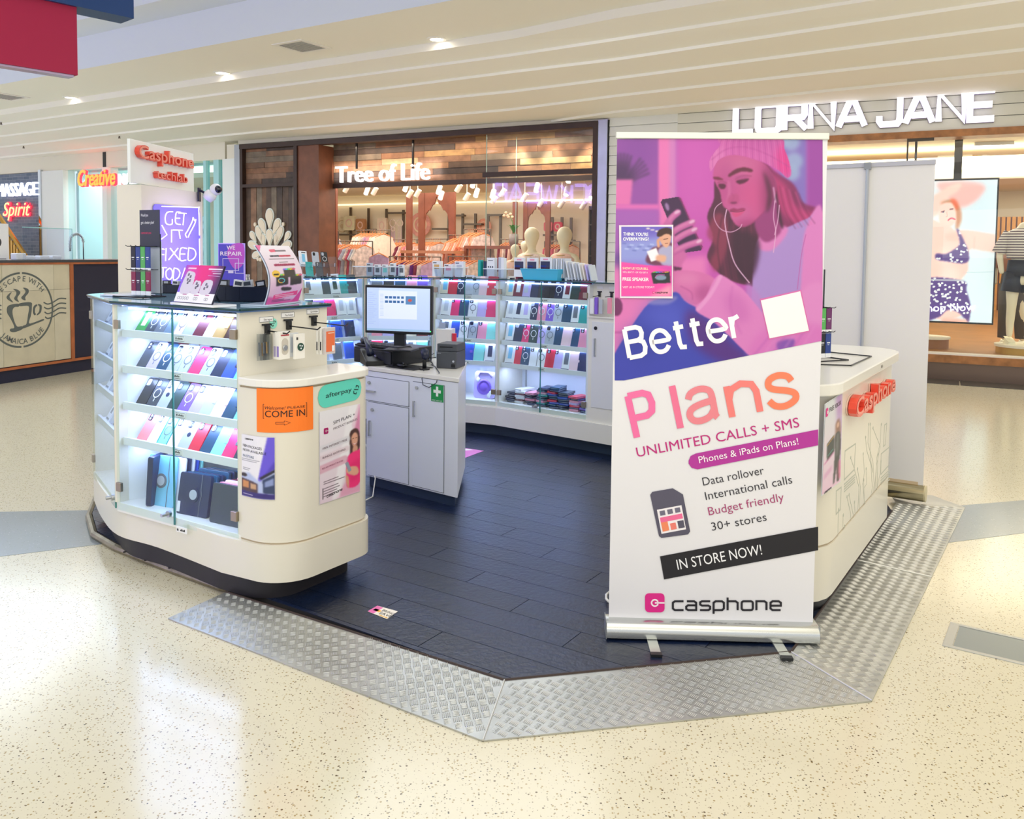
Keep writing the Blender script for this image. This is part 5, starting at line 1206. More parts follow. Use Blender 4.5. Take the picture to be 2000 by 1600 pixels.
for i in range(3): pack(556+i*1-4*i,648,.062,.125,.022,-.115+.028*i+.0,['boxed phone grip with oval window, front of the left hook','boxed phone grip, second on the left hook','boxed phone grip, third on the left hook'][i],BX,
   [('window',lambda m:m.sheet(rrect(-.018,.020,.02,.095,.018,5),-.001,0),mat('pack window','#c9c2b6',.2)),('grip',lambda m:m.lathe([(.014,0),(.014,.004),(.011,.006)],n=20,M=Matrix.Translation((0,-.001,.052))@Matrix.Rotation(math.radians(90),4,'X')),CHROME),('title_print',lambda m:m.box(-.022,.026,-.001,0,.106,.112),ink('#b0404a')),('side_print',lambda m:m.box(-.0318,-.031,.004,.016,.012,.06),PURP)] if i==0 else [('side_print',lambda m:m.box(-.0318,-.031,.004,.016,.012,.06),PURP)])
for i in range(3): pack(512+i*6,652,.05,.12,.008,-.05+.012*i,'clear strap pouch, %s from the left on the left hook'%ORD[i],glassmat('pouch %d'%i,(.80,.82,.84),1.5),[('strap',lambda m:m.tube([(-.012,.004,.02),(-.015,.004,.08),(.010,.004,.08),(.012,.004,.03)],.0035,6),(PM['grey'],PM['tan'],PM['silver'])[i])])
pack(586,652,.06,.115,.014,-.14,'white card pack with dark round grip, front of the middle hook',BX,[('grip',lambda m:m.cyl((.002,-.004,.055),.018,.005,24,'Y'),mat('grip green','#1f4a3c',.4)),('pattern',lambda m:[m.cyl((.002+dx,-.0052,.055+dz),.004,.0012,8,'Y') for dx,dz in ((-.006,.006),(.006,.004),(0,-.007))],PM['white']),('tab',lambda m:m.box(-.022,-.012,-.001,0,.088,.1),ink('#444444'))])
pack(574,650,.055,.11,.010,-.11,'clear card pack behind the dark round grip, middle hook',SS,[('card',lambda m:m.box(-.02,.02,-.001,0,.02,.09),PM['silver'])])
for i in range(3): pack(645-i*7,640,.066,.125,.014,-.17+.026*i,['orange card holder in clear box, front of the right hook','white boxed card holder, second on the right hook','white boxed card holder, third on the right hook'][i],BX if i else mat('clear box','#cfc6c4',.15,coat=.5),
   [('card_holder',lambda m:m.box(-.026,.028,-.001,0,.012,.108),PM['orange']),('edge_line',lambda m:m.box(-.014,.024,-.0016,-.001,.098,.101),PM['cream']),('tag',lambda m:m.box(.010,.026,-.0018,-.001,.014,.04),PM['white'])] if i==0 else [('print',lambda m:m.box(-.0345,-.033,.003,.009,.02,.06),DARKL)])
pack(554,668,.10,.09,.001,-.20,'clear display sleeve standing on the low counter under the hooks',ACRYL,[]) if False else None
# hooks on the locker
fr=BF[4]
for i,uu in enumerate((.06,.17)):
    T=thing('peg_hook','%s hook rail above the white locker door'%('left' if i==0 else 'right'),'hook',fr.w(uu,.06,1.30),fr.rz)
    m=MB(); m.box(-.018,.018,-.010,0,-.004,.004); m.box(-.008,.008,-.014,0,-.04,-.004); m.build('bracket',BLACK,T); m=MB(); m.tube([(0,-.010,-.03),(0,-.10,-.034)],.003,6); m.build('arm',BLACK,T)
    m=MB(); m.box(-.028,.028,-.003,-.0005,.022,.042); m.build('hook_label',mat('label white','#f1f1f1',.4),T)
def lp(u,n,z,w,h,t,col,label):
    o=MB(); o.box(-w/2,w/2,0,t,0,h); o=o.build('hanging_pack',PM[col],None,bevel=.001); o.matrix_world=fr.M@Matrix.Translation((u,n,z)); tag(o,label,'package','packages above the white locker')
lp(.045,-.03,1.13,.035,.12,.02,'white','white box left of the locker hooks'); lp(.085,-.035,1.13,.025,.13,.02,'purple','slim purple pack above the locker'); lp(.125,-.03,1.135,.03,.11,.02,'silver','silver pack above the locker'); lp(.20,-.03,1.14,.03,.12,.02,'pink','pink pack at the right above the locker')
# ================================================================ goods on the glass tops
def topobj(x,y,z): return onz(x,y,z)
FRONT=Frame((-1,0),(0,0))
def tub(fr,u,n,z,w,d,h,m,label,wt=.004,flare=.012):
    T=fthing('storage_tub',label,'tub',fr,u,n,z)
    mb=MB(); a=w/2; b=d/2; f=flare
    V=[(-a,-b,0),(a,-b,0),(a,b,0),(-a,b,0),(-a-f,-b-f,h),(a+f,-b-f,h),(a+f,b+f,h),(-a-f,b+f,h)]; t=wt
    Vi=[(-a+t,-b+t,t),(a-t,-b+t,t),(a-t,b-t,t),(-a+t,b-t,t),(-a-f+t,-b-f+t,h),(a+f-t,-b-f+t,h),(a+f-t,b+f-t,h),(-a-f+t,b+f-t,h)]
    mb.add(V+Vi,[(3,2,1,0),(0,1,5,4),(1,2,6,5),(2,3,7,6),(3,0,4,7),(8,9,10,11),(12,13,9,8),(13,14,10,9),(14,15,11,10),(15,12,8,11),(4,5,13,12),(5,6,14,13),(6,7,15,14),(7,4,12,15)]); mb.build('body',m,T)
    mb=MB(); mb.tube([(-a-f,-b-f,h),(a+f,-b-f,h),(a+f,b+f,h),(-a-f,b+f,h)],.004,6,closed=True); mb.build('rim',m if m is not TUBC else mat('tub rim','#dfe6ee',.3),T)
    return T
TUBC=glassmat('frosted tub',(.86,.90,.94),1.4,.2)
def bx(fr,u,n,z,w,h,t,col,label,name='boxed_accessory',rot=0,lean=0,prints=(),group='boxed accessories on the back glass top'):
    M=fr.M@Matrix.Translation((u,n,z))@Matrix.Rotation(math.radians(rot),4,'Y')@Matrix.Rotation(math.radians(-lean),4,'X')
    T=thing(name,label,'box',M=M,group=group); m=MB(); m.box(-w/2,w/2,0,t,0,h); m.build('carton',PM[col] if isinstance(col,str) else col,T,bevel=.001)
    for (x0,x1,z0,z1,c) in prints: m=MB(); m.box(-w/2+w*x0,-w/2+w*x1,-.001,0,h*z0,h*z1); m.build('print',PM[c],T)
    return T
Z2=ZT2+.001
def U(i,x,n=0.): return BF[i].px(x,545,n)[0]
# tub 1: px 637-685, tub 1b 690-..742 ; on facet 1/2
f1=BF[1]
tub(f1,U(1,735),.10,Z2,.40,.12,.085,TUBC,'clear tub of white boxes behind the computer screen')
for i,(x,c) in enumerate(((722,'frosted'),(737,'white'),(752,'mint'),(767,'white'),(784,'white'))):
    bx(f1,U(1,x,.08),.075+.012*(i%2),Z2+.005,.055,.10+.012*(i%3==0),.03,c if c!='mint' else 'white','%s small box, %s from left, tub behind the computer screen'%('green-marked' if c=='mint' else 'white',ORD[i]),prints=((.2,.8,.3,.7,'grey' if c!='mint' else 'mint'),(.1,.6,.82,.9,'dark grey')))
f2=BF[2]
tub(f2,U(2,872),.08,Z2,.24,.12,.085,TUBC,'clear tub with a yellow-marked box at the middle of the back row')
for i,(x,c,h) in enumerate(((853,'tan',.135),(876,'pale pink',.11),(897,'frosted',.135))):
    bx(f2,U(2,x,.06),.055,Z2+.005,.085,h,.04,'white',['white box with yellow window in the middle tub','low white box with pink cup in the middle tub','tall white box with grey loop in the middle tub'][i],prints=((.22,.8,.5,.78,('tan','pink','frosted')[i]),(.1,.5,.86,.92,'dark grey')))
f3=BF[3]
tub(f3,U(3,962),.10,Z2,.22,.13,.08,TUBC,'clear tub of tall white boxes left of the blue tub')
for i,(x,c,h) in enumerate(((938,'teal',.15),(946,'navy',.14),(960,'white',.17),(975,'frosted',.175),(983,'white',.17))):
    bx(f3,U(3,x,.08),.065+.02*(i%2),Z2+.005,(.03,.03,.085,.03,.03)[i],h,.04,c,['teal narrow box in the tub left of the blue tub','navy narrow box in the tub left of the blue tub','white box with small icons left of the blue tub','grey tall box behind the icon box','white tall box beside the blue tub'][i],prints=((.2,.8,.85,.88,'dark grey'),(.15,.3,.5,.58,'dark grey'),(.42,.58,.5,.58,'dark grey'),(.7,.85,.5,.58,'dark grey')) if i==2 else ())
BLUEP=mat('aqua plastic','#4cc0e6',.3)
tub(f3,U(3,1052),.10,Z2,.34,.16,.088,BLUEP,'bright aqua tub holding tablet boxes near the pink banner',.004,.02)
for i,x in enumerate((1014,1038,1063)):
    T=bx(f3,U(3,x,.05),.045+.008*i,Z2+.02,.105,.16+.006*(i==2),.022,'white','white tablet screen box with mountain picture, %s from left in aqua tub'%ORD[i],prints=((.3,.75,.86,.93,'pink'),(.06,.94,.38,.80,'navy'),(.06,.94,.38,.50,'maroon'),(.06,.6,.50,.60,'blue')))
for i in range(6): bx(f3,U(3,1078+i*4.2,.06),.05+.004*i,Z2+.02,.014,.155+.004*(i%2),.10,'frosted' if i%2 else 'white','narrow %s box, %s from left at the right of the aqua tub'%('grey' if i%2 else 'white',ORD[i]))
# acrylic rack of leaning packs beside the banner
T=fthing('acrylic_rack','clear acrylic rack of leaning packs at the right end of back row','rack',f3,U(3,1133,.10),.10,Z2)
m=MB(); m.box(-.10,.10,-.06,.06,0,.004); m.box(.10,.104,-.06,.06,0,.10); m.box(-.10,.10,-.064,-.06,0,.03); m.build('tray',ACRYL,T)
for i in range(8): bx(f3,U(3,1110+i*6.2,.06),.07,Z2+.006,.012,.155-.004*i,.09,('white','frosted','white','frosted','white','cream','lilac','frosted')[i],'leaning %s pack, %s from left in the acrylic rack'%(('white','grey','white','grey','white','cream','lilac','grey')[i],ORD[i]),rot=-14,name='leaning_pack',group='packs leaning in the acrylic rack')
# phone cases in an acrylic stand at the left of back row
f0=BF[0]
T=fthing('acrylic_rack','clear two tier acrylic stand of cases at left of the back row','rack',f0,U(0,628),.06,Z2)
m=MB(); m.box(-.17,.17,-.05,.10,0,.004); m.box(-.17,-.166,-.05,.10,0,.17); m.box(.166,.17,-.05,.10,0,.17); m.box(-.166,.166,.0,.10,.085,.089); m.box(-.166,.166,-.054,-.05,0,.025); m.box(-.166,.166,-.004,.0,.085,.11); m.build('stand',ACRYL,T)
m=MB()
for x in (-.166,-.05,.06,.166): m.box(x-.0015,x+.0015,-.056,-.05,0,.03); m.box(x-.0015,x+.0015,-.006,0,.085,.115)
m.build('polished_edge',PM['frosted'],T)
for i,(x,c,k,tier) in enumerate(((604,'white','B',1),(628,'silver','C',1),(645,'black','R',1),(612,'teal','F',0),(631,'dark grey','C',0),(645,'brown','F',0))):
    goods(f0,U(0,x),(.045 if not tier else .075),Z2+(.006 if not tier else .092),k,c,['white boxed case on the upper tier of the acrylic stand','grey case on the upper tier of the acrylic stand','black case at the right of the upper tier','teal wallet case on the lower tier of the acrylic stand','dark grey case on the lower tier of the stand','brown wallet case on the lower tier of the stand'][i],18,4,'cases in the two tier acrylic stand',sc=.8)
# ---------------------------------------------------------------- on the left glass top
ZL=ZT+.010
FX=Frame((0,0),(1,0))
def at(x,y,z=ZL): p=onz(x,y,z); return p
# stands holding sim packs
SIMC=('#8c1f48','#3d1540','#58b05a','#8c1f48'); 
def sim_rack(loc,rz,label,loop,rows_):
    T=thing('sim_pack_rack',label,'rack',loc,rz)
    m=MB(); m.tube([(-.12,-.10,.004),(.12,-.10,.004),(.10,.06,.004),(-.10,.06,.004)],.004,6,closed=True); m.tube([(-.075,.05,.004),(-.075,.05,.34)],.0035,6); m.tube([(.075,.05,.004),(.075,.05,.34)],.0035,6)
    m.build('wire_frame',BLACK,T)
    m=MB(); m.box(-.08,.08,.052,.055,.02,.30); m.build('backboard',mat('rack back','#cfd4df',.4),T)
    m=MB(); m.box(-.082,.082,.040,.044,.27,.47); h=m.build('header_card',mat('header card','#31343f',.5),T)
    for s,x0,z,wd,hh,c in (('Would you',-.07,.435,.06,.016,'#f2f2f4'),('get a better plan?',-.07,.395,.11,.016,'#f2f2f4'),('CASPHONE PLANS',-.07,.34,.085,.011,'#e2386a')):
        moved(text(s,hh,width=wd),x0,.039,z).build('lettering',ink(c),h)
    for zz,cols in rows_:
        for i,c in enumerate(cols):
            x=-.06+i*.04; m=MB(); m.tube([(x,.045,zz+.012),(x,-.055,zz+.012),(x,-.065,zz+.018)],.002,5); m.build('hook',BLACK,T)
    for ri,(zz,cols) in enumerate(rows_):
        for i,c in enumerate(cols):
            p=T.matrix_world if False else None
            M=Matrix.Translation(loc)@Matrix.Rotation(rz,4,'Z')@Matrix.Translation((-.06+i*.04,-.02,zz-.125))
            nm={'#8c1f48':'crimson','#3d1540':'dark purple','#58b05a':'green','#26408c':'blue','#17181f':'black','#6b2a66':'plum'}[c]
            P=thing('sim_pack','%s sim pack, %s from left, %s row, %s'%(nm,ORD[i],('upper','lower')[ri],loop),'sim pack',M=M,group='sim packs, '+loop)
            m=MB(); m.box(-.018,.018,0,.006,.022,.135); m.build('sleeve',mat('sim '+c,c,.45),P)
            m=MB(); m.box(-.018,.018,0,.006,0,.022); m.build('foot_band',PM['white'],P)
            m=MB(); m.box(-.010,.010,-.0008,0,.075,.080); m.box(-.006,.006,-.0008,0,.066,.068); m.build('print',PM['white'],P)
p=at(285,586); sim_rack((p.x,p.y+.02,ZL),math.radians(-12),'left sim pack rack',None,[]) if False else None
p=at(292,580)
sim_rack((p.x-.03,p.y,ZL),math.radians(-30),'wire rack with dark header card of sim packs on the left glass top','left rack',[(.26,('#17181f','#26408c','#58b05a','#26408c')),(.135,('#8c1f48','#3d1540','#58b05a','#8c1f48'))])
p=onz(1630,708,1.053)
sim_rack((p.x-.05,p.y+.12,1.053),math.radians(24),'wire rack with dark header card on the right service counter','right rack',[(.26,('#6b2a66','#8c1f48','#58b05a','#6b2a66')),(.135,('#8c1f48','#8c1f48','#17181f','#26408c'))])
m=MB(); q_=[onz(*p,1.056) for p in ((1602,712),(1662,714),(1702,696),(1622,688))]
m.tube([tuple(p) for p in q_],.0035,6,closed=False); single('wire_frame',m,BLACK,'black bent wire base lying on the right service counter','wire frame')
# camera lens easel
a=at(340,594); b=at(414,600)
EF=Frame((a.x,a.y),(b.x,b.y))
T=thing('lens_display','slanted pink card display of camera lens protectors on the left glass top','display',EF.o,EF.rz)
w_=EF.L; hh=.185; ln=math.radians(22)
def em(X,Z,off=0): return (X,Z*math.sin(ln)-off*math.cos(ln),ZL+.012+Z*math.cos(ln)+off*math.sin(ln))
B=Paint(0,0,330,250,3.0,'#e9e7ee'); B.grad('#7a4ae0','#2c1f4a',False); B.ell(170,70,120,110,'#e81a80',45,1); B.ell(60,60,60,70,'#f040b0',30,.8); B.ell(20,120,40,60,'#7a5af0',20,.7)
B.poly([(0,185),(330,185),(330,250),(0,250)],'#f0eff2',1,sm=False)
B.poly([(22,185),(28,60),(50,42),(98,52),(110,80),(112,185)],'#d6cede',1); B.poly([(118,185),(124,110),(150,104),(182,115),(182,185)],'#d6cede',1); B.poly([(196,185),(200,110),(240,95),(280,110),(275,185)],'#d6cede',1)
for x,y in ((50,65),(72,78),(56,98),(78,105),(66,120),(146,122),(162,136),(150,150),(230,125),(246,140),(226,152)): B.ell(x,y,8,10,'#3a3344',1); B.ell(x+2,y-2,4,5,'#8a83a0',1)
for x in (30,50,70,90,110,170,186,262,275): B.line(ell(x,222,8,9,12)+[(x+8,222)],2.4,'#6a6672',1)
for x,y,w2 in ((60,198,30),(160,200,36),(255,196,28)): B.line([(x,y),(x+w2,y)],5,'#b0408a')
B.line([(30,22),(95,22)],9,'#f6d8ea'); B.line([(210,24),(320,24)],8,'#f0eaf6'); B.line([(240,38),(318,38)],4,'#c8b8e0'); B.line([(255,52),(318,52)],5,'#e8e0f4'); B.line([(220,66),(318,70)],3,'#c8b8e0')
def em2(X,Y):
    x=X/330*w_; z=(250-Y)/250*hh; return x,z*math.sin(ln)-.0022*math.cos(ln),ZL+.012+z*math.cos(ln)+.0022*math.sin(ln)
m=MB(); v=[em(0,0),em(w_,0),em(w_,hh),em(0,hh),em(0,0,-.006),em(w_,0,-.006),em(w_,hh,-.006),em(0,hh,-.006)]; m.add(v,[(0,1,2,3),(7,6,5,4),(0,4,5,1),(1,5,6,2),(2,6,7,3),(3,7,4,0)]); m.build('card',mat('card navy','#1f2036',.4),T)
B.build('printed_face',em2,T,PRINT); m=MB(); m.box(0,w_+.04,-.02,.10,ZL,ZL+.010); m.build('base',PM['white'],T)
m=MB(); m.add([em(w_*.5-.01,hh*.8,-.006),em(w_*.5+.01,hh*.8,-.006),(w_*.5+.01,.14,ZL+.01),(w_*.5-.01,.14,ZL+.01)],[(0,1,2,3),(3,2,1,0)]); m.build('strut',BLACK,T)
# speaker poster in curved acrylic holder
a=at(517,598); b=at(583,590); SF=Frame((a.x,a.y),(b.x,b.y)); w_=SF.L*.97; hh=.275
T=thing('acrylic_sign','curved acrylic sign holder with free speaker poster on the left glass top','sign',SF.o,SF.rz)
def sm(X,Y,off=.004):
    x=X/400*w_; t=(640-Y)/640; z=t*hh; return x+0*z,-.045*math.sin(np.pi*.5)*0+(.05*t*t-.035*np.sin(np.pi*t))-off,ZL+.006+z
B=Paint(0,0,400,640,4.4,'#efe6f2'); B.grad('#f2eaf3','#e9c0e2',True); B.poly([(0,0),(60,0),(0,70)],'#e85aa0',2,sm=False); B.ell(200,470,190,90,'#d9a8e0',60,.6)
B.poly([(400,480),(400,640),(300,640)],'#e03aa0',2,sm=False); B.poly([(0,560),(0,640),(400,640),(400,620),(200,600)],'#d9409c',10,.8)
for (x,y,w2,h2) in ((70,325,140,120),(240,335,140,110),(170,265,140,90)):
    B.poly([(x,y),(x+w2,y-14),(x+w2,y+h2-14),(x,y+h2)],'#1c1a22',3,sm=False)
    for i,c in enumerate(('#a05af0','#38b8f0','#6adf4a','#f0c030','#e8488a')): B.line([(x+5+i*w2/5,y-1),(x+5+(i+1)*w2/5,y-5)],16,c,.95,2)
B.line(ell(130,385,38,24,14)+[(168,385)],9,'#58d0e0',1,1,sm=False); B.line(ell(130,385,38,24,14)[3:9],9,'#e8b030',1,1); B.poly([(140,460),(250,470),(245,500),(150,495)],'#2a2028',3)
B.ell(75,310,48,38,'#f2c53a',1); B.line([(50,318),(100,315)],13,'#2a2a20')
B.poly([(60,540),(350,510),(350,560),(60,590)],'#ee3f92',2,sm=False)
for y,x0,x1,wd,c in ((60,130,180,30,'#e0355a'),(60,190,310,16,'#5a4a55'),(118,90,190,15,'#3a3040'),(116,200,330,17,'#d82a4a'),(150,60,360,8,'#6a5a66'),(186,160,260,9,'#8a7a86'),(216,90,330,22,'#b83a6a'),(547,80,300,8,'#f8d8e8'),(565,90,300,8,'#f8d8e8'),(600,60,200,7,'#5a3a66'),(615,60,280,7,'#5a3a66')): B.line([(x0,y),(x1,y-4)],wd,c,.9,0,False)
m=MB(); n_=14
vs=[]
for i in range(n_+1):
    Y=640-640*i/n_
    for X in (-6,406): x,y,z=sm(X,Y,0); vs+=[(x,y,z),(x,y+.004,z)]
fs=[]
for i in range(n_): a_=4*i; fs+=[(a_,a_+2,a_+6,a_+4),(a_+1,a_+5,a_+7,a_+3),(a_,a_+4,a_+5,a_+1),(a_+2,a_+3,a_+7,a_+6)]
m.add(vs,fs); m.build('holder',mat('holder acrylic','#c9d6ea',.15),T)
B.build('poster_print',sm,T,PRINT); m=MB(); m.box(-.005,w_+.005,-.02,.12,ZL,ZL+.006); m.box(w_+.002,w_+.012,.0,.02,ZL,ZL+.06); m.build('foot',mat('holder acrylic','#c9d6ea',.15),T)
def onsm(T,s,X0,X1,Y,h,c):
    mb=text(s,h,width=(X1-X0)/400*w_); mb=bent(mb,lambda x,y,z:tuple(float(v) for v in sm(X0+x/w_*400,Y-z/hh*640,.0055))); mb.build('lettering',ink(c),T)
onsm(T,'SPEAKER FREE',90,330,224,.011,'#b02a5a'); onsm(T,"CAN'T BEAT",205,330,122,.007,'#c81f40'); onsm(T,'IF WE',100,190,124,.007,'#2a2430'); onsm(T,'FREE!',50,102,324,.008,'#201c14')
# black accessory trays
def tray(x,y,w,d,h,label,rz=-12,n=5):
    p=at(x,y); T=thing('accessory_tray',label,'tray',(p.x,p.y,ZL),math.radians(rz))
    m=MB(); m.box(-w/2,w/2,-d/2,d/2,0,.004); m.box(-w/2,w/2,-d/2,-d/2+.004,0,h); m.box(-w/2,w/2,d/2-.004,d/2,0,h); m.box(-w/2,-w/2+.004,-d/2,d/2,0,h); m.box(w/2-.004,w/2,-d/2,d/2,0,h); m.build('body',mat('tray dark blue','#10182e',.35),T)
    m=MB()
    for i in range(1,n): u_=-w/2+w*i/n; m.box(u_-.002,u_+.002,-d/2,d/2,.0,h*.95)
    m.build('divider',mat('tray dark blue','#10182e',.35),T)
    for i in range(n):
        u_=-w/2+w*(i+.5)/n; M=Matrix.Translation((p.x,p.y,ZL))@Matrix.Rotation(math.radians(rz),4,'Z')@Matrix.Translation((u_,0,.006))@Matrix.Rotation(math.radians(random.uniform(-10,10)),4,'Y')
        q=thing('small_pack','small %s pack, %s from left in the %s'%(('silver','black','white')[i%3],ORD[i],label.split(',')[0]),'package',M=M,group='small packs in the '+label.split(',')[0])
        m=MB(); m.box(-w/n*.36,w/n*.36,-.01,.01,0,h*1.35); m.build('pack',PM[('silver','black','white')[i%3]],q); m=MB(); m.box(-w/n*.25,w/n*.25,-.0108,-.01,h*1.0,h*1.25); m.build('print',PM['dark grey' if i%3!=1 else 'silver'],q)
tray(463,588,.36,.10,.075,'wide black accessory tray, between lens display and speaker sign',-8,5)
tray(335,572,.22,.10,.05,'low dark tray, behind the left sim rack',-12,4)
p=at(470,574); T=thing('label_printer','black box device behind the wide accessory tray','device',(p.x-.02,p.y-.16,ZL),math.radians(-8))
m=MB(); m.box(-.13,.05,-.06,.06,0,.095); m.build('body',BLACK,T,bevel=.006); m=MB(); m.box(-.10,.02,-.05,.03,.095,.115); m.build('lid',mat('dark lid','#1c2438',.3),T,bevel=.005)
p=at(500,574); 
for i in range(4):
    m=MB(); m.box(-.03,.03,-.006,.006,0,.12); o=m.build('leopard_pack',mat('animal print','#d8d4cc',.5,noise=.9,nscale=90),None); o.location=(p.x-.02+.006*i,p.y-.30+.03*i,ZL); o.rotation_euler=(0,0,math.radians(-10)); tag(o,'spotted black and white pack, %s from the front behind the wide tray'%ORD[i],'package','spotted packs behind the tray')
# tilted tablet / leaflets at the left
p=at(232,577); m=MB(); m.box(-.09,.09,-.11,.11,0,.008); o=m.build('flat_folder',mat('folder','#cdd5e6',.3),None,bevel=.002); o.location=(p.x+.06,p.y-.02,ZL); o.rotation_euler=(0,0,math.radians(-35)); tag(o,'pale flat folder lying under the left sim rack','folder')
# we repair light sign
a=onz(426,553,ZL); 
RF=Frame((-1.70,4.70),(-1.40,4.67)); uL_,zb_=RF.px(426,545); uR_,_=RF.px(478,545); zt_2=RF.px(450,475)[1]
T=thing('counter_sign','purple WE REPAIR ON-SITE sign standing behind the accessory trays','sign',RF.o,RF.rz)
m=MB(); m.box(uL_,uR_,0,.012,ZL,zt_2); m.build('board',mat('lilac acrylic','#a893e8',.3,emit=.25),T,bevel=.002)
m=MB(); uu=(uR_-uL_); m.box(uL_+.005,uR_-.005,-.002,0,ZL+.02,zt_2-.006); m.build('field',ink('#5548c8'),T)
m=MB(); m.sheet(crom([(uL_+uu*.55,zt_2-.008),(uR_-.006,zt_2-.008),(uR_-.006,zt_2-.11),(uL_+uu*.62,zt_2-.14),(uL_+uu*.35,zt_2-.06)]),-.003,-.002); m.build('magenta_shape',ink('#c050c8'),T)
def wr(s,y,w0,w1,hh,c='#f2dcf4'):
    mb=text(s,hh,bold=.02,width=uu*(w1-w0)); moved(mb,uL_+uu*w0,-.004,y).build('lettering',ink(c),T)
wr('WE',zt_2-.035,.34,.66,.022); wr('REPAIR',zt_2-.068,.1,.92,.022); wr('ON-SITE',ZL+.035,.12,.92,.022)
m=MB(); ribbon(m,[(uL_+.03,zt_2-.085),(uL_+.12,zt_2-.085),(uL_+.12,zt_2-.15),(uL_+.03,zt_2-.15)],.003,-.004,-.003,True); ribbon(m,[(uL_+.10,zt_2-.11),(uL_+.15,zt_2-.11),(uL_+.15,zt_2-.165),(uL_+.10,zt_2-.165)],.003,-.004,-.003,True); m.box(uL_+.06,uL_+.09,-.004,-.003,zt_2-.165,zt_2-.15); m.build('device_outline',ink('#e0d0f6'),T)
# ---------------------------------------------------------------- posters on the low counter, bent around its body
DS=[Vector((x,y,0)) for x,y in dshape(.002)][:-1]
CL=[0]
for a,b in zip(DS,DS[1:]): CL.append(CL[-1]+(b-a).length)
def along(s,off):
    s=max(0,min(s,CL[-1]-1e-4))
    for i in range(len(CL)-1):
        if s<=CL[i+1]:
            t=(s-CL[i])/(CL[i+1]-CL[i]); p=DS[i].lerp(DS[i+1],t); 
            def nr(j): a=DS[max(j-1,0)]; b=DS[min(j+1,len(DS)-1)]; d=(b-a).normalized(); return Vector((d.y,-d.x,0))
            n=nr(i).lerp(nr(i+1),t).normalized(); return p+n*off
    return DS[-1]
def s_at(x,y=850):
    """arc length on the counter skin under a photo column"""
    best=None
    d=ray(x,y); k=math.atan2(d.x,d.y)
    for i in range(400):
        s=CL[-1]*i/400; p=along(s,0); e=abs(math.atan2(p.x,p.y)-k)
        if best is None or e<best[0]-1e-6: best=(e,s)
        if best[0]<.004 and e>best[0]+.002: break
    return best[1]
def z_at(x,y): 
    p=along(s_at(x,y),0); d=ray(x,y); t=p.y/d.y; return CAMH+d.z*t
def cfn(off): return lambda x,y,z:(lambda p:(p.x,p.y,z))(along(x,off-y))
def cgrid(T,s0,s1,z0,z1,off,m,name='sheet',n=14,zf=None,hole=None):
    vs=[];fs=[]
    for i in range(n+1):
        s=s0+(s1-s0)*i/n; a=z0(i/n) if callable(z0) else z0; b=z1(i/n) if callable(z1) else z1
        for o in (off,off-.0008):
            p=along(s,o); vs+=[(p.x,p.y,a),(p.x,p.y,b)]
    for i in range(n): a=4*i; fs+=[(a,a+4,a+5,a+1),(a+2,a+3,a+7,a+6),(a+1,a+5,a+7,a+3),(a,a+2,a+6,a+4)]
    mb=MB(); mb.add(vs,fs); return mb.build(name,m,T)
def ctext(T,s,s0,s1,z,h,col,bold=0,off=.003,slope=0.0,shear=0):
    mb=text(s,h,bold=bold,width=s1-s0,shear=shear); mb=bent(mb,lambda x,y,zz:(lambda p:(p.x,p.y,z+zz+slope*x))(along(s0+x,off))); return mb.build('lettering',ink(col),T)
def crib(T,paths,wd,col,off=.003,closed=False,name='line_print'):
    mb=MB()
    for p in paths: ribbon(mb,p,wd,0,.0004,closed)
    mb=bent(mb,lambda x,y,z:(lambda p:(p.x,p.y,z))(along(x,off+y))); return mb.build(name,ink(col),T)
# orange come in sheet
sA,sB=s_at(502),s_at(611); zA,zB=z_at(555,845),z_at(555,759)
T=thing('paper_sign','orange Welcome please come in sheet taped to the low counter','sign')
cgrid(T,sA,sB,zA,zB,.0015,mat('orange paper','#ff7f22',.55))
w_=sB-sA; H_=zB-zA; L_=lambda f:sA+w_*f; Z_=lambda f:zA+H_*f
crib(T,[[(L_(.13),Z_(.32)),(L_(.86),Z_(.32)),(L_(.86),Z_(.64)),(L_(.13),Z_(.64))]],.002,'#2a1410',closed=True)
ctext(T,'Welcome!',L_(.16),L_(.5),Z_(.53),.014,'#2a1410',.0,shear=.3); ctext(T,'PLEASE',L_(.53),L_(.83),Z_(.54),.010,'#2a1410',.0); ctext(T,'COME IN',L_(.16),L_(.83),Z_(.355),.030,'#1e0e0c',.0)
crib(T,[[(L_(.34),Z_(.2)),(L_(.48),Z_(.2)),(L_(.48),Z_(.17)),(L_(.58),Z_(.22)),(L_(.48),Z_(.27)),(L_(.48),Z_(.24)),(L_(.34),Z_(.24))]],.0016,'#2a1410',closed=True)
# mint payment sticker
sA,sB=s_at(621),s_at(705); zA=z_at(665,790); zB=z_at(665,744)
T=thing('payment_sticker','mint pill-shaped afterpay sticker at the counter corner','sticker')
w_=sB-sA; r_=(zB-zA)/2*.95; n=18; zc=(zA+zB)/2
def pill(f): 
    x=f*w_; 
    if x<r_: return math.sqrt(max(0,r_*r_-(r_-x)**2))
    if x>w_-r_: return math.sqrt(max(0,r_*r_-(x-w_+r_)**2))
    return r_
sl=.012
cgrid(T,sA,sB,lambda f:zc-pill(f)*.999-.0003+sl*(f-.5),lambda f:zc+pill(f)+.0003+sl*(f-.5),.0015,mat('mint vinyl','#62d8c4',.3),n=44)
ctext(T,'afterpay',s_at(636),s_at(686),zc-.012,.022,'#101418',.0,slope=.05)
cx0=s_at(695); crib(T,[[(cx0-.016,zc-.002),(cx0-.016,zc-.014),(cx0,zc-.019),(cx0+.002,zc-.010)],[(cx0+.016,zc+.006),(cx0+.016,zc+.016),(cx0+.002,zc+.021),(cx0-.002,zc+.012)],[(cx0-.014,zc+.004),(cx0+.014,zc+.0)]],.0036,'#101418')
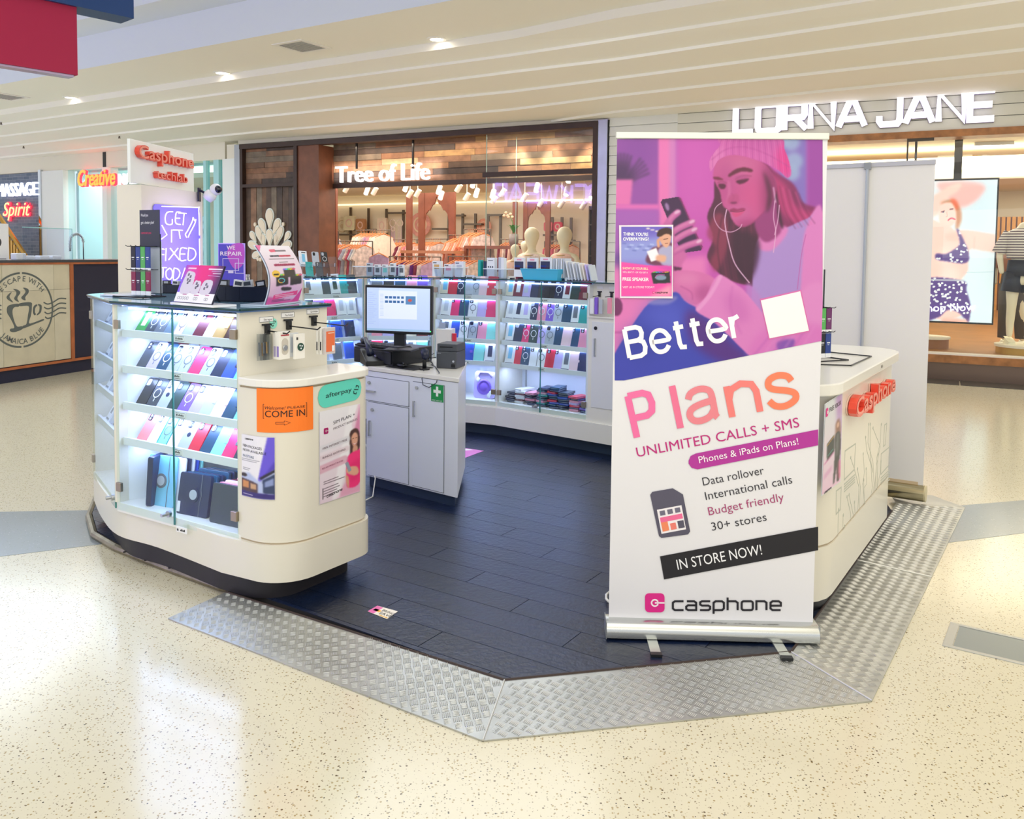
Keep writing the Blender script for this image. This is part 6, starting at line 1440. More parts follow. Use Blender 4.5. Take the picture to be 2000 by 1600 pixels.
# sim plan poster
sA,sB=s_at(624),s_at(702); zA,zB=z_at(664,972),z_at(664,797)
T=thing('counter_poster','sim plan poster with smiling woman in pink top, on the counter corner','poster')
w_=sB-sA; H_=zB-zA
B=Paint(0,0,320,700,3.4,'#e6e4ea'); B.grad('#e9e8ee','#e0ccda',True); B.poly([(320,0),(320,400),(250,150),(300,0)],'#d88ab0',3,sm=False); B.poly([(120,700),(320,420),(320,700)],'#e09ab8',8,.8,sm=False); B.poly([(230,0),(320,0),(150,700),(90,700)],'#f3f2f6',8,.7,sm=False)
B.poly([(235,215),(270,185),(300,195),(315,240),(318,330),(290,400),(262,420),(238,440),(236,330)],'#4a2f2c',4); B.poly([(250,240),(275,215),(298,235),(300,290),(280,330),(262,322),(250,285)],'#d8a088',2)
B.line([(258,262),(268,260)],4,'#3a2420'); B.line([(283,262),(294,262)],4,'#3a2420'); B.line([(262,300),(276,310),(290,300)],6,'#f4ece8'); B.line([(260,298),(276,315),(292,298)],3,'#b04050')
B.poly([(262,330),(295,325),(300,380),(260,385)],'#cf9880',3); B.poly([(215,400),(250,370),(300,365),(320,370),(320,620),(220,640),(208,560),(205,470)],'#f0367c',3); B.poly([(230,470),(320,440),(320,560),(240,600)],'#d82468',14,.5)
B.poly([(205,500),(225,480),(290,490),(310,540),(280,560),(220,530)],'#dba48a',3); B.poly([(200,540),(212,620),(230,640),(225,560)],'#d49a80',3); B.poly([(195,440),(220,432),(250,510),(226,520)],'#8f98a8',1.5,sm=False)
for x,y,wd2,c in ((22,150,'',0),): pass
for y,x0,x1,wd,c in ((285,0,215,50,'#d5d4dc'),(358,0,210,44,'#dcc8d2'),(440,0,190,64,'#d49ab0')): B.line([(x0,y),(x1,y-30)],wd,c,.7,4,False)
B.poly([(20,585),(26,584),(26,670),(20,672)],'#2a2028',0,sm=False)
for i,(y,x1) in enumerate(((540,140),(556,190),(592,140),(612,150),(632,130),(652,110))): B.line([(30,y),(x1,y-10)],6,'#5a4a55',.85,0,False)
pm=lambda X,Y:np.moveaxis(np.array([[(lambda p:(p.x,p.y,zA+H_*(1-y/700)))(along(sA+w_*x/320,.0035)) for x,y in zip(r1,r2)] for r1,r2 in zip(X,Y)]),-1,0)
cgrid(T,sA-.002,sB+.002,zA-.002,zB+.002,.0015,mat('poster paper','#ebe8ee',.4))
B.build('poster_print',lambda X,Y:pm(X,Y),T,PRINT)
ctext(T,'SIM PLAN +',sA+w_*.32,sA+w_*.86,zB-H_*.165,.016,'#3a333c',0,.0045,.14); ctext(T,'PRODUCT BUNDLES',sA+w_*.32,sA+w_*.93,zB-H_*.225,.011,'#6a5a66',0,.0045,.14)
for s_,f,x1 in (('100% INTEREST FREE',.415,.66),('BUNDLE ANYTHING',.515,.62)): ctext(T,s_,sA+w_*.06,sA+w_*x1,zB-H_*f,.010,'#5a3a48',0,.0045,.10)
ctext(T,'PICK ANY PRODUCT IN STORE',sA+w_*.05,sA+w_*.56,zB-H_*.63,.0075,'#8a2a50',0,.0045,.10)
a_,b_=logo_c(.028); 
for o_,c,nm,of in ((a_,'#d8268a','logo_mark',.0045),(b_,'#fbeef5','logo_ring',.0055)): bent(moved(o_,sA+w_*.09,0,zB-H_*.25),lambda x,y,z:(lambda p:(p.x,p.y,z))(along(x,of))).build(nm,ink(c),T)
lm=lettering('casphone',.011,.0022,0,.0004,sp=.2,xs=1.1); bent(moved(lm,sA+w_*.16,0,zA+.016),lambda x,y,z:(lambda p:(p.x,p.y,z+ (x-sA)*.12))(along(x,.0045))).build('logo_lettering',ink('#241c26'),T)
# nbn poster
sA,sB=s_at(473),s_at(536); zA,zB=z_at(504,974),z_at(504,853)
T=thing('counter_poster','NBN packages poster with a house at dusk, low on the counter front','poster'); w_=sB-sA; H_=zB-zA
B=Paint(0,0,230,470,3.4,'#eceaf2'); B.poly([(190,0),(232,0),(232,320),(150,350),(130,330)],'#6a58d8',2,sm=False); B.poly([(232,180),(232,320),(140,350)],'#4a3ab0',8,.8,sm=False)
B.poly([(0,300),(60,280),(140,340),(232,240),(232,470),(0,470)],'#b7c3e8',6,sm=False); B.poly([(0,330),(90,345),(130,360),(130,440),(0,440)],'#54404a',3,sm=False); B.poly([(10,345),(60,350),(60,400),(10,400)],'#d09060',4,sm=False); B.poly([(75,360),(120,365),(118,405),(75,405)],'#c8a080',4,sm=False)
B.poly([(140,310),(232,240),(232,262),(150,325)],'#2a2838',2,sm=False); B.poly([(160,325),(232,275),(232,430),(165,425)],'#384468',3,sm=False); B.poly([(172,340),(226,305),(226,360),(172,380)],'#8a98c8',3,sm=False); B.poly([(0,425),(232,430),(232,470),(0,470)],'#3a2f78',4,sm=False); B.ell(20,305,26,14,'#3a3038',5)
for y,x0,x1,wd,c in ((182,5,140,5,'#8a8896'),(194,5,120,5,'#8a8896'),(250,14,70,4,'#5a5866'),(262,14,60,4,'#5a5866'),(448,14,90,5,'#e8e0f4')): B.line([(x0,y),(x1,y+3)],wd,c,.8,0,False)
cgrid(T,sA-.001,sB+.001,zA-.001,zB+.001,.0015,mat('poster paper','#ebe8ee',.4)); 
def pm2(X,Y): return np.moveaxis(np.array([[(lambda p:(p.x,p.y,zA+H_*(1-y/470)))(along(sA+w_*x/230,.0035)) for x,y in zip(r1,r2)] for r1,r2 in zip(X,Y)]),-1,0)
B.build('poster_print',pm2,T,PRINT)
for s_,f,x1,h_,c in (('NBN PACKAGES',.19,.68,.012,'#2c2838'),('NOW AVAILABLE',.26,.80,.012,'#2c2838'),('IN-STORE',.355,.45,.012,'#3a5a80')): ctext(T,s_,sA+w_*.06,sA+w_*x1,zB-H_*f,h_,c,.0,.0045,-.05)
lm=lettering('casphone',.007,.0015,0,.0004,sp=.2,xs=.9); bent(moved(lm,sA+w_*.14,0,zB-H_*.07),lambda x,y,z:(lambda p:(p.x,p.y,z))(along(x,.0045))).build('logo_lettering',ink('#241c26'),T)
# ================================================================ inside the timber shop
WARM=mat('warm wall','#f8ecd8',.7); PINKW=mat('rose wood','#8a4f3a',.45,noise=.2,nscale=5)
uI0,uI1=u(612,400,6.5),uE-.02; DP=6.5
m=MB(); m.box(uI0-.2,uI1+.8,DP,DP+.1,0,3.1); struct('wall_shop_back',m,WARM,FA)
m=MB(); m.box(uI0-.3,uI0-.2,.46,DP,0,3.1); struct('wall_shop_left',m,WARM,FA)
m=MB(); m.box(uI1+.8,uI1+.9,.46,DP,0,3.1); struct('wall_shop_right',m,WARM,FA)
m=MB(); m.box(uI0-.2,uI1+.8,.47,DP,3.1,3.2); struct('ceiling_shop',m,mat('shop ceiling','#efe0c4',.7),FA)
m=MB(); m.box(uI0-.2,uI1+.8,.1,DP,0,.012); struct('floor_shop',m,mat('shop floor','#b58a62',.4),FA)
m=MB(); m.box(uI0,uI1+.7,DP-.12,DP-.04,2.86,2.9); struct('trim_4',m,mat('cove light','#fff0c8',.5,emit=.9),FA)
o=area('shop_light',FA.w((uI0+uI1)/2,2.6,3.05),7.5,220,(1,.93,.82),(0,0,FA.rz),sy=3.6)
def tf(name,label,cat,x,y,n,z=None,group=None,rz=0):
    uu,zz=FA.px(x,y,n); T=thing(name,label,cat,FA.w(uu,n,zz if z is None else z),FA.rz+rz,group); return T,uu,zz
# arches
def arch(x0,x1,yt,yb,n,label,half=0):
    u0,zt_=FA.px(x0,yt,n); u1,_=FA.px(x1,yt,n); zs=FA.px(x0,yb,n)[1]; T=thing('wooden_arch',label,'arch',FA.w(u0,n,0),FA.rz); w_=u1-u0; p=w_*.16
    for a in (0,w_-p):
        if half and a==0: continue
        m=MB(); m.box(a,a+p,0,.06,0.012,zt_-.0); m.build('post',PINKW,T)
    c=w_/2; s=zt_-zs
    if half: prof=[(0,0),(w_*.55,0),(w_*.78,-.05*s/.8),(w_*.84,-.25*s)]; P=[(0,zt_)]+[(0,zt_-.42*s)]+[(w_*.3,zt_-.45*s),(w_*.55,zt_-.55*s),(w_*.72,zt_-.75*s),(w_*.84,zt_-s),(w_*.84,zt_)]
    else: P=[(p,zt_),(p,zt_-s),(p+.04*w_,zt_-.72*s),(p+.12*w_,zt_-.58*s),(p+.15*w_,zt_-.6*s),(p+.22*w_,zt_-.42*s),(p+.28*w_,zt_-.38*s),(c,zt_-.12*s),(w_-p-.28*w_,zt_-.38*s),(w_-p-.22*w_,zt_-.42*s),(w_-p-.15*w_,zt_-.6*s),(w_-p-.12*w_,zt_-.58*s),(w_-p-.04*w_,zt_-.72*s),(w_-p,zt_-s),(w_-p,zt_)]
    m=MB(); m.sheet(P,.01,.05); m.build('arch_board',PINKW,T)
arch(631,656,364,432,1.3,'half wooden arch at the left of the clothes shop',1); arch(817,888,377,435,3.0,'rose wood ogee arch in the middle of the clothes shop'); arch(1022,1074,394,435,3.6,'rose wood ogee arch behind the mannequins')
for x0,x1,n,lab in ((793,802,3.0,'plain wooden post left of the middle arch'),(1001,1008,3.4,'plain wooden post left of the arch behind the mannequins')):
    u0,_=FA.px(x0,400,n); u1,_=FA.px(x1,400,n); zz=FA.px(x0,378 if n<3.2 else 394,n)[1]; m=MB(); m.box(u0,u1,n,n+.08,.012,zz); single('wooden_post',m,PINKW,lab,'post',fr=FA)
# wall rails
RAIL=mat('grey rail','#6d6258',.4,.4)
k=0
for (x,yt) in ((684,405),(719,407),(754,408),(787,410),(876,416),(903,417),(928,417),(953,418),(977,419),(1078,424),(1097,424),(1115,425)):
    n=6.3; uu,zz=FA.px(x,yt,n); m=MB(); m.box(uu-.03,uu+.03,n,n+.05,.8,zz); o=single('wall_upright',m,RAIL,'slotted wall upright, %s from the left in the clothes shop'%ORD[k],'rail','slotted uprights on the clothes shop wall',fr=FA); k+=1
for i,(x0,x1,y) in enumerate(((690,745,449),(655,712,458),(754,789,416),(843,871,447),(903,940,438),(952,979,420),(876,905,421),(1060,1100,459),(1085,1120,470))):
    n=6.15; ua,za=FA.px(x0,y,n); ub,_=FA.px(x1,y,n); m=MB(); m.box(ua,ub,n,n+.14,za-.025,za+.02); single('wall_shelf',m,RAIL,'thin dark wall shelf behind the clothes, %s of the group'%ORD[i],'shelf','thin shelves on the clothes shop wall',fr=FA)
# clothes
HW=mat('hanger wood','#e08a50',.45)
def hanger():
    m=MB(); m.tube([(-.21,0,-.10),(-.12,0,-.05),(0,0,0),(.12,0,-.05),(.21,0,-.10)],.012,5); m.tube([(0,0,0),(0,0,.04),(.02,0,.06),(.0,0,.085),(-.02,0,.06)],.004,4); m.tube([(-.2,0,-.10),(.2,0,-.10)],.006,4); return m
def cloth(L,wb,sl):
    def f():
        m=MB(); nx=8; nz=6; vs=[]
        for s_ in (-1,1):
            for j in range(nz+1):
                t=j/nz; w0=.21+(wb-.21)*t
                for i in range(nx+1):
                    a=i/nx*2-1; x=a*w0; z=-.03-.07*abs(a)**1.3*(1-t)-L*t; y=s_*(.018+.012*t)+.014*math.sin(a*9+s_)*t
                    vs.append((x,y,z))
        N=(nx+1)*(nz+1); fs=[]
        for j in range(nz):
            for i in range(nx):
                q=j*(nx+1)+i; fs.append((q+nx+1,q+nx+2,q+1,q)); fs.append((N+q,N+q+1,N+q+nx+2,N+q+nx+1))
        for j in range(nz):
            for i in (0,nx): q=j*(nx+1)+i; fs.append((q,q+nx+1,N+q+nx+1,N+q) if i else (q,N+q,N+q+nx+1,q+nx+1))
        m.add(vs,fs)
        if sl:
            for s_ in (-1,1): m.add([(s_*.18,-.02,-.08),(s_*.30,-.015,-.30),(s_*.24,-.015,-.34),(s_*.17,-.02,-.2),(s_*.18,.02,-.08),(s_*.30,.015,-.30),(s_*.24,.015,-.34),(s_*.17,.02,-.2)],[(0,1,2,3),(7,6,5,4),(0,4,5,1),(1,5,6,2)])
        return m
    return f
CM={k:mat('cloth '+k,c,.85,noise=nz,nscale=14) for k,c,nz in (('white','#f2ece6',.05),('striped blue','#c9cfe2',.25),('floral','#e9d5cc',.35),('pink','#e89aa8',.1),('rose','#d4627c',.15),('cream','#f3e4cf',.08),('lilac','#c8a6c4',.2),('purple','#6a2f7a',.2),('coral','#f0a07c',.15),('blush','#f2c6b4',.15),('maroon','#8a3a50',.2))}
gi={}
RK=[('far left rail',634,650,459,2.0,3,('striped blue','white'),.75,70),
 ('front left rail',662,716,478,1.8,11,('striped blue','white','floral','rose','pink','striped blue','floral','rose'),1.0,62),
 ('high cream rail',703,752,456,3.2,9,('cream','white','cream','floral','lilac','pink'),.8,60),
 ('long pink rail',752,812,474,3.6,12,('blush','maroon','floral','coral','pink','blush'),.75,60),
 ('rail inside the middle arch',822,862,473,3.7,9,('floral','blush','white','blush'),.75,62),
 ('low purple rail',768,848,508,1.7,10,('maroon','floral','lilac','purple','purple','floral','purple'),.6,55),
 ('orange rail right of the middle arch',884,912,466,3.0,6,('coral','blush','coral'),.75,60),
 ('tall orange rail beside the glass edge',914,946,455,3.0,8,('coral','coral','blush','floral'),.8,60),
 ('low rail behind the white tubs',884,935,508,1.8,7,('floral','lilac','blush'),.6,60),
 ('rail behind the mannequins',1072,1120,478,4.4,8,('rose','blush','maroon'),.6,60),
 ('rail left of the mannequins',985,1012,474,4.0,5,('maroon','blush','floral'),.6,60)]
for nm,x0,x1,y,n,cnt,cols,L,yaw in RK:
    ua,za=FA.px(x0,y,n); ub,_=FA.px(x1,y,n)
    R_=thing('clothes_rail','dark steel clothes rail, %s'%nm,'clothes rail',FA.w(ua-.1,n,0.012),FA.rz)
    m=MB(); zr=za+.06; m.tube([(0,0,zr),(ub-ua+.25,0,zr)],.012,6); m.build('bar',RAIL,R_)
    for a in (0,ub-ua+.25): m=MB(); m.tube([(a,0,0),(a,0,zr)],.012,6); m.build('stand',RAIL,R_)
    for i in range(cnt):
        uu=ua+(ub-ua)*(i+.5)/cnt; c=cols[i%len(cols)]; 
        T=thing('hanging_garment','%s garment, %s from left, %s'%(c,ORD[i],nm),'garment',FA.w(uu,n+random.uniform(-.02,.02),za),FA.rz+math.radians(yaw+random.uniform(-8,8)),'garments on the %s'%nm)
        inst('hanger','hanger',hanger,HW,T); inst('cloth','cloth%.1f'%L,cloth(L,.30 if L>.7 else .26,L>.7),CM[c],T)
T,uu,zz=tf('hanging_garment','pink gathered top facing the front on a wide wooden hanger','garment',740,494,1.5,rz=math.radians(8)); inst('hanger','hanger',hanger,HW,T); inst('cloth','cloth0.6',cloth(.6,.26,False),CM['lilac'],T)
T,uu,zz=tf('display_table','long timber-topped rack table with dark rail in the clothes shop','table',782,490,2.2,0.012); ub,_=FA.px(886,492,2.2)
m=MB(); m.box(0,ub-uu,0,.5,zz-.06,zz); m.build('top',mat('table top','#c98a66',.4),T)
for a in (0,ub-uu-.05): m=MB(); m.box(a,a+.05,.02,.07,0,zz-.06); m.build('leg',PINKW,T)
T,uu,zz=tf('display_table','rose timber table left of the mannequins in the clothes shop','table',906,481,2.6,0.012); ub,_=FA.px(1000,481,2.6)
m=MB(); m.box(0,ub-uu,0,.6,zz-.06,zz); m.build('top',PINKW,T)
for a in (0,ub-uu-.05): m=MB(); m.box(a,a+.05,.02,.07,0,zz-.06); m.build('leg',PINKW,T)
# round fans, cushions, dream catchers, signs
def wallround(x,y,r,n,c1,c2,label,name,cat):
    T,uu,zz=tf(name,label,cat,x,y,n); rr=abs(FA.px(x+r,y,n)[0]-uu); m=MB(); m.cyl((0,-.04,0),rr,.04,28,'Y'); m.build('disc',mat('round '+c1,c1,.7,noise=.15,nscale=12),T)
    m=MB(); ribbon(m,ell(0,0,rr*.6,rr*.6,24),rr*.12,-.046,-.04,True); m.build('woven_ring',mat('ring '+c2,c2,.7),T); m=MB(); m.sheet(ell(0,0,rr*.25,rr*.25,12),-.047,-.04); m.build('centre',mat('ring '+c2,c2,.7),T)
wallround(670,442,15,6.35,'#efe2c8','#d8c2a0','large cream woven round basket on the left shelf','round_basket','basket'); wallround(822,439,20,6.35,'#e9a9a0','#f3dcc0','large pink and cream round fan left of the middle arch','round_fan','fan'); wallround(946,443,14,6.35,'#f0a890','#f6c9b0','coral round fan right of the middle arch','round_fan','fan')
for x,y,w_,h_,c,lab in ((684,436,11,17,'#e9e0c0','pale square cushion beside the woven basket'),(706,440,9,15,'#c08a60','patterned square cushion on the left wall shelf'),(748,441,9,18,'#f0dcc8','cream cushion with star, on the left wall shelf'),(1072,443,8,10,'#e87a88','pink hanging sign left of the far right arch'),(1091,443,8,10,'#e2506c','pink hanging sign beside the far right arch')):
    T,uu,zz=tf('wall_cushion' if 'cushion' in lab else 'hanging_sign',lab,'cushion' if 'cushion' in lab else 'sign',x,y,6.2); a=abs(FA.px(x+w_,y,6.2)[0]-uu); b=h_/1660*19
    m=MB(); m.sheet(rrect(-a,a,-b,b,.05,3),-.06,.02); m.build('body',mat('soft '+c,c,.8,noise=.1),T); m=MB(); ribbon(m,ell(0,0,a*.5,b*.5,14),.03,-.065,-.06,True); m.build('motif',mat('motif','#e8c4b8',.8),T)
for x,y,lab in ((767,436,'left dream catcher with trailing feathers'),(781,436,'right dream catcher with trailing feathers'),(768,448,'small dream catcher under the left one')):
    T,uu,zz=tf('dream_catcher',lab,'dream catcher',x,y,5.8); r_=.09 if 'small' not in lab else .05
    m=MB(); m.tube([(a,0,b) for a,b in ell(0,0,r_,r_,18)],.012,5,closed=True); m.build('hoop',CM['floral'],T); m=MB()
    for a in (-.05,0,.05): m.tube([(a,0,-r_),(a,0,-r_-.3),(a+.01,0,-r_-.42)],[.004,.008,.02],4)
    m.build('feathers',CM['lilac'],T)
# orchid
T,uu,zz=tf('potted_orchid','orchid with green leaves in a grey vase, left of the mannequins','plant',1003,482,3.0)
m=MB(); m.lathe([(.07,0),(.10,.12),(.09,.26)],n=14); m.build('vase',mat('vase','#8a7c78',.3),T,smooth=True)
for i in range(10):
    a=i*36; M=Matrix.Translation((0,0,.26))@Matrix.Rotation(math.radians(a),4,'Z'); m=MB(); P=[(0,0,0),(.08,.03,.14+.02*(i%3)),(.16,0,.18),(.08,-.03,.14+.02*(i%3))]; m.add(P,[(0,1,2,3),(3,2,1,0)],M); m.build('leaf',mat('leaf green','#4f9a3a',.5),T)
m=MB(); m.tube([(0,0,.26),(-.03,0,.5),(-.10,0,.66)],.008,5); m.build('stem',mat('stem','#6a8a40',.5),T)
for i in range(6): m=MB(); m.ball((-.11+.035*i*(-1 if i%2 else 1)*.6,-.02,.60+.03*(i%4)),.035,8,6,(1,.5,.8)); m.build('blossom',mat('blossom','#f2c9a8',.6),T,smooth=True)
m=MB(); a_,_=FA.px(1150,400,5.0); b_,zb_=FA.px(1175,403,5.0); T=thing('bookcase','dark timber shelf unit at the right end of the clothes shop','shelving',FA.w(a_,5.0,.012),FA.rz)
m.box(0,.03,0,.3,0,zb_); m.box(b_-a_-.03,b_-a_,0,.3,0,zb_); m.box(0,b_-a_,.28,.3,0,zb_); m.build('frame',DWOOD,T)
for i in range(5): m=MB(); m.box(.03,b_-a_-.03,.0,.28,zb_*(.98-.13*i)-.03,zb_*(.98-.13*i)); m.build('shelf',DWOOD,T)
# track spots
SPW=mat('spot white','#efe3d2',.4); SPE=mat('spot lamp','#fff3d8',.5,emit=12,ecol='#fff0d4')
for i,(x,y,n,on) in enumerate(((677,368,2,0),(717,372,2.4,1),(732,373,2.4,0),(793,365,2,1),(801,378,2.6,0),(816,377,2.6,0),(858,370,2,1),(862,381,2.6,1),(896,367,2,0),(912,384,3,0),(925,357,1.6,1),(931,376,2.4,1),(963,378,2.6,1),(965,390,3.2,0),(982,376,2.6,0),(1049,366,2.2,1),(1057,396,3.6,0),(1097,398,3.6,0),(1112,347,1.6,1),(1107,373,2.4,1),(1140,401,3.6,0),(1157,378,2.2,1),(1025,385,2.8,0))):
    T,uu,zz=tf('track_spotlight','%s track spotlight, %s from the left in the clothes shop'%('lit' if on else 'unlit',('first second third fourth fifth sixth seventh eighth ninth tenth eleventh twelfth thirteenth fourteenth fifteenth sixteenth seventeenth eighteenth nineteenth twentieth'.split()+['third last','second last','last'])[i]),'spotlight',x,y,n,group='track spotlights in the clothes shop')
    M=Matrix.Rotation(math.radians(35 if not on else -30),4,'Y' if not on else 'X'); m=MB(); m.cyl((0,0,-.09),.05,.17,14,M=M); m.build('can',SPW,T); m=MB(); m.cyl((0,0,-.096),.043,.008,14,M=M); m.build('lamp',SPE if on else mat('spot off','#b8a890',.4),T)
    m=MB(); m.tube([(0,0,.05),(0,0,max(.06,3.1-zz))],.008,5); m.build('stem',SPW,T)
# ---------------------------------------------------------------- mannequins
def skin(name,nodes,edges,m,parent,root=0,sub=2):
    me=bpy.data.meshes.new(name); me.from_pydata([n_[0] for n_ in nodes],edges,[]); o=link(name,me,parent); me.materials.append(m)
    md=o.modifiers.new('skin','SKIN'); md.use_smooth_shade=True
    for i,n_ in enumerate(nodes):
        r=n_[1]; r=r if isinstance(r,tuple) else (r,r); me.skin_vertices[0].data[i].radius=r; me.skin_vertices[0].data[i].use_root=(i==root)
    s=o.modifiers.new('sub','SUBSURF'); s.levels=1; s.render_levels=sub; return o
MANQ=mat('mannequin cream','#f1e6c6',.45)
def bust(x,yhead,n,label,headh=35,cloth_='white',rz=0,full=True):
    uu,zt_=FA.px(x,yhead,n); T=thing('mannequin',label,'mannequin',FA.w(uu,n,.012),FA.rz+rz); s=(headh/1660*(14.2+n*.9))/.24
    h=zt_-.012; g=lambda z:h-z*s
    nodes=[((0,0,g(.86)),(.15*s,.10*s)),((0,0,g(.62)),(.125*s,.09*s)),((0,0,g(.42)),(.15*s,.09*s)),((0,0,g(.32)),(.055*s,.05*s)),((0,0,g(.255)),(.046*s,.046*s)),((0,-.01*s,g(.185)),(.085*s,.095*s)),((0,0,g(.09)),(.112*s,.125*s)),((0,0,g(.03)),(.085*s,.095*s)),((0,0,g(-.012)),(.035*s,.04*s)),
      ((-.17*s,0,g(.37)),.052*s),((.17*s,0,g(.37)),.052*s),((-.22*s,.01,g(.60)),.042*s),((.22*s,.01,g(.60)),.042*s),((-.25*s,-.04*s,g(.84)),.032*s),((.25*s,-.04*s,g(.84)),.032*s),((-.075*s,0,g(1.05)),.085*s),((.075*s,0,g(1.05)),.085*s),((-.08*s,0,g(1.4)),.055*s),((.08*s,0,g(1.4)),.055*s),((-.08*s,0,.06),.04*s),((.08*s,0,.06),.04*s)]
    ed=[(0,1),(1,2),(2,3),(3,4),(4,5),(5,6),(6,7),(7,8),(2,9),(2,10),(9,11),(10,12),(11,13),(12,14),(0,15),(0,16),(15,17),(16,18),(17,19),(18,20)]
    skin('body',nodes,ed,MANQ,T)
    m=MB(); m.lathe([(.13*s,g(.92)),(.145*s,g(.62)),(.19*s,g(.40)),(.14*s,g(.345)),(.07*s,g(.325))],n=22,sy=.72); m.lathe([(.26*s,g(1.5)),(.15*s,g(.90))],n=22,sy=.8); m.build('garment',CM[cloth_],T,smooth=True)
    m=MB(); m.tube([(a,b-.05*s,g(.355)-.02*abs(b)) for a,b in ell(0,0,.085*s,.06*s,16)],.008*s,5,closed=True); m.build('necklace',mat('necklace','#b89a5a',.3,.6),T)
bust(1039,445,1.5,'left cream mannequin with patterned wrap and necklace behind the aqua tub',36,'floral'); bust(1103,444,1.5,'right cream mannequin in pale pink wrap top',36,'blush',rz=-.15)
bust(1006,478,1.2,'small pink child mannequin left of the cream ones',22,'blush'); bust(1025,471,2.4,'small pale mannequin head behind the left cream mannequin',20,'cream')
# ================================================================ sportswear shop at right
ul0=ub1+.02; zf=.33
uR=u(2000,600)+2.0
m=MB(); m.box(ul0-1,uR+3,.02,12,zf-.05,zf); struct('floor_sportswear',m,mat('sports shop floor','#a8743f',.3,noise=.18,nscale=2.5),FA)
T=thing('shop_step','raised shop threshold with white ledge, oak edge and bronze skirting','step',FA.o,FA.rz)
m=MB(); m.box(ul0,uR,-.02,.16,zf,zf+.02); m.build('ledge',mat('ledge white','#efe9da',.35),T); m=MB(); m.box(ul0,uR,-.05,.02,zf-.10,zf); m.build('oak_edge',mat('oak edge','#a8703f',.4,noise=.35,nscale=9),T); m=MB(); m.box(ul0,uR,-.01,.04,0,zf-.10); m.build('skirting',mat('bronze skirting','#6d5c52',.3,.6),T)
x=ul0
while x<uR: m=MB(); m.box(x+.004,x+.75,-.46,-.01,.0,.006); m.build('tile',mat('dark tile','#4a4742',.35),T); x+=.76
m=MB(); m.box(ul0-1,uR+3,12,12.1,0,3.4); struct('wall_sportswear_back',m,mat('sports wall','#f0e6cc',.6),FA)
m=MB(); m.box(ul0-.1,ul0,.3,12,0,3.4); struct('wall_sportswear_left',m,mat('sports wall','#f0e6cc',.6),FA)
m=MB(); m.box(ul0-1,uR+3,.33,12,3.25,3.35); struct('ceiling_sportswear',m,mat('sports ceiling','#e9dfc4',.7),FA)
area('sports_light',FA.w(ul0+4,3.0,3.2),5,130,(1,.93,.8),(0,0,FA.rz),sy=4.5); area('sports_light_deep',FA.w(ul0+7,8.5,3.2),6,150,(1,.90,.7),(0,0,FA.rz),sy=5)
m=MB(); m.box(ul0,uR+2,2.2,2.5,2.80,3.12); struct('trim_5',m,mat('cove bulkhead','#fff6d8',.5,emit=.55),FA)  # bulkhead is no lamp, its glow stands for cove light falling on it
m=MB(); m.box(ul0,uR+2,2.0,2.2,2.93,3.05); struct('trim_6',m,mat('cove glow','#fffbe6',.5,emit=3),FA)
T=thing('slatted_wall','golden vertical timber slat wall deep in the sportswear shop','wall panel',FA.o,FA.rz)
ua,za=FA.px(1935,415,11.4); ub,_=FA.px(2010,415,11.4); m=MB(); m.box(ua-.2,ub+1.5,11.45,11.6,zf,2.6); m.build('backing',mat('slat back','#7a4a18',.6),T)
x=ua-.2
while x<ub+1.5: m=MB(); m.box(x,x+.075,11.38,11.45,zf,2.6); m.build('slat',mat('gold slat','#d0923a',.45,noise=.15),T); x+=.11
for i,(x,y,n) in enumerate(((1865,305,3.2),(1933,316,3.5),(1972,308,4),(1990,332,4.5),(1942,268,1.6),(1975,300,5))):
    T,uu,zz=tf('linear_light','slim white ceiling light bar, %s from the left in the sportswear shop'%ORD[i],'ceiling light',x,y,n,3.2,group='light bars in the sportswear shop',rz=math.radians((0,70,0,80,10,0)[i])); m=MB(); m.box(-.25,.25,-.03,.03,.0,.05); m.build('housing',RIM,T); m=MB(); m.box(-.24,.24,-.025,.025,-.006,0); m.build('lens',mat('bar lens','#ffffff',.5,emit=8),T)
# advertising screen
n=.9; SCF=FA
T=thing('advertising_screen','tall lit screen of a woman in spotted swimwear, in the sportswear window','screen',FA.o,FA.rz)
ux1,zt1=FA.px(1952,347,n); zb1=FA.px(1940,635,n)[1]; ux0=ux1-(zt1-zb1)*.5625
m=MB(); m.box(ux0,ux1,n,n+.05,zb1,zt1); m.build('housing',BLACK,T); uu,_=FA.px(1872,300,n); m=MB(); m.box(uu-.05,uu+.05,n+.01,n+.08,zt1,3.25); m.build('hanging_post',mat('post brown','#3a342c',.5),T)
B=Paint(-80,95,535,975,3.6,'#e2f2f8'); B.grad('#e0eef6','#dcf2fa',True); B.ell(400,240,120,240,'#cfe6f4',60,.7)
sk='#f3cfc4'; 
B.poly([(150,120),(270,105),(360,110),(430,125),(440,160),(380,230),(300,265),(250,240),(200,190)],'#f6b4ae',10,.9); B.poly([(60,240),(150,180),(250,125),(300,120),(280,165),(210,215),(170,300),(80,330)],sk,6)
B.poly([(175,240),(230,215),(275,240),(300,290),(298,350),(270,400),(262,330),(235,260)],'#c98a66',6); B.poly([(235,215),(270,220),(285,270),(262,270)],'#e8603a',8,.8)
B.poly([(165,270),(205,235),(245,240),(268,290),(268,340),(245,375),(205,385),(170,360)],'#f4d3c8',3); B.line([(180,290),(198,285)],6,'#7a4a50'); B.line([(232,275),(250,272)],6,'#7a4a50'); B.ell(192,292,6,3,'#3a4a70'); B.line([(222,340),(240,328),(262,335)],8,'#d8506a'); B.line([(212,290),(216,315),(208,320)],3,'#d8a090',.8)
B.poly([(100,380),(200,370),(245,385),(262,400),(330,400),(420,412),(535,440),(535,530),(430,525),(350,520),(340,640),(300,700),(310,760),(330,830),(345,900),(100,900)],sk,4)
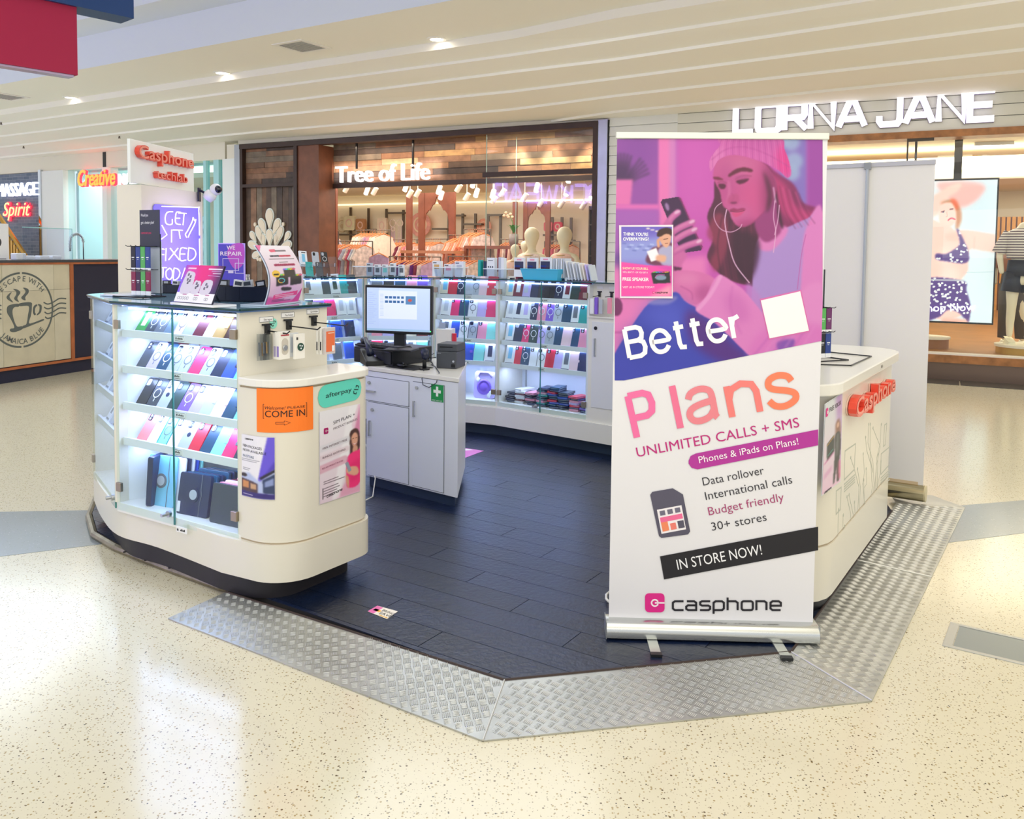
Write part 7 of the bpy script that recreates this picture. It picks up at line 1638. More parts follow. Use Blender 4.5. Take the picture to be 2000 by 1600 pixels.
B.ell(260,440,60,26,'#eebcae',12,.7); B.line([(380,440),(375,520)],5,'#e0b0a4',.6,3); B.ell(205,560,50,60,'#f8ddd2',20,.7); B.ell(230,680,60,60,'#f9e0d6',20,.8)
m1=B.poly([(272,395),(285,400),(310,450),(340,520),(345,580),(310,600),(230,590),(150,575),(150,540),(200,545),(250,520),(290,480)],'#5a4388',2)
m2=B.poly([(60,700),(310,705),(330,760),(355,850),(350,930),(335,955),(290,900),(220,880),(160,925),(60,930)],'#5a4388',2)
random.seed(3)
for i in range(230):
    x,y=random.uniform(60,360),random.uniform(395,955); B.ell(x,y,7.5,6,'#eef2f8',1,1,clip=np.clip(m1+m2,0,1))
random.seed(9)
B.line([(60,698),(315,702)],9,'#c6ccd4',.9); B.line([(320,655),(535,650)],3,'#a8b8c0',.6,1); B.poly([(200,930),(330,940),(320,975),(180,975)],'#f0b8a8',6)
def sc_(X,Y):
    px=1780+X/3.077; py=240+(Y+245)/3.077; U_,Z_=FA.npx(px,py,n-.004); U_=np.clip(U_,ux0+.02,ux1-.02); Z_=np.clip(Z_,zb1+.025,zt1-.025); return U_,np.full_like(U_,n-.004),Z_
B.build('screen_image',sc_,T,paintmat('screen paint',.45,.3))
ftext(FA,T,'Shop Now',(1800,609),(1905,607),16,'#ffffff',0,n-.012,m=mat('screen text','#ffffff',.5,emit=1.2))
# sportswear glass
T=thing('shop_window','clear window glass of the sportswear shop with slim bronze frame','window',FA.o,FA.rz)
ux,_=FA.px(1774,300); m=MB(); m.box(ux,uR,-.015,-.005,zf+.02,zl-.09); m.build('pane',glassmat('shop glass',(.97,.985,.975),1.3),T); m=MB(); m.box(ux-.02,ux,-.02,.0,zf+.02,zl-.09); ux2,_=FA.px(1789,300,.3); m.box(ux2-.015,ux2+.015,.28,.30,2.7,zl-.09); m.box(ux,ux+.3,-.02,.0,zl-.13,zl-.09); m.build('frame',mat('bronze frame','#4c4640',.4,.5),T)
# sportswear mannequin on gold plinth
n=.75; uu,zp=FA.px(2004,700,n); 
T=thing('display_plinth','round gold plinth under the sportswear mannequins','plinth',FA.w(uu,n,zf),FA.rz); hp=max(.12,FA.px(1990,686,n)[1]-zf); m=MB(); m.cyl((0,0,0),.36,hp-.03,36); m.build('drum',mat('brass drum','#c9a24a',.35,.5),T,auto=True); m=MB(); m.cyl((0,0,hp-.03),.38,.03,36); m.build('top',mat('plinth cream','#efe8d0',.4),T,auto=True)
zb0=zf+hp
def fig(x,label,n,dz,col,short,rz,s=1.0,base=None):
    uu,_=FA.px(x,600,n); b=base if base is not None else zb0; T=thing('mannequin',label,'mannequin',FA.w(uu,n,b),FA.rz+rz)
    N_=[((0,0,.92*s),(.15*s,.11*s)),((0,0,1.10*s),(.115*s,.085*s)),((0,0,1.32*s),(.15*s,.10*s)),((0,0,1.46*s),(.06*s,.06*s)),((0,0,1.54*s),(.045*s,.045*s)),((-.18*s,0,1.38*s),.055*s),((.18*s,0,1.38*s),.055*s),((-.25*s,.02,1.12*s),.042*s),((.25*s,.02,1.12*s),.042*s),((-.23*s,-.05,.88*s),.03*s),((.23*s,-.05,.88*s),.03*s),((-.09*s,0,.80*s),.095*s),((.09*s,0,.80*s),.095*s),((-.10*s,-.02,.48*s),.058*s),((.12*s,-.04,.48*s),.058*s),((-.10*s,.02,.28*s),.052*s),((.13*s,.0,.28*s),.052*s),((-.10*s,.03,.08*s),.034*s),((.13*s,.02,.08*s),.034*s)]
    skin('body',N_,[(0,1),(1,2),(2,3),(3,4),(2,5),(2,6),(5,7),(6,8),(7,9),(8,10),(0,11),(0,12),(11,13),(12,14),(13,15),(14,16),(15,17),(16,18)],MANQ,T)
    for a,y in ((-.10,.03),(.13,.02)): m=MB(); m.add([(a*s-.045,y+.10,0),(a*s+.045,y+.10,0),(a*s+.05,y-.16,0),(a*s-.05,y-.16,0),(a*s-.035,y+.08,.09),(a*s+.035,y+.08,.09),(a*s+.035,y-.13,.04),(a*s-.035,y-.13,.04)],[(3,2,1,0),(4,5,6,7),(1,0,4,5),(2,1,5,6),(3,2,6,7),(0,3,7,4)]); m.build('shoe',mat('shoe cream','#efe9c8',.5),T,bevel=.012)
    m=MB(); m.lathe([(.17*s,1.08*s),(.19*s,1.2*s),(.215*s,1.34*s),(.16*s,1.42*s),(.085*s,1.46*s)],n=24,sy=.68)
    for sg in (-1,1): m.tube([(sg*.15*s,0,1.40*s),(sg*.24*s,.01,1.22*s),(sg*.26*s,.02,1.15*s)],[.07*s,.075*s,.08*s],10)
    m.build('top',col,T,smooth=True)
    m=MB(); m.lathe([(.175*s,.86*s),(.155*s,1.06*s)],n=24,sy=.75)
    for sg in (-1,1): m.tube([(sg*.085*s,0,.90*s),(sg*.11*s,0,.66*s if short else .12*s)],[.105*s,.12*s if short else .07*s],12)
    m.build('shorts' if short else 'trousers',mat('navy shorts','#1e2330',.5) if short else mat('olive trousers','#4a4034',.6),T,smooth=True)
def stripes():
    m=bpy.data.materials.new('striped knit'); m.use_nodes=True; nt=m.node_tree; b=nt.nodes['Principled BSDF']; tc=nt.nodes.new('ShaderNodeTexCoord'); wv=nt.nodes.new('ShaderNodeTexWave'); wv.bands_direction='Z'; wv.inputs['Scale'].default_value=9; r=nt.nodes.new('ShaderNodeValToRGB'); r.color_ramp.interpolation='CONSTANT'; r.color_ramp.elements[0].color=(*lin('#4a2a34'),1); r.color_ramp.elements[1].position=.45; r.color_ramp.elements[1].color=(*lin('#efe6d8'),1); nt.links.new(tc.outputs['Object'],wv.inputs['Vector']); nt.links.new(wv.outputs['Fac'],r.inputs['Fac']); nt.links.new(r.outputs['Color'],b.inputs['Base Color']); return m
fig(1992,'headless mannequin in striped top and black shorts at the right edge',.75,0,stripes(),True,.2,1.06); fig(1978,'mannequin in dark trousers standing behind the striped one',1.7,0,mat('brown top','#b07a5a',.6),False,-.2,1.0,zf)
T,uu,zz=tf('display_plinth','low round plinth glimpsed beside the white banner','plinth',1815,690,.9,zf); m=MB(); m.cyl((0,0,0),.24,.13,30); m.build('drum',mat('plinth wood','#9a6a48',.5),T,auto=True); m=MB(); m.cyl((0,0,.13),.26,.03,30); m.build('top',mat('plinth cream','#efe8d0',.4),T,auto=True)
# ================================================================ till cabinet
PFa=V2(-.96,5.60); PFb=V2(-.32,5.10); PF=Frame(PFa,PFb); LAM=mat('till laminate','#e6ebf6',.35)
quad=[(PFa.x,PFa.y),(PFb.x,PFb.y),(-.315,5.86),(-.85,6.28)]
T=thing('till_cabinet','white lockable till cabinet with drawer and two doors in the kiosk','cabinet')
m=MB(); m.prism(quad,.10,.805); m.build('carcass',LAM,T)
cx,cy=-.61,5.7; m=MB(); m.prism([(cx+(x-cx)*.94,cy+(y-cy)*.94) for x,y in quad],ZP,.10); m.build('kickboard',mat('kick blue','#20324f',.5),T)
m=MB(); m.prism([(cx+(x-cx)*1.02,cy+(y-cy)*1.02) for x,y in quad],.808,.835); m.build('worktop',WHITE,T,bevel=.003)
def door(nm,P,hx=None,lk=None,hor=False):
    q_=[PF.px(*p) for p in P]; u0=(q_[0][0]+q_[3][0])/2; u1=(q_[1][0]+q_[2][0])/2; z1=(q_[0][1]+q_[1][1])/2; z0=(q_[3][1]+q_[2][1])/2
    m=MB(); m.box(u0+.002,u1-.002,-.006,-.0005,z0+.002,z1-.002); o=m.build(nm,mat('door blue white','#e4eaf7',.3),T,bevel=.001); o.matrix_world=PF.M
    m=MB(); ribbon(m,[(u0,z0),(u1,z0),(u1,z1),(u0,z1)],.004,-.0012,-.0004,True); g=m.build('shadow_gap',mat('gap line','#6a6f7c',.7),T); g.matrix_world=PF.M
    if lk: a,b=PF.px(*lk); m=MB(); m.cyl((a,-.016,b),.011,.010,14,'Y'); m.build('lock',CHROME,o)
    if hx: 
        a,b=PF.px(*hx[0]); a2,b2=PF.px(*hx[1]); m=MB()
        if hor: m.box(a,a2,-.022,-.014,b-.005,b+.005); m.box(a,a+.006,-.016,-.006,b-.004,b+.004); m.box(a2-.006,a2,-.016,-.006,b-.004,b+.004)
        else: m.box(a-.005,a+.005,-.022,-.014,b2,b); m.box(a-.004,a+.004,-.016,-.006,b-.008,b); m.box(a-.004,a+.004,-.016,-.006,b2,b2+.008)
        m.build('handle',CHROME,o)
    return o
door('drawer',[(700,734),(799,744),(799,792),(700,781)],((716,762),(735,764)),(723,747),True)
door('door',[(720,786),(799,796),(798,945),(720,929)],((724,821),(725,851)),(729,800)); d_=door('door',[(807,746),(869,753),(866,962),(806,949)],((811,783),(812,814)),(816,757))
a,b=PF.px(842,783,-.008); a2,b2=PF.px(866,753,-.008); T2=thing('first_aid_sticker','green first aid sticker with white cross on the till cabinet door','sticker',PF.o,PF.rz)
m=MB(); m.box(a,a2,-.0085,-.0065,b,b2); m.build('field',ink('#16984e'),T2); cx_,cz=(a+a2)/2,(b+b2)/2+.01; s_=(a2-a)*.3; m=MB(); m.box(cx_-s_,cx_+s_,-.0095,-.0085,cz-s_*.3,cz+s_*.3); m.box(cx_-s_*.3,cx_+s_*.3,-.0096,-.0085,cz-s_,cz+s_); m.build('cross',ink('#f4fbf6'),T2)
mb=text('FIRST AID KIT',.007,width=(a2-a)*.85); moved(mb,a+(a2-a)*.07,-.0092,b+.004).build('lettering',ink('#f4fbf6'),T2)
ZC_=.836
# cash drawer
c=onz(766,716,ZC_); l_=onz(688,706,ZC_); dl=(l_-c); dl.z=0; dl=dl.normalized(); r_=Vector((-dl.y,dl.x,0)); r_=r_ if r_.y>0 else -r_
CF=Frame(c+dl*.38,c)
T=thing('cash_drawer','black cash drawer with round key lock under the keyboard','cash drawer',CF.o,CF.rz); Lc=CF.L
m=MB(); m.box(0,Lc,0.005,.38,ZC_,ZC_+.105); m.build('body',mat('drawer black','#12151f',.35),T,bevel=.003); m=MB(); m.box(.01,Lc-.01,-.004,.005,ZC_+.012,ZC_+.092); m.build('front',mat('drawer front','#191d28',.4),T,bevel=.002); m=MB(); m.cyl((Lc*.6,-.012,ZC_+.055),.011,.009,18,'Y'); m.build('lock',CHROME,T)
zk=ZC_+.106; T=thing('keyboard','black computer keyboard lying on the cash drawer','keyboard',CF.w(.0,.03,zk),CF.rz)
m=MB(); m.box(-.02,.40,0,.135,0,.014); m.build('base',BLACK,T,bevel=.003); m=MB()
for r in range(5):
    for k in range(15): m.box(-.01+k*.0272,.013+k*.0272,.012+r*.024,.031+r*.024,.014,.020)
m.build('keys',mat('keys','#262a36',.5),T,kind='stuff')
# monitor
A_=aty(713,600,5.62); B_=aty(844,600,5.50); MF=Frame((A_.x,A_.y),(B_.x,B_.y))
T=thing('computer_monitor','black framed computer monitor showing a file window, on the cash drawer','monitor',MF.o,MF.rz)
zb=(MF.px(715,647)[1]+MF.px(843,658)[1])/2; zt2=(MF.px(711,555)[1]+MF.px(845,560)[1])/2; w_=MF.L
m=MB(); m.box(0,w_,0,.03,zb,zt2); m.build('housing',BLACK,T,bevel=.005); 
B=Paint(0,0,700,540,5,'#c3d6f4'); B.grad('#c9dbf7','#b9cdf2',True); B.poly([(0,0),(140,0),(140,540),(0,540)],'#b7cbef',0,.5,sm=False); B.poly([(135,30),(560,40),(560,390),(135,390)],'#dfe9fa',1,sm=False)
for i in range(5):
    for j in range(2): B.poly([(205+i*44,105+j*52),(238+i*44,105+j*52),(238+i*44,135+j*52),(205+i*44,135+j*52)],'#3f6a9c',0,sm=False)
B.poly([(432,100),(545,100),(545,205),(432,205)],'#5a86b4',0,sm=False); B.ell(480,150,22,18,'#c05a50',2); B.poly([(0,515),(700,515),(700,540),(0,540)],'#9dc0dc',0,sm=False)
for i in range(16): B.line([(15,60+i*26),(60+(i*37%60),60+i*26)],3,'#8aa0c8',.7,0,False); B.line([(150,80+i*18),(185,80+i*18)],3,'#8aa0c8',.7,0,False)
B.build('screen_image',lambda X,Y:(.014+X/700*(w_-.028),np.full_like(X,-.0015),zt2-.018-Y/540*(zt2-zb-.036)),T,paintmat('monitor paint',.3,.2))
m=MB(); m.box(w_*.42,w_*.58,.02,.05,zb-.08,zb+.05); m.build('neck',BLACK,T); m=MB(); m.box(w_*.3,w_*.72,-.04,.12,zk,zk+.012); m.build('foot',BLACK,T,bevel=.004); m=MB(); m.box(w_-.012,w_-.008,-.002,0,zb+.02,zb+.026); m.build('power_light',mat('green led','#40ff70',.5,emit=3),T)
# telephone handset behind keyboard
p=onz(724,688,zk); T=thing('telephone','dark desk telephone with raised handset left of the monitor','telephone',(p.x,p.y+.22,ZC_),.4); m=MB(); m.add([(-.09,-.09,0),(.09,-.09,0),(.09,.09,0),(-.09,.09,0),(-.09,-.09,.03),(.09,-.09,.03),(.09,.09,.10),(-.09,.09,.10)],[(3,2,1,0),(4,5,6,7),(0,1,5,4),(1,2,6,5),(2,3,7,6),(3,0,4,7)]); m.build('base',BLACK,T,bevel=.004); m=MB(); m.tube([(-.06,-.09,.08),(-.065,-.03,.135),(-.06,.05,.165),(-.06,.10,.15)],[.026,.016,.016,.026],10); m.build('handset',mat('handset','#1d2540',.3),T,smooth=True)
# mouse on mat
p=onz(790,718,ZC_); m=MB(); m.box(-.13,.13,-.09,.09,0,.003); single('mouse_mat',m,mat('mat black','#181a20',.8),'black mouse mat at the front of the till cabinet','mouse mat',loc=(p.x+.03,p.y+.01,ZC_),rz=CF.rz)
T=thing('computer_mouse','small black mouse on the mat','mouse',(p.x-.02,p.y+.01,ZC_+.004),.6); m=MB(); m.ball((0,0,.010),.05,14,8,(.58,1,.34)); m.build('body',BLACK,T,smooth=True); m=MB(); m.cyl((0,-.025,.024),.005,.004,8); m.build('wheel',PM['grey'],T)
# scanner
p=onz(829,722,ZC_); T=thing('barcode_scanner','black handheld barcode scanner on a stand with looping cable','scanner',(p.x,p.y,ZC_),.2); m=MB(); m.cyl((0,0,0),.035,.01,20); m.build('stand',BLACK,T); m=MB(); m.tube([(0,0,.01),(0,.0,.06),(0,-.005,.09)],[.014,.013,.016],10); m.build('grip',BLACK,T,smooth=True); m=MB(); m.tube([(0,.04,.115),(0,0,.115),(0,-.05,.09)],[.018,.028,.024],12); m.build('head',mat('scanner navy','#18203c',.3),T,smooth=True)
m=MB(); P_=[(828,722),(824,740),(826,752),(838,757),(852,748),(858,728),(850,716),(842,712)]; pts=[]
for i,(x,y) in enumerate(P_):
    a,b=PF.px(x,y,-.02); pts.append(PF.w(a,-.02,b)) if b<ZC_+.0 else pts.append(onz(x,y,ZC_+.004))
m.tube([tuple(v) for v in pts],.0028,6); single('scanner_cable',m,mat('cable grey','#3c4250',.5),'dark cable looping over the front edge of the till cabinet','cable',smooth=True)
# printer
p=onz(852,719,ZC_); p2=onz(891,721,ZC_); RP=Frame((p.x,p.y),(p2.x,p2.y)); hh=RP.px(870,672)[1]-ZC_
T=thing('receipt_printer','dark grey boxy receipt printer on the till cabinet','printer',RP.o,RP.rz); m=MB(); m.box(0,RP.L,.0,.18,ZC_,ZC_+hh*.68); m.box(0,RP.L,.012,.18,ZC_+hh*.68,ZC_+hh); m.build('body',mat('printer grey','#474b52',.45),T,bevel=.005); m=MB(); m.box(.02,RP.L-.03,.010,.0125,ZC_+hh*.84,ZC_+hh*.89); m.build('paper_slot',BLACK,T); m=MB(); m.cyl((RP.L-.02,-.003,ZC_+hh*.3),.007,.004,12,'Y'); m.build('button',PM['silver'],T); m=MB(); m.box(RP.L-.035,RP.L-.008,-.003,0,ZC_+.01,ZC_+.03); m.build('switch',BLACK,T)
moved(text('EPSON',.006,width=.026),.006,-.002,ZC_+hh*.6).build('lettering',ink('#c8ccd4'),T)
p=onz(848,690,ZC_); m=MB(); m.box(-.07,.05,.0,.12,0,.17); T=thing('paper_box','white box with small clear card holder behind the receipt printer','box',(p.x+.07,p.y+.12,ZC_),-.2); m.build('body',WHITE,T,bevel=.003); m=MB(); m.box(-.05,.01,-.006,-.003,.17,.23); m.build('card_holder',ACRYL,T); m=MB(); m.box(-.045,.005,-.002,-.0015,.175,.222); m.build('card',PM['frosted'],T)
p=onz(893,690,ZC_); m=MB(); m.cyl((0,0,0),.018,.14,14); o=single('red_can',m,PM['red'],'slim red can behind the receipt printer','can',loc=(p.x-.03,p.y+.1,ZC_))
m=MB(); q_=[(848,690),(840,695),(838,704),(846,712),(840,700),(852,698)]; m.tube([tuple(onz(x,y,ZC_+.02+.01*(i%2))) for i,(x,y) in enumerate(q_)],.003,6); single('printer_cable',m,mat('cable grey','#3c4250',.5),'tangle of cable left of the receipt printer','cable',smooth=True)
m=MB(); m.tube([tuple(onz(*q,z)) for q,z in (((714,868),.3),((724,885),.22),((733,935),.1),((728,970),ZP+.01),((712,978),ZP+.01))],.004,6); single('white_cable',m,WHITE,'white cable hanging down beside the left counter','cable',smooth=True)
m=MB(); m.tube([tuple(onz(*q,ZP+.02)) for q in ((1192,1155),(1184,1162),(1184,1170),(1190,1176))],.006,6); single('white_cable',m,WHITE,'short white cable loop behind the pink banner foot','cable',smooth=True)
# ================================================================ corner tower with neon
TW=Frame((-2.35,5.40),(-2.225,6.115)); zt3=2.0
T=thing('corner_tower','cream corner tower of the kiosk rising behind the left cabinet','tower',TW.o,TW.rz); m=MB(); m.box(0,TW.L,0,.17,.13,zt3); m.build('column',mat('tower cream','#ece4d2',.4),T); m=MB(); m.box(.02,TW.L-.02,.02,.15,ZP,.13); m.build('kickboard',BLACK,T)
NT=mat('neon tube','#dcd8ff',.4,emit=1.1,ecol='#d8d0ff')
N_=thing('neon_sign','violet neon GET IT FIXED TODAY sign with wrench on the corner tower','neon sign',TW.o,TW.rz)
c4=[(300,403),(390,408),(391,562),(300,562)]; q_=[TW.px(*p,n=-.01) for p in c4]; m=MB(); m.sheet(rrect(q_[0][0],q_[1][0],ZT+.03,(q_[0][1]+q_[1][1])/2+.01,.03,4),-.012,-.004); m.build('backboard',mat('neon board','#8578ee',.35,emit=.12,ecol='#7a6cf0'),N_)  # board's faint violet emission stands for the tubes' light on it
def cx4(x,y): return (x/4,300+y/4)
ST=[[(1350,455),(1310,458),(1292,490),(1295,540),(1320,556),(1345,548),(1345,512)],[(1412,460),(1380,458),(1371,500),(1375,545),(1410,555)],[(1375,505),(1405,505)],[(1395,465),(1455,468)],[(1438,470),(1430,560)],[(1340,595),(1340,695)],[(1350,598),(1425,600)],[(1398,600),(1408,665)],
 [(1252,745),(1252,845)],[(1252,745),(1283,748)],[(1252,788),(1280,790)],[(1298,740),(1293,840)],[(1330,740),(1400,830)],[(1390,740),(1318,830)],[(1460,742),(1412,742),(1408,832),(1452,832)],[(1410,785),(1445,785)],[(1475,735),(1470,830),(1508,826),(1530,790),(1518,750),(1475,735)],
 [(1250,892),(1300,892)],[(1275,892),(1272,970)],[(1325,895),(1298,920),(1300,965),(1325,985),(1345,960),(1345,915),(1325,895)],[(1360,895),(1355,985),(1392,970),(1405,930),(1388,902),(1360,895)],[(1418,980),(1445,895),(1470,980)],[(1428,950),(1462,950)],[(1488,890),(1513,930)],[(1540,890),(1508,980)],
 [(1265,412),(1530,422),(1552,440),(1558,640)],[(1558,665),(1562,990)],[(1508,498),(1500,535),(1462,610),(1448,630),(1458,655)],[(1530,515),(1520,552),(1482,625),(1470,655)],[(1508,498),(1520,525),(1530,515)],[(1265,560),(1305,635),(1262,668)]]
for k,s_ in enumerate(ST):
    m=MB(); P=[TW.px(*cx4(*p),n=-.03) for p in s_]; P=crom(P,4,False) if len(P)>3 else P; m.tube([(a,-.03,b) for a,b in P],.0040,6); m.build('neon_tube',NT,N_)
l=area('neon_glow',TW.w(TW.L/2,-.25,1.6),.4,1.2,(.45,.35,1),(0,0,0)); l.rotation_euler=(math.radians(90),0,TW.rz+math.pi)
l2=area('neon_glow_back',TW.w(TW.L/2,-.16,1.62),.45,1.4,(.45,.35,1),(math.radians(90),0,TW.rz))
BT=Frame((-2.372,5.30),(-2.278,6.10)); zb4,zt4=2.005,2.275
T=thing('hanging_signboard','white board with raised red words Casphone techlab above the tower','sign',BT.o,BT.rz); m=MB(); m.box(0,BT.L,0,.02,zb4,zt4); m.build('board',mat('board white','#eceee8',.35,emit=.05),T,bevel=.002)
ua,za=BT.px(268,315,-.02); ub,_=BT.px(376,325,-.02); mb=text('Casphone',.085,.03,bold=.022,width=(ub-ua)); moved(mb,ua+.0,-.002,2.165).build('letter_block',RED,T); moved(text('Casphone',.078,.001,bold=.005,width=(ub-ua)*.98),ua+.006,-.033,2.168).build('letter_face',REDF,T)
ua,za=BT.px(303,352,-.02); ub,_=BT.px(364,356,-.02); mb=text('techlab',.062,.03,bold=.0,width=(ub-ua)); moved(mb,ua,-.002,2.055).build('letter_block',RED,T); moved(text('techlab',.057,.001,bold=.0,width=(ub-ua)*.98),ua+.004,-.033,2.058).build('letter_face',REDF,T)
# security camera
p=aty(412,380,6.05); T=thing('security_camera','white ball security camera on a dark bracket, right of the tower','camera',(p.x,p.y,p.z)); b_=aty(390,382,6.05)-p
m=MB(); m.box(b_.x-.008,b_.x+.002,b_.y-.02,b_.y+.02,-.05,.045); m.tube([(b_.x,b_.y,.03),(b_.x+.04,b_.y,.01),(-.02,0,-.03)],.009,6); m.build('bracket',mat('bracket navy','#1a1f3c',.4),T)
m=MB(); m.lathe([(.001,-.05),(.035,-.045),(.045,-.01),(.038,.015),(.025,.02)],n=18,M=Matrix.Rotation(.7,4,'Y')); m.build('body',PM['white'],T,smooth=True); m=MB(); m.ball((.035,0,.035),.042,16,10); m.build('head',PM['white'],T,smooth=True); m=MB(); m.ball((.058,-.018,.036),.028,14,8); m.build('lens_face',DARKL,T,smooth=True)
# ================================================================ coffee counter at left
JA=onz(-150,775,0); JB_=onz(182,722,0); dj=(JB_-JA).normalized(); JE=JB_+dj*2.0; JF=Frame((JA.x,JA.y),(JE.x,JE.y))
zj=JF.px(60,508)[1]; COP=mat('copper trim','#b5673c',.4,noise=.2)
T=thing('coffee_counter','coffee counter with stencilled plywood front and navy end panel','counter',JF.o,JF.rz)
u1,_=JF.px(137,600); m=MB(); m.box(0,JF.L,.02,.7,.0,zj-.03); m.build('carcass',DARK,T); m=MB(); m.box(-.02,JF.L,-.02,.74,zj-.03,zj); m.build('worktop',mat('worktop steel','#4a4e55',.3,.4),T)
zb5=JF.px(60,714)[1]
for i,(a,b) in enumerate(((0,JF.px(5,600)[0]),(JF.px(5,600)[0],JF.px(106,600)[0]),(JF.px(106,600)[0],u1))):
    for j,(c_,d_2) in enumerate(((zb5+.02,1.08),(1.08,zj-.05))): m=MB(); m.box(a+.002,b-.002,0,.02,c_+.0015,d_2-.0015); m.build('plywood_panel',mat('plywood %d'%((i+j)%2),('#d3ccb4','#cdc5ab')[(i+j)%2],.6,noise=.12,nscale=3),T)
for bx_ in ((0,JF.L,zj-.055,zj-.03),(0,JF.L,zb5-.02,zb5+.01)): m=MB(); m.box(bx_[0],bx_[1],-.012,.02,bx_[2],bx_[3]); m.build('copper_trim',COP,T)
m=MB(); m.box(u1,u1+.05,-.014,.02,zb5,zj-.03); m.build('copper_trim',COP,T)
# stencil badge
T=thing('stencil_badge','grey stencilled cup and postmark badge on the plywood counter front','sign',JF.o,JF.rz); GS=ink('#5a6260')
def jc(x,y): return (x/5.333,480+y/5.333)
cc=JF.px(*jc(225,670)); rz_=abs(JF.px(*jc(225,285))[1]-cc[1]); RR=rz_
for a0,a1 in ((92,268),(-88,88)): m=MB(); ribbon(m,arcp(cc[0],cc[1],RR,RR,a0,a1,40),.022,-.003,-.001); m.build('ring',GS,T)
def arctext(s,a_mid,r,h,flip=False):
    wds=[]; 
    for ch in s: wds.append(h*.95 if ch not in 'I ' else h*.55)
    tot=sum(wds)/r; a=math.radians(a_mid)+(tot/2 if not flip else -tot/2)
    for ch,wd in zip(s,wds):
        am=a-(wd/2/r) if not flip else a+(wd/2/r)
        if ch!=' ':
            mb=text(ch,h,bold=.006,align='CENTER'); rot=am-math.pi/2 if not flip else am+math.pi/2; rr=r if not flip else r
            x=cc[0]+math.cos(am)*rr; z=cc[1]+math.sin(am)*rr; moved(mb,x,-.003,z,rot).build('lettering',GS,T)
        a=a-wd/r if not flip else a+wd/r
arctext('ESCAPE WITH',88,RR*.78,RR*.15); arctext('JAMAICA BLUE',-88,RR*.92,RR*.15,True)
def jpoly(pts,nm='stencil'): P=[JF.px(*jc(*p)) for p in pts]; m=MB(); m.sheet(crom(P,4),-.003,-.001); m.build(nm,GS,T)
jpoly([(75,640),(110,615),(190,605),(192,635),(150,640),(128,680),(140,760),(175,840),(228,838),(230,870),(150,900),(105,890),(110,865),(150,850),(110,760),(75,700)],'cup_stencil'); jpoly([(205,600),(320,590),(330,640),(322,720),(300,805),(350,800),(445,765),(450,780),(350,820),(240,862),(238,835),(275,815),(292,720),(298,630),(205,630)],'cup_stencil')
jpoly([(345,650),(360,620),(385,612),(385,625),(368,645),(362,690),(372,712),(360,725),(345,700)],'handle_stencil'); jpoly([(400,608),(430,620),(432,660),(420,700),(385,725),(385,712),(405,690),(412,650),(408,625),(398,622)],'handle_stencil')
for P_ in ([(120,485),(95,500),(68,535),(85,565),(135,590),(105,550),(98,525)],[(135,450),(185,460),(210,490),(185,530),(180,555),(195,585),(160,570),(148,545),(170,505),(165,475)],[(240,438),(290,450),(295,490),(262,535),(265,568),(235,560),(222,538),(255,500),(265,470)]): jpoly(P_,'steam_stencil')
for k in range(4):
    y=590+k*50; frib(JF,T,[[jc(455+k*5,y),jc(500,y+18),jc(560,y-5),jc(620,y-40),jc(690,y-38)]],.016,None,-.0025,'postmark_wave',GS,sm=True)
for k in range(4): frib(JF,T,[[jc(-60,640+k*45),jc(-20,620+k*45),jc(15,625+k*45)]],.016,None,-.0025,'postmark_wave',GS,sm=True)
# glass screen, tap, menu, items
ua,_=JF.px(42,470,.1); ub,_=JF.px(139,470,.1); zt5=JF.px(100,446,.1)[1]; T=thing('sneeze_guard','clear glass guard standing on the coffee counter','glass screen',JF.o,JF.rz); m=MB(); m.box(ua,ub,.08,.088,zj,zt5); m.box(ub-.008,ub,.088,.5,zj,zt5); m.build('pane',ACRYL,T); m=MB(); m.tube([(ua,.084,zt5),(ub,.084,zt5),(ub,.084,zj)],.006,5); m.build('polished_edge',mat('edge aqua','#9ccfd2',.2),T)
uu,_=JF.px(163,500,.3); T=thing('spring_tap','chrome spring-neck tap on the coffee counter','tap',JF.w(uu,.3,zj),JF.rz); zt6=JF.px(150,457,.3)[1]-zj; r_=.11
path=[(0,0,0),(0,0,zt6-r_)]+[(-r_+math.cos(math.radians(a))*r_,0,zt6-r_+math.sin(math.radians(a))*r_) for a in range(15,181,15)]+[(-2*r_,0,zt6-r_-.12)]
m=MB(); m.tube(path,.008,7); m.build('pipe',CHROME,T,smooth=True)
m=MB(); P=[Vector(p) for p in path[1:]]; hel=[]; L_=0
for a,b in zip(P,P[1:]):
    n_=max(2,int((b-a).length/.004))
    for i in range(n_): L_+=1; c=a.lerp(b,i/n_); t=(b-a).normalized(); y=Vector((0,1,0)); x_=t.cross(y); an=L_*1.3; hel.append(tuple(c+x_*math.cos(an)*.02+y*math.sin(an)*.02))
m.tube(hel,.0035,4); m.build('spring',CHROME,T,smooth=True)
m=MB(); ua,_=JF.px(-60,470,.1); ub,_=JF.px(17,470,.1); zt5=JF.px(8,437,.1)[1]; T=thing('menu_board','white printed menu board standing on the coffee counter','menu',JF.o,JF.rz); m.box(ua,ub,.1,.12,zj,zt5); m.build('board',PM['white'],T); m=MB(); m.cyl((ub-.16,.096,zt5-.22),.06,.004,20,'Y'); m.build('round_logo',ink('#3a3c44'),T); m=MB()
for i in range(6): m.box(ub-.3,ub-.04-.05*(i%2),.098,.1,zt5-.42-.09*i,zt5-.41-.09*i)
m.build('menu_lines',ink('#6a6c76'),T,kind='stuff')
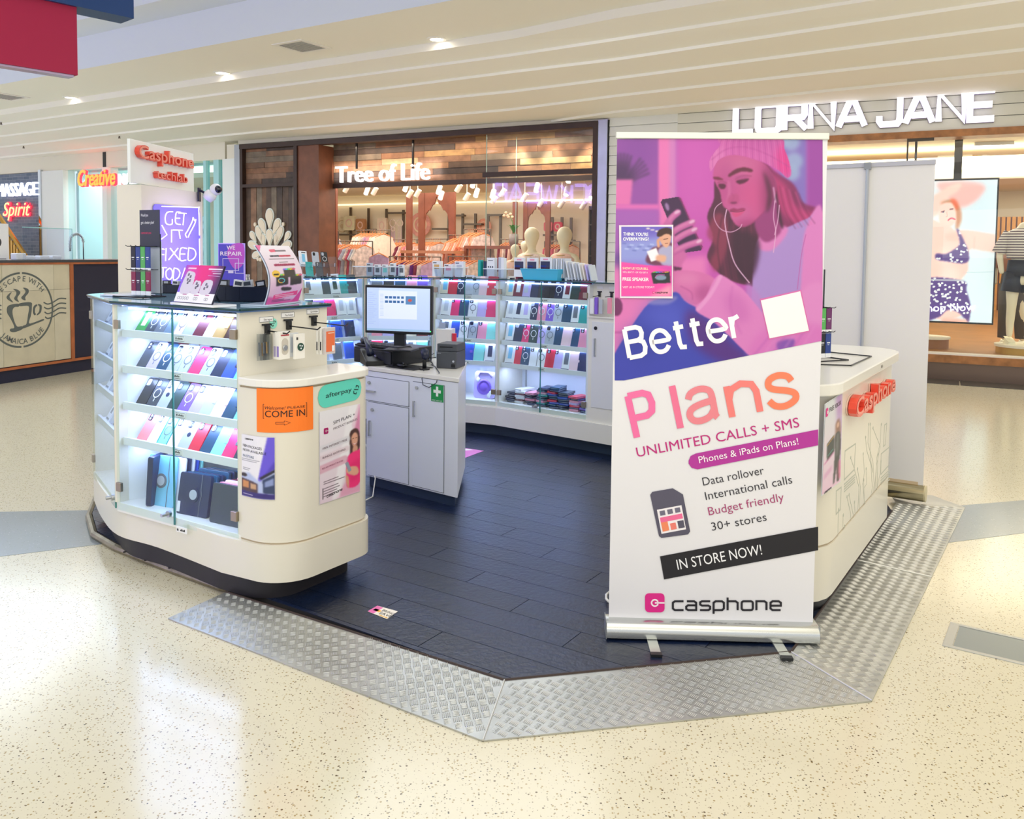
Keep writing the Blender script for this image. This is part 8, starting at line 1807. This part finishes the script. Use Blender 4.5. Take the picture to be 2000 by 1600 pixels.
for i,x in enumerate((42,60,88,112)):
    uu,_=JF.px(x,503,.2); m=MB(); m.box(-.07,.07,0,.1,0,.05 if i else .08); o=m.build('ceramic_tray',PM['white'],None,bevel=.01); o.location=JF.w(uu,.2,zj); o.rotation_euler=(0,0,JF.rz); tag(o,'white %s behind the coffee counter glass, %s from left'%('box' if i==0 else 'tray',ORD[i]),'tray','white trays on the coffee counter')
# ================================================================ left shops
GL=Frame((-17.5,23.8),(-5.78,16.95)); gu=lambda x,y=400,n=0.:GL.px(x,y,n)[0]
CW=mat('cream wall','#e6e0d0',.6); LBW=mat('pale blue wall','#d3e6ea',.6)
zh=GL.px(100,334)[1]; zbk=GL.px(40,339)[1]
m=MB(); m.box(0,GL.L+.1,.0,.3,zh,4.6); struct('wall_far_left',m,CW,GL)
for x0,x1 in ((84,127),(203,212),(438,462)): 
    m=MB(); m.box(gu(x0),gu(x1),-.04,.25,0,zh); struct('trim_%d'%(7+(x0>100)+(x0>300)),m,mat('white column','#e9ecea',.5),GL)
# brick wall
BR=bpy.data.materials.new('dark brick'); BR.use_nodes=True; nt=BR.node_tree; bt=nt.nodes.new('ShaderNodeTexBrick'); tc=nt.nodes.new('ShaderNodeTexCoord'); mp=nt.nodes.new('ShaderNodeMapping'); mp.inputs['Rotation'].default_value=(math.radians(90),0,0); nt.links.new(tc.outputs['Object'],mp.inputs[0]); nt.links.new(mp.outputs[0],bt.inputs[0]); bt.inputs['Scale'].default_value=3.0; bt.inputs['Color1'].default_value=(*lin('#4c5c74'),1); bt.inputs['Color2'].default_value=(*lin('#6a7488'),1); bt.inputs['Mortar'].default_value=(*lin('#8a8f98'),1); bt.inputs['Brick Width'].default_value=.7; bt.inputs['Row Height'].default_value=.22; bt.inputs['Mortar Size'].default_value=.012; nt.links.new(bt.outputs[0],nt.nodes['Principled BSDF'].inputs['Base Color'])
m=MB(); m.box(0,gu(80),-.02,.3,0,zbk); struct('wall_brick',m,BR,GL)
m=MB(); m.box(gu(80),gu(85),-.06,.2,0,zbk+.05); single('mirror_strip',m,mat('mirror','#c9ced4',.05,1.0),'narrow mirror strip at the right edge of the brick wall','mirror',fr=GL)
NW=mat('white neon','#ffffff',.5,emit=1.0,ecol='#dfe8ff'); NRD=mat('red neon','#ff3040',.5,emit=2.2,ecol='#ff2438'); NOR=mat('orange neon','#ffa050',.5,emit=1.1,ecol='#ff8a38'); NYL=mat('yellow neon','#ffe0a0',.5,emit=1.3,ecol='#ffc070')
ua,za=GL.px(1,385); ub,_=GL.px(79,382); h_=GL.px(40,358)[1]-GL.px(40,385)[1]; T=thing('neon_sign','glowing white MASSAGE letters on the dark brick wall','neon sign',GL.o,GL.rz); moved(text('MASSAGE',h_,.05,bold=.0,width=ub-ua),ua,-.05,za).build('letter_face',NW,T)
ua,za=GL.px(13,424); ub,_=GL.px(66,420); T=thing('neon_sign','red neon script Spirit under the white letters','neon sign',GL.o,GL.rz); h_=GL.px(40,396)[1]-GL.px(40,424)[1]; moved(text('Spirit',h_,.03,bold=.035,width=ub-ua,shear=.3),ua,-.04,za+.02).build('letter_halo',NRD,T); moved(text('Spirit',h_,.01,bold=-.005,width=ub-ua,shear=.3),ua,-.085,za+.02).build('letter_tube',NYL,T)
# gold slats
T=thing('gold_balustrade','gold vertical slats stepping down left of the brick wall foot','balustrade',GL.o,GL.rz)
for i in range(10):
    x=-2+i*5.6; a,z1=GL.px(x,430+i*8,-.5); m=MB(); m.box(a-.035,a+.035,-.55,-.5,0,z1); m.build('slat',mat('gold metal','#c79a4c',.3,.8),T)
a,z0=GL.px(-4,416,-.5); b,z1=GL.px(52,500,-.5); m=MB(); m.tube([(a,-.52,z0),(b,-.52,z1)],.05,6); m.build('handrail',mat('gold metal','#c79a4c',.3,.8),T)
# nail salon glazing and interior
m=MB(); m.box(gu(128),gu(445),3.0,3.1,0,zh); struct('wall_salon_back',m,LBW,GL); m=MB(); m.box(gu(128),gu(445),.3,3,zh-.05,zh); struct('ceiling_salon',m,mat('salon ceiling','#b9d6d2',.6),GL)
for x in (128,445): m=MB(); m.box(gu(x)-.05,gu(x)+.05,.3,3,0,zh-.05); struct('wall_salon_side_%s'%('left' if x<200 else 'right'),m,LBW,GL)
area('salon_light',GL.w(gu(290),1.6,zh-.15),6,150,(.78,.93,1.0),(0,0,GL.rz),sy=2.2)
T=thing('salon_window','pale frosted salon glazing with slim white frames','window',GL.o,GL.rz); m=MB(); m.box(gu(130),gu(203),.05,.06,0,zh); m.build('pane',glassmat('salon glass',(.86,.96,.98),1.2),T); m=MB(); m.box(gu(213),gu(437),.05,.06,0,zh); m.build('pane',glassmat('salon glass',(.86,.96,.98),1.2),T)
for x in (400,420,425): m=MB(); m.box(gu(x)-.04,gu(x)+.04,.0,.1,0,zh); m.build('mullion',mat('aqua frame','#a9dadd',.4),T)
FLM=mat('floral film','#cfe6ec',.6,noise=.45,nscale=7)
for x0,x1 in ((393,406),(430,445)): m=MB(); m.box(gu(x0,n=.3),gu(x1,n=.3),.3,.32,0,2.3); m.build('patterned_film',FLM,T)
# hanging script sign
p=aty(157,368,19.2); q2=aty(203,368,18.8); CFm=Frame((p.x,p.y),(q2.x,q2.y)); T=thing('neon_sign','orange script Creative sign with white NAILS letters, hung from ceiling','neon sign',CFm.o,CFm.rz)
ua,za=CFm.px(157,367); ub,_=CFm.px(231,365); h_=.37; moved(text('Creative',h_,.05,bold=.03,width=ub-ua,shear=.25),ua,0,za+.03).build('letter_halo',NRD,T); moved(text('Creative',h_,.02,bold=.012,width=(ub-ua)*.98,shear=.25),ua+.01,-.055,za+.035).build('letter_face',NOR,T)
ua2,_=CFm.px(234,362); moved(text('NAILS',.235,.05,bold=.02,width=.77),ua2,0,CFm.px(240,360)[1]).build('letter_face',NW,T)
a,z1=CFm.px(199,317); b,_=CFm.px(205,317); m=MB(); m.box(a,b,.02,.06,za+.1,3.72); m.build('hanger_bar',BLACK,T); a2,z2=CFm.px(209,347); m=MB(); m.box(a,a+.25,.02,.05,za+.15,za+.27); m.build('bracket',BLACK,T)
# red hanging sign and dark beam
p=onz(152,147,2.9); q2=onz(0,123,2.9); RS=Frame((q2.x-(p.x-q2.x)*2,q2.y-(p.y-q2.y)*2),(p.x,p.y)); zt7=RS.px(148,14)[1]
T=thing('hanging_sign','crimson box sign hanging from a navy beam at top left','sign',RS.o,RS.rz); m=MB(); m.box(0,RS.L,0,.14,2.9,zt7); m.build('box',mat('crimson panel','#a8003c',.5,coat=.0),T); m=MB(); m.box(0,RS.L-.02,.02,.12,2.885,2.9); m.build('underside',mat('sign underside','#b8a8c8',.25,.3),T)
m=MB(); m.box(-.2,RS.L+.42,-.03,.2,zt7,zt7+.22); single('ceiling_beam',m,mat('navy beam','#123a70',.4),'dark navy beam carrying the crimson sign','beam',fr=RS)
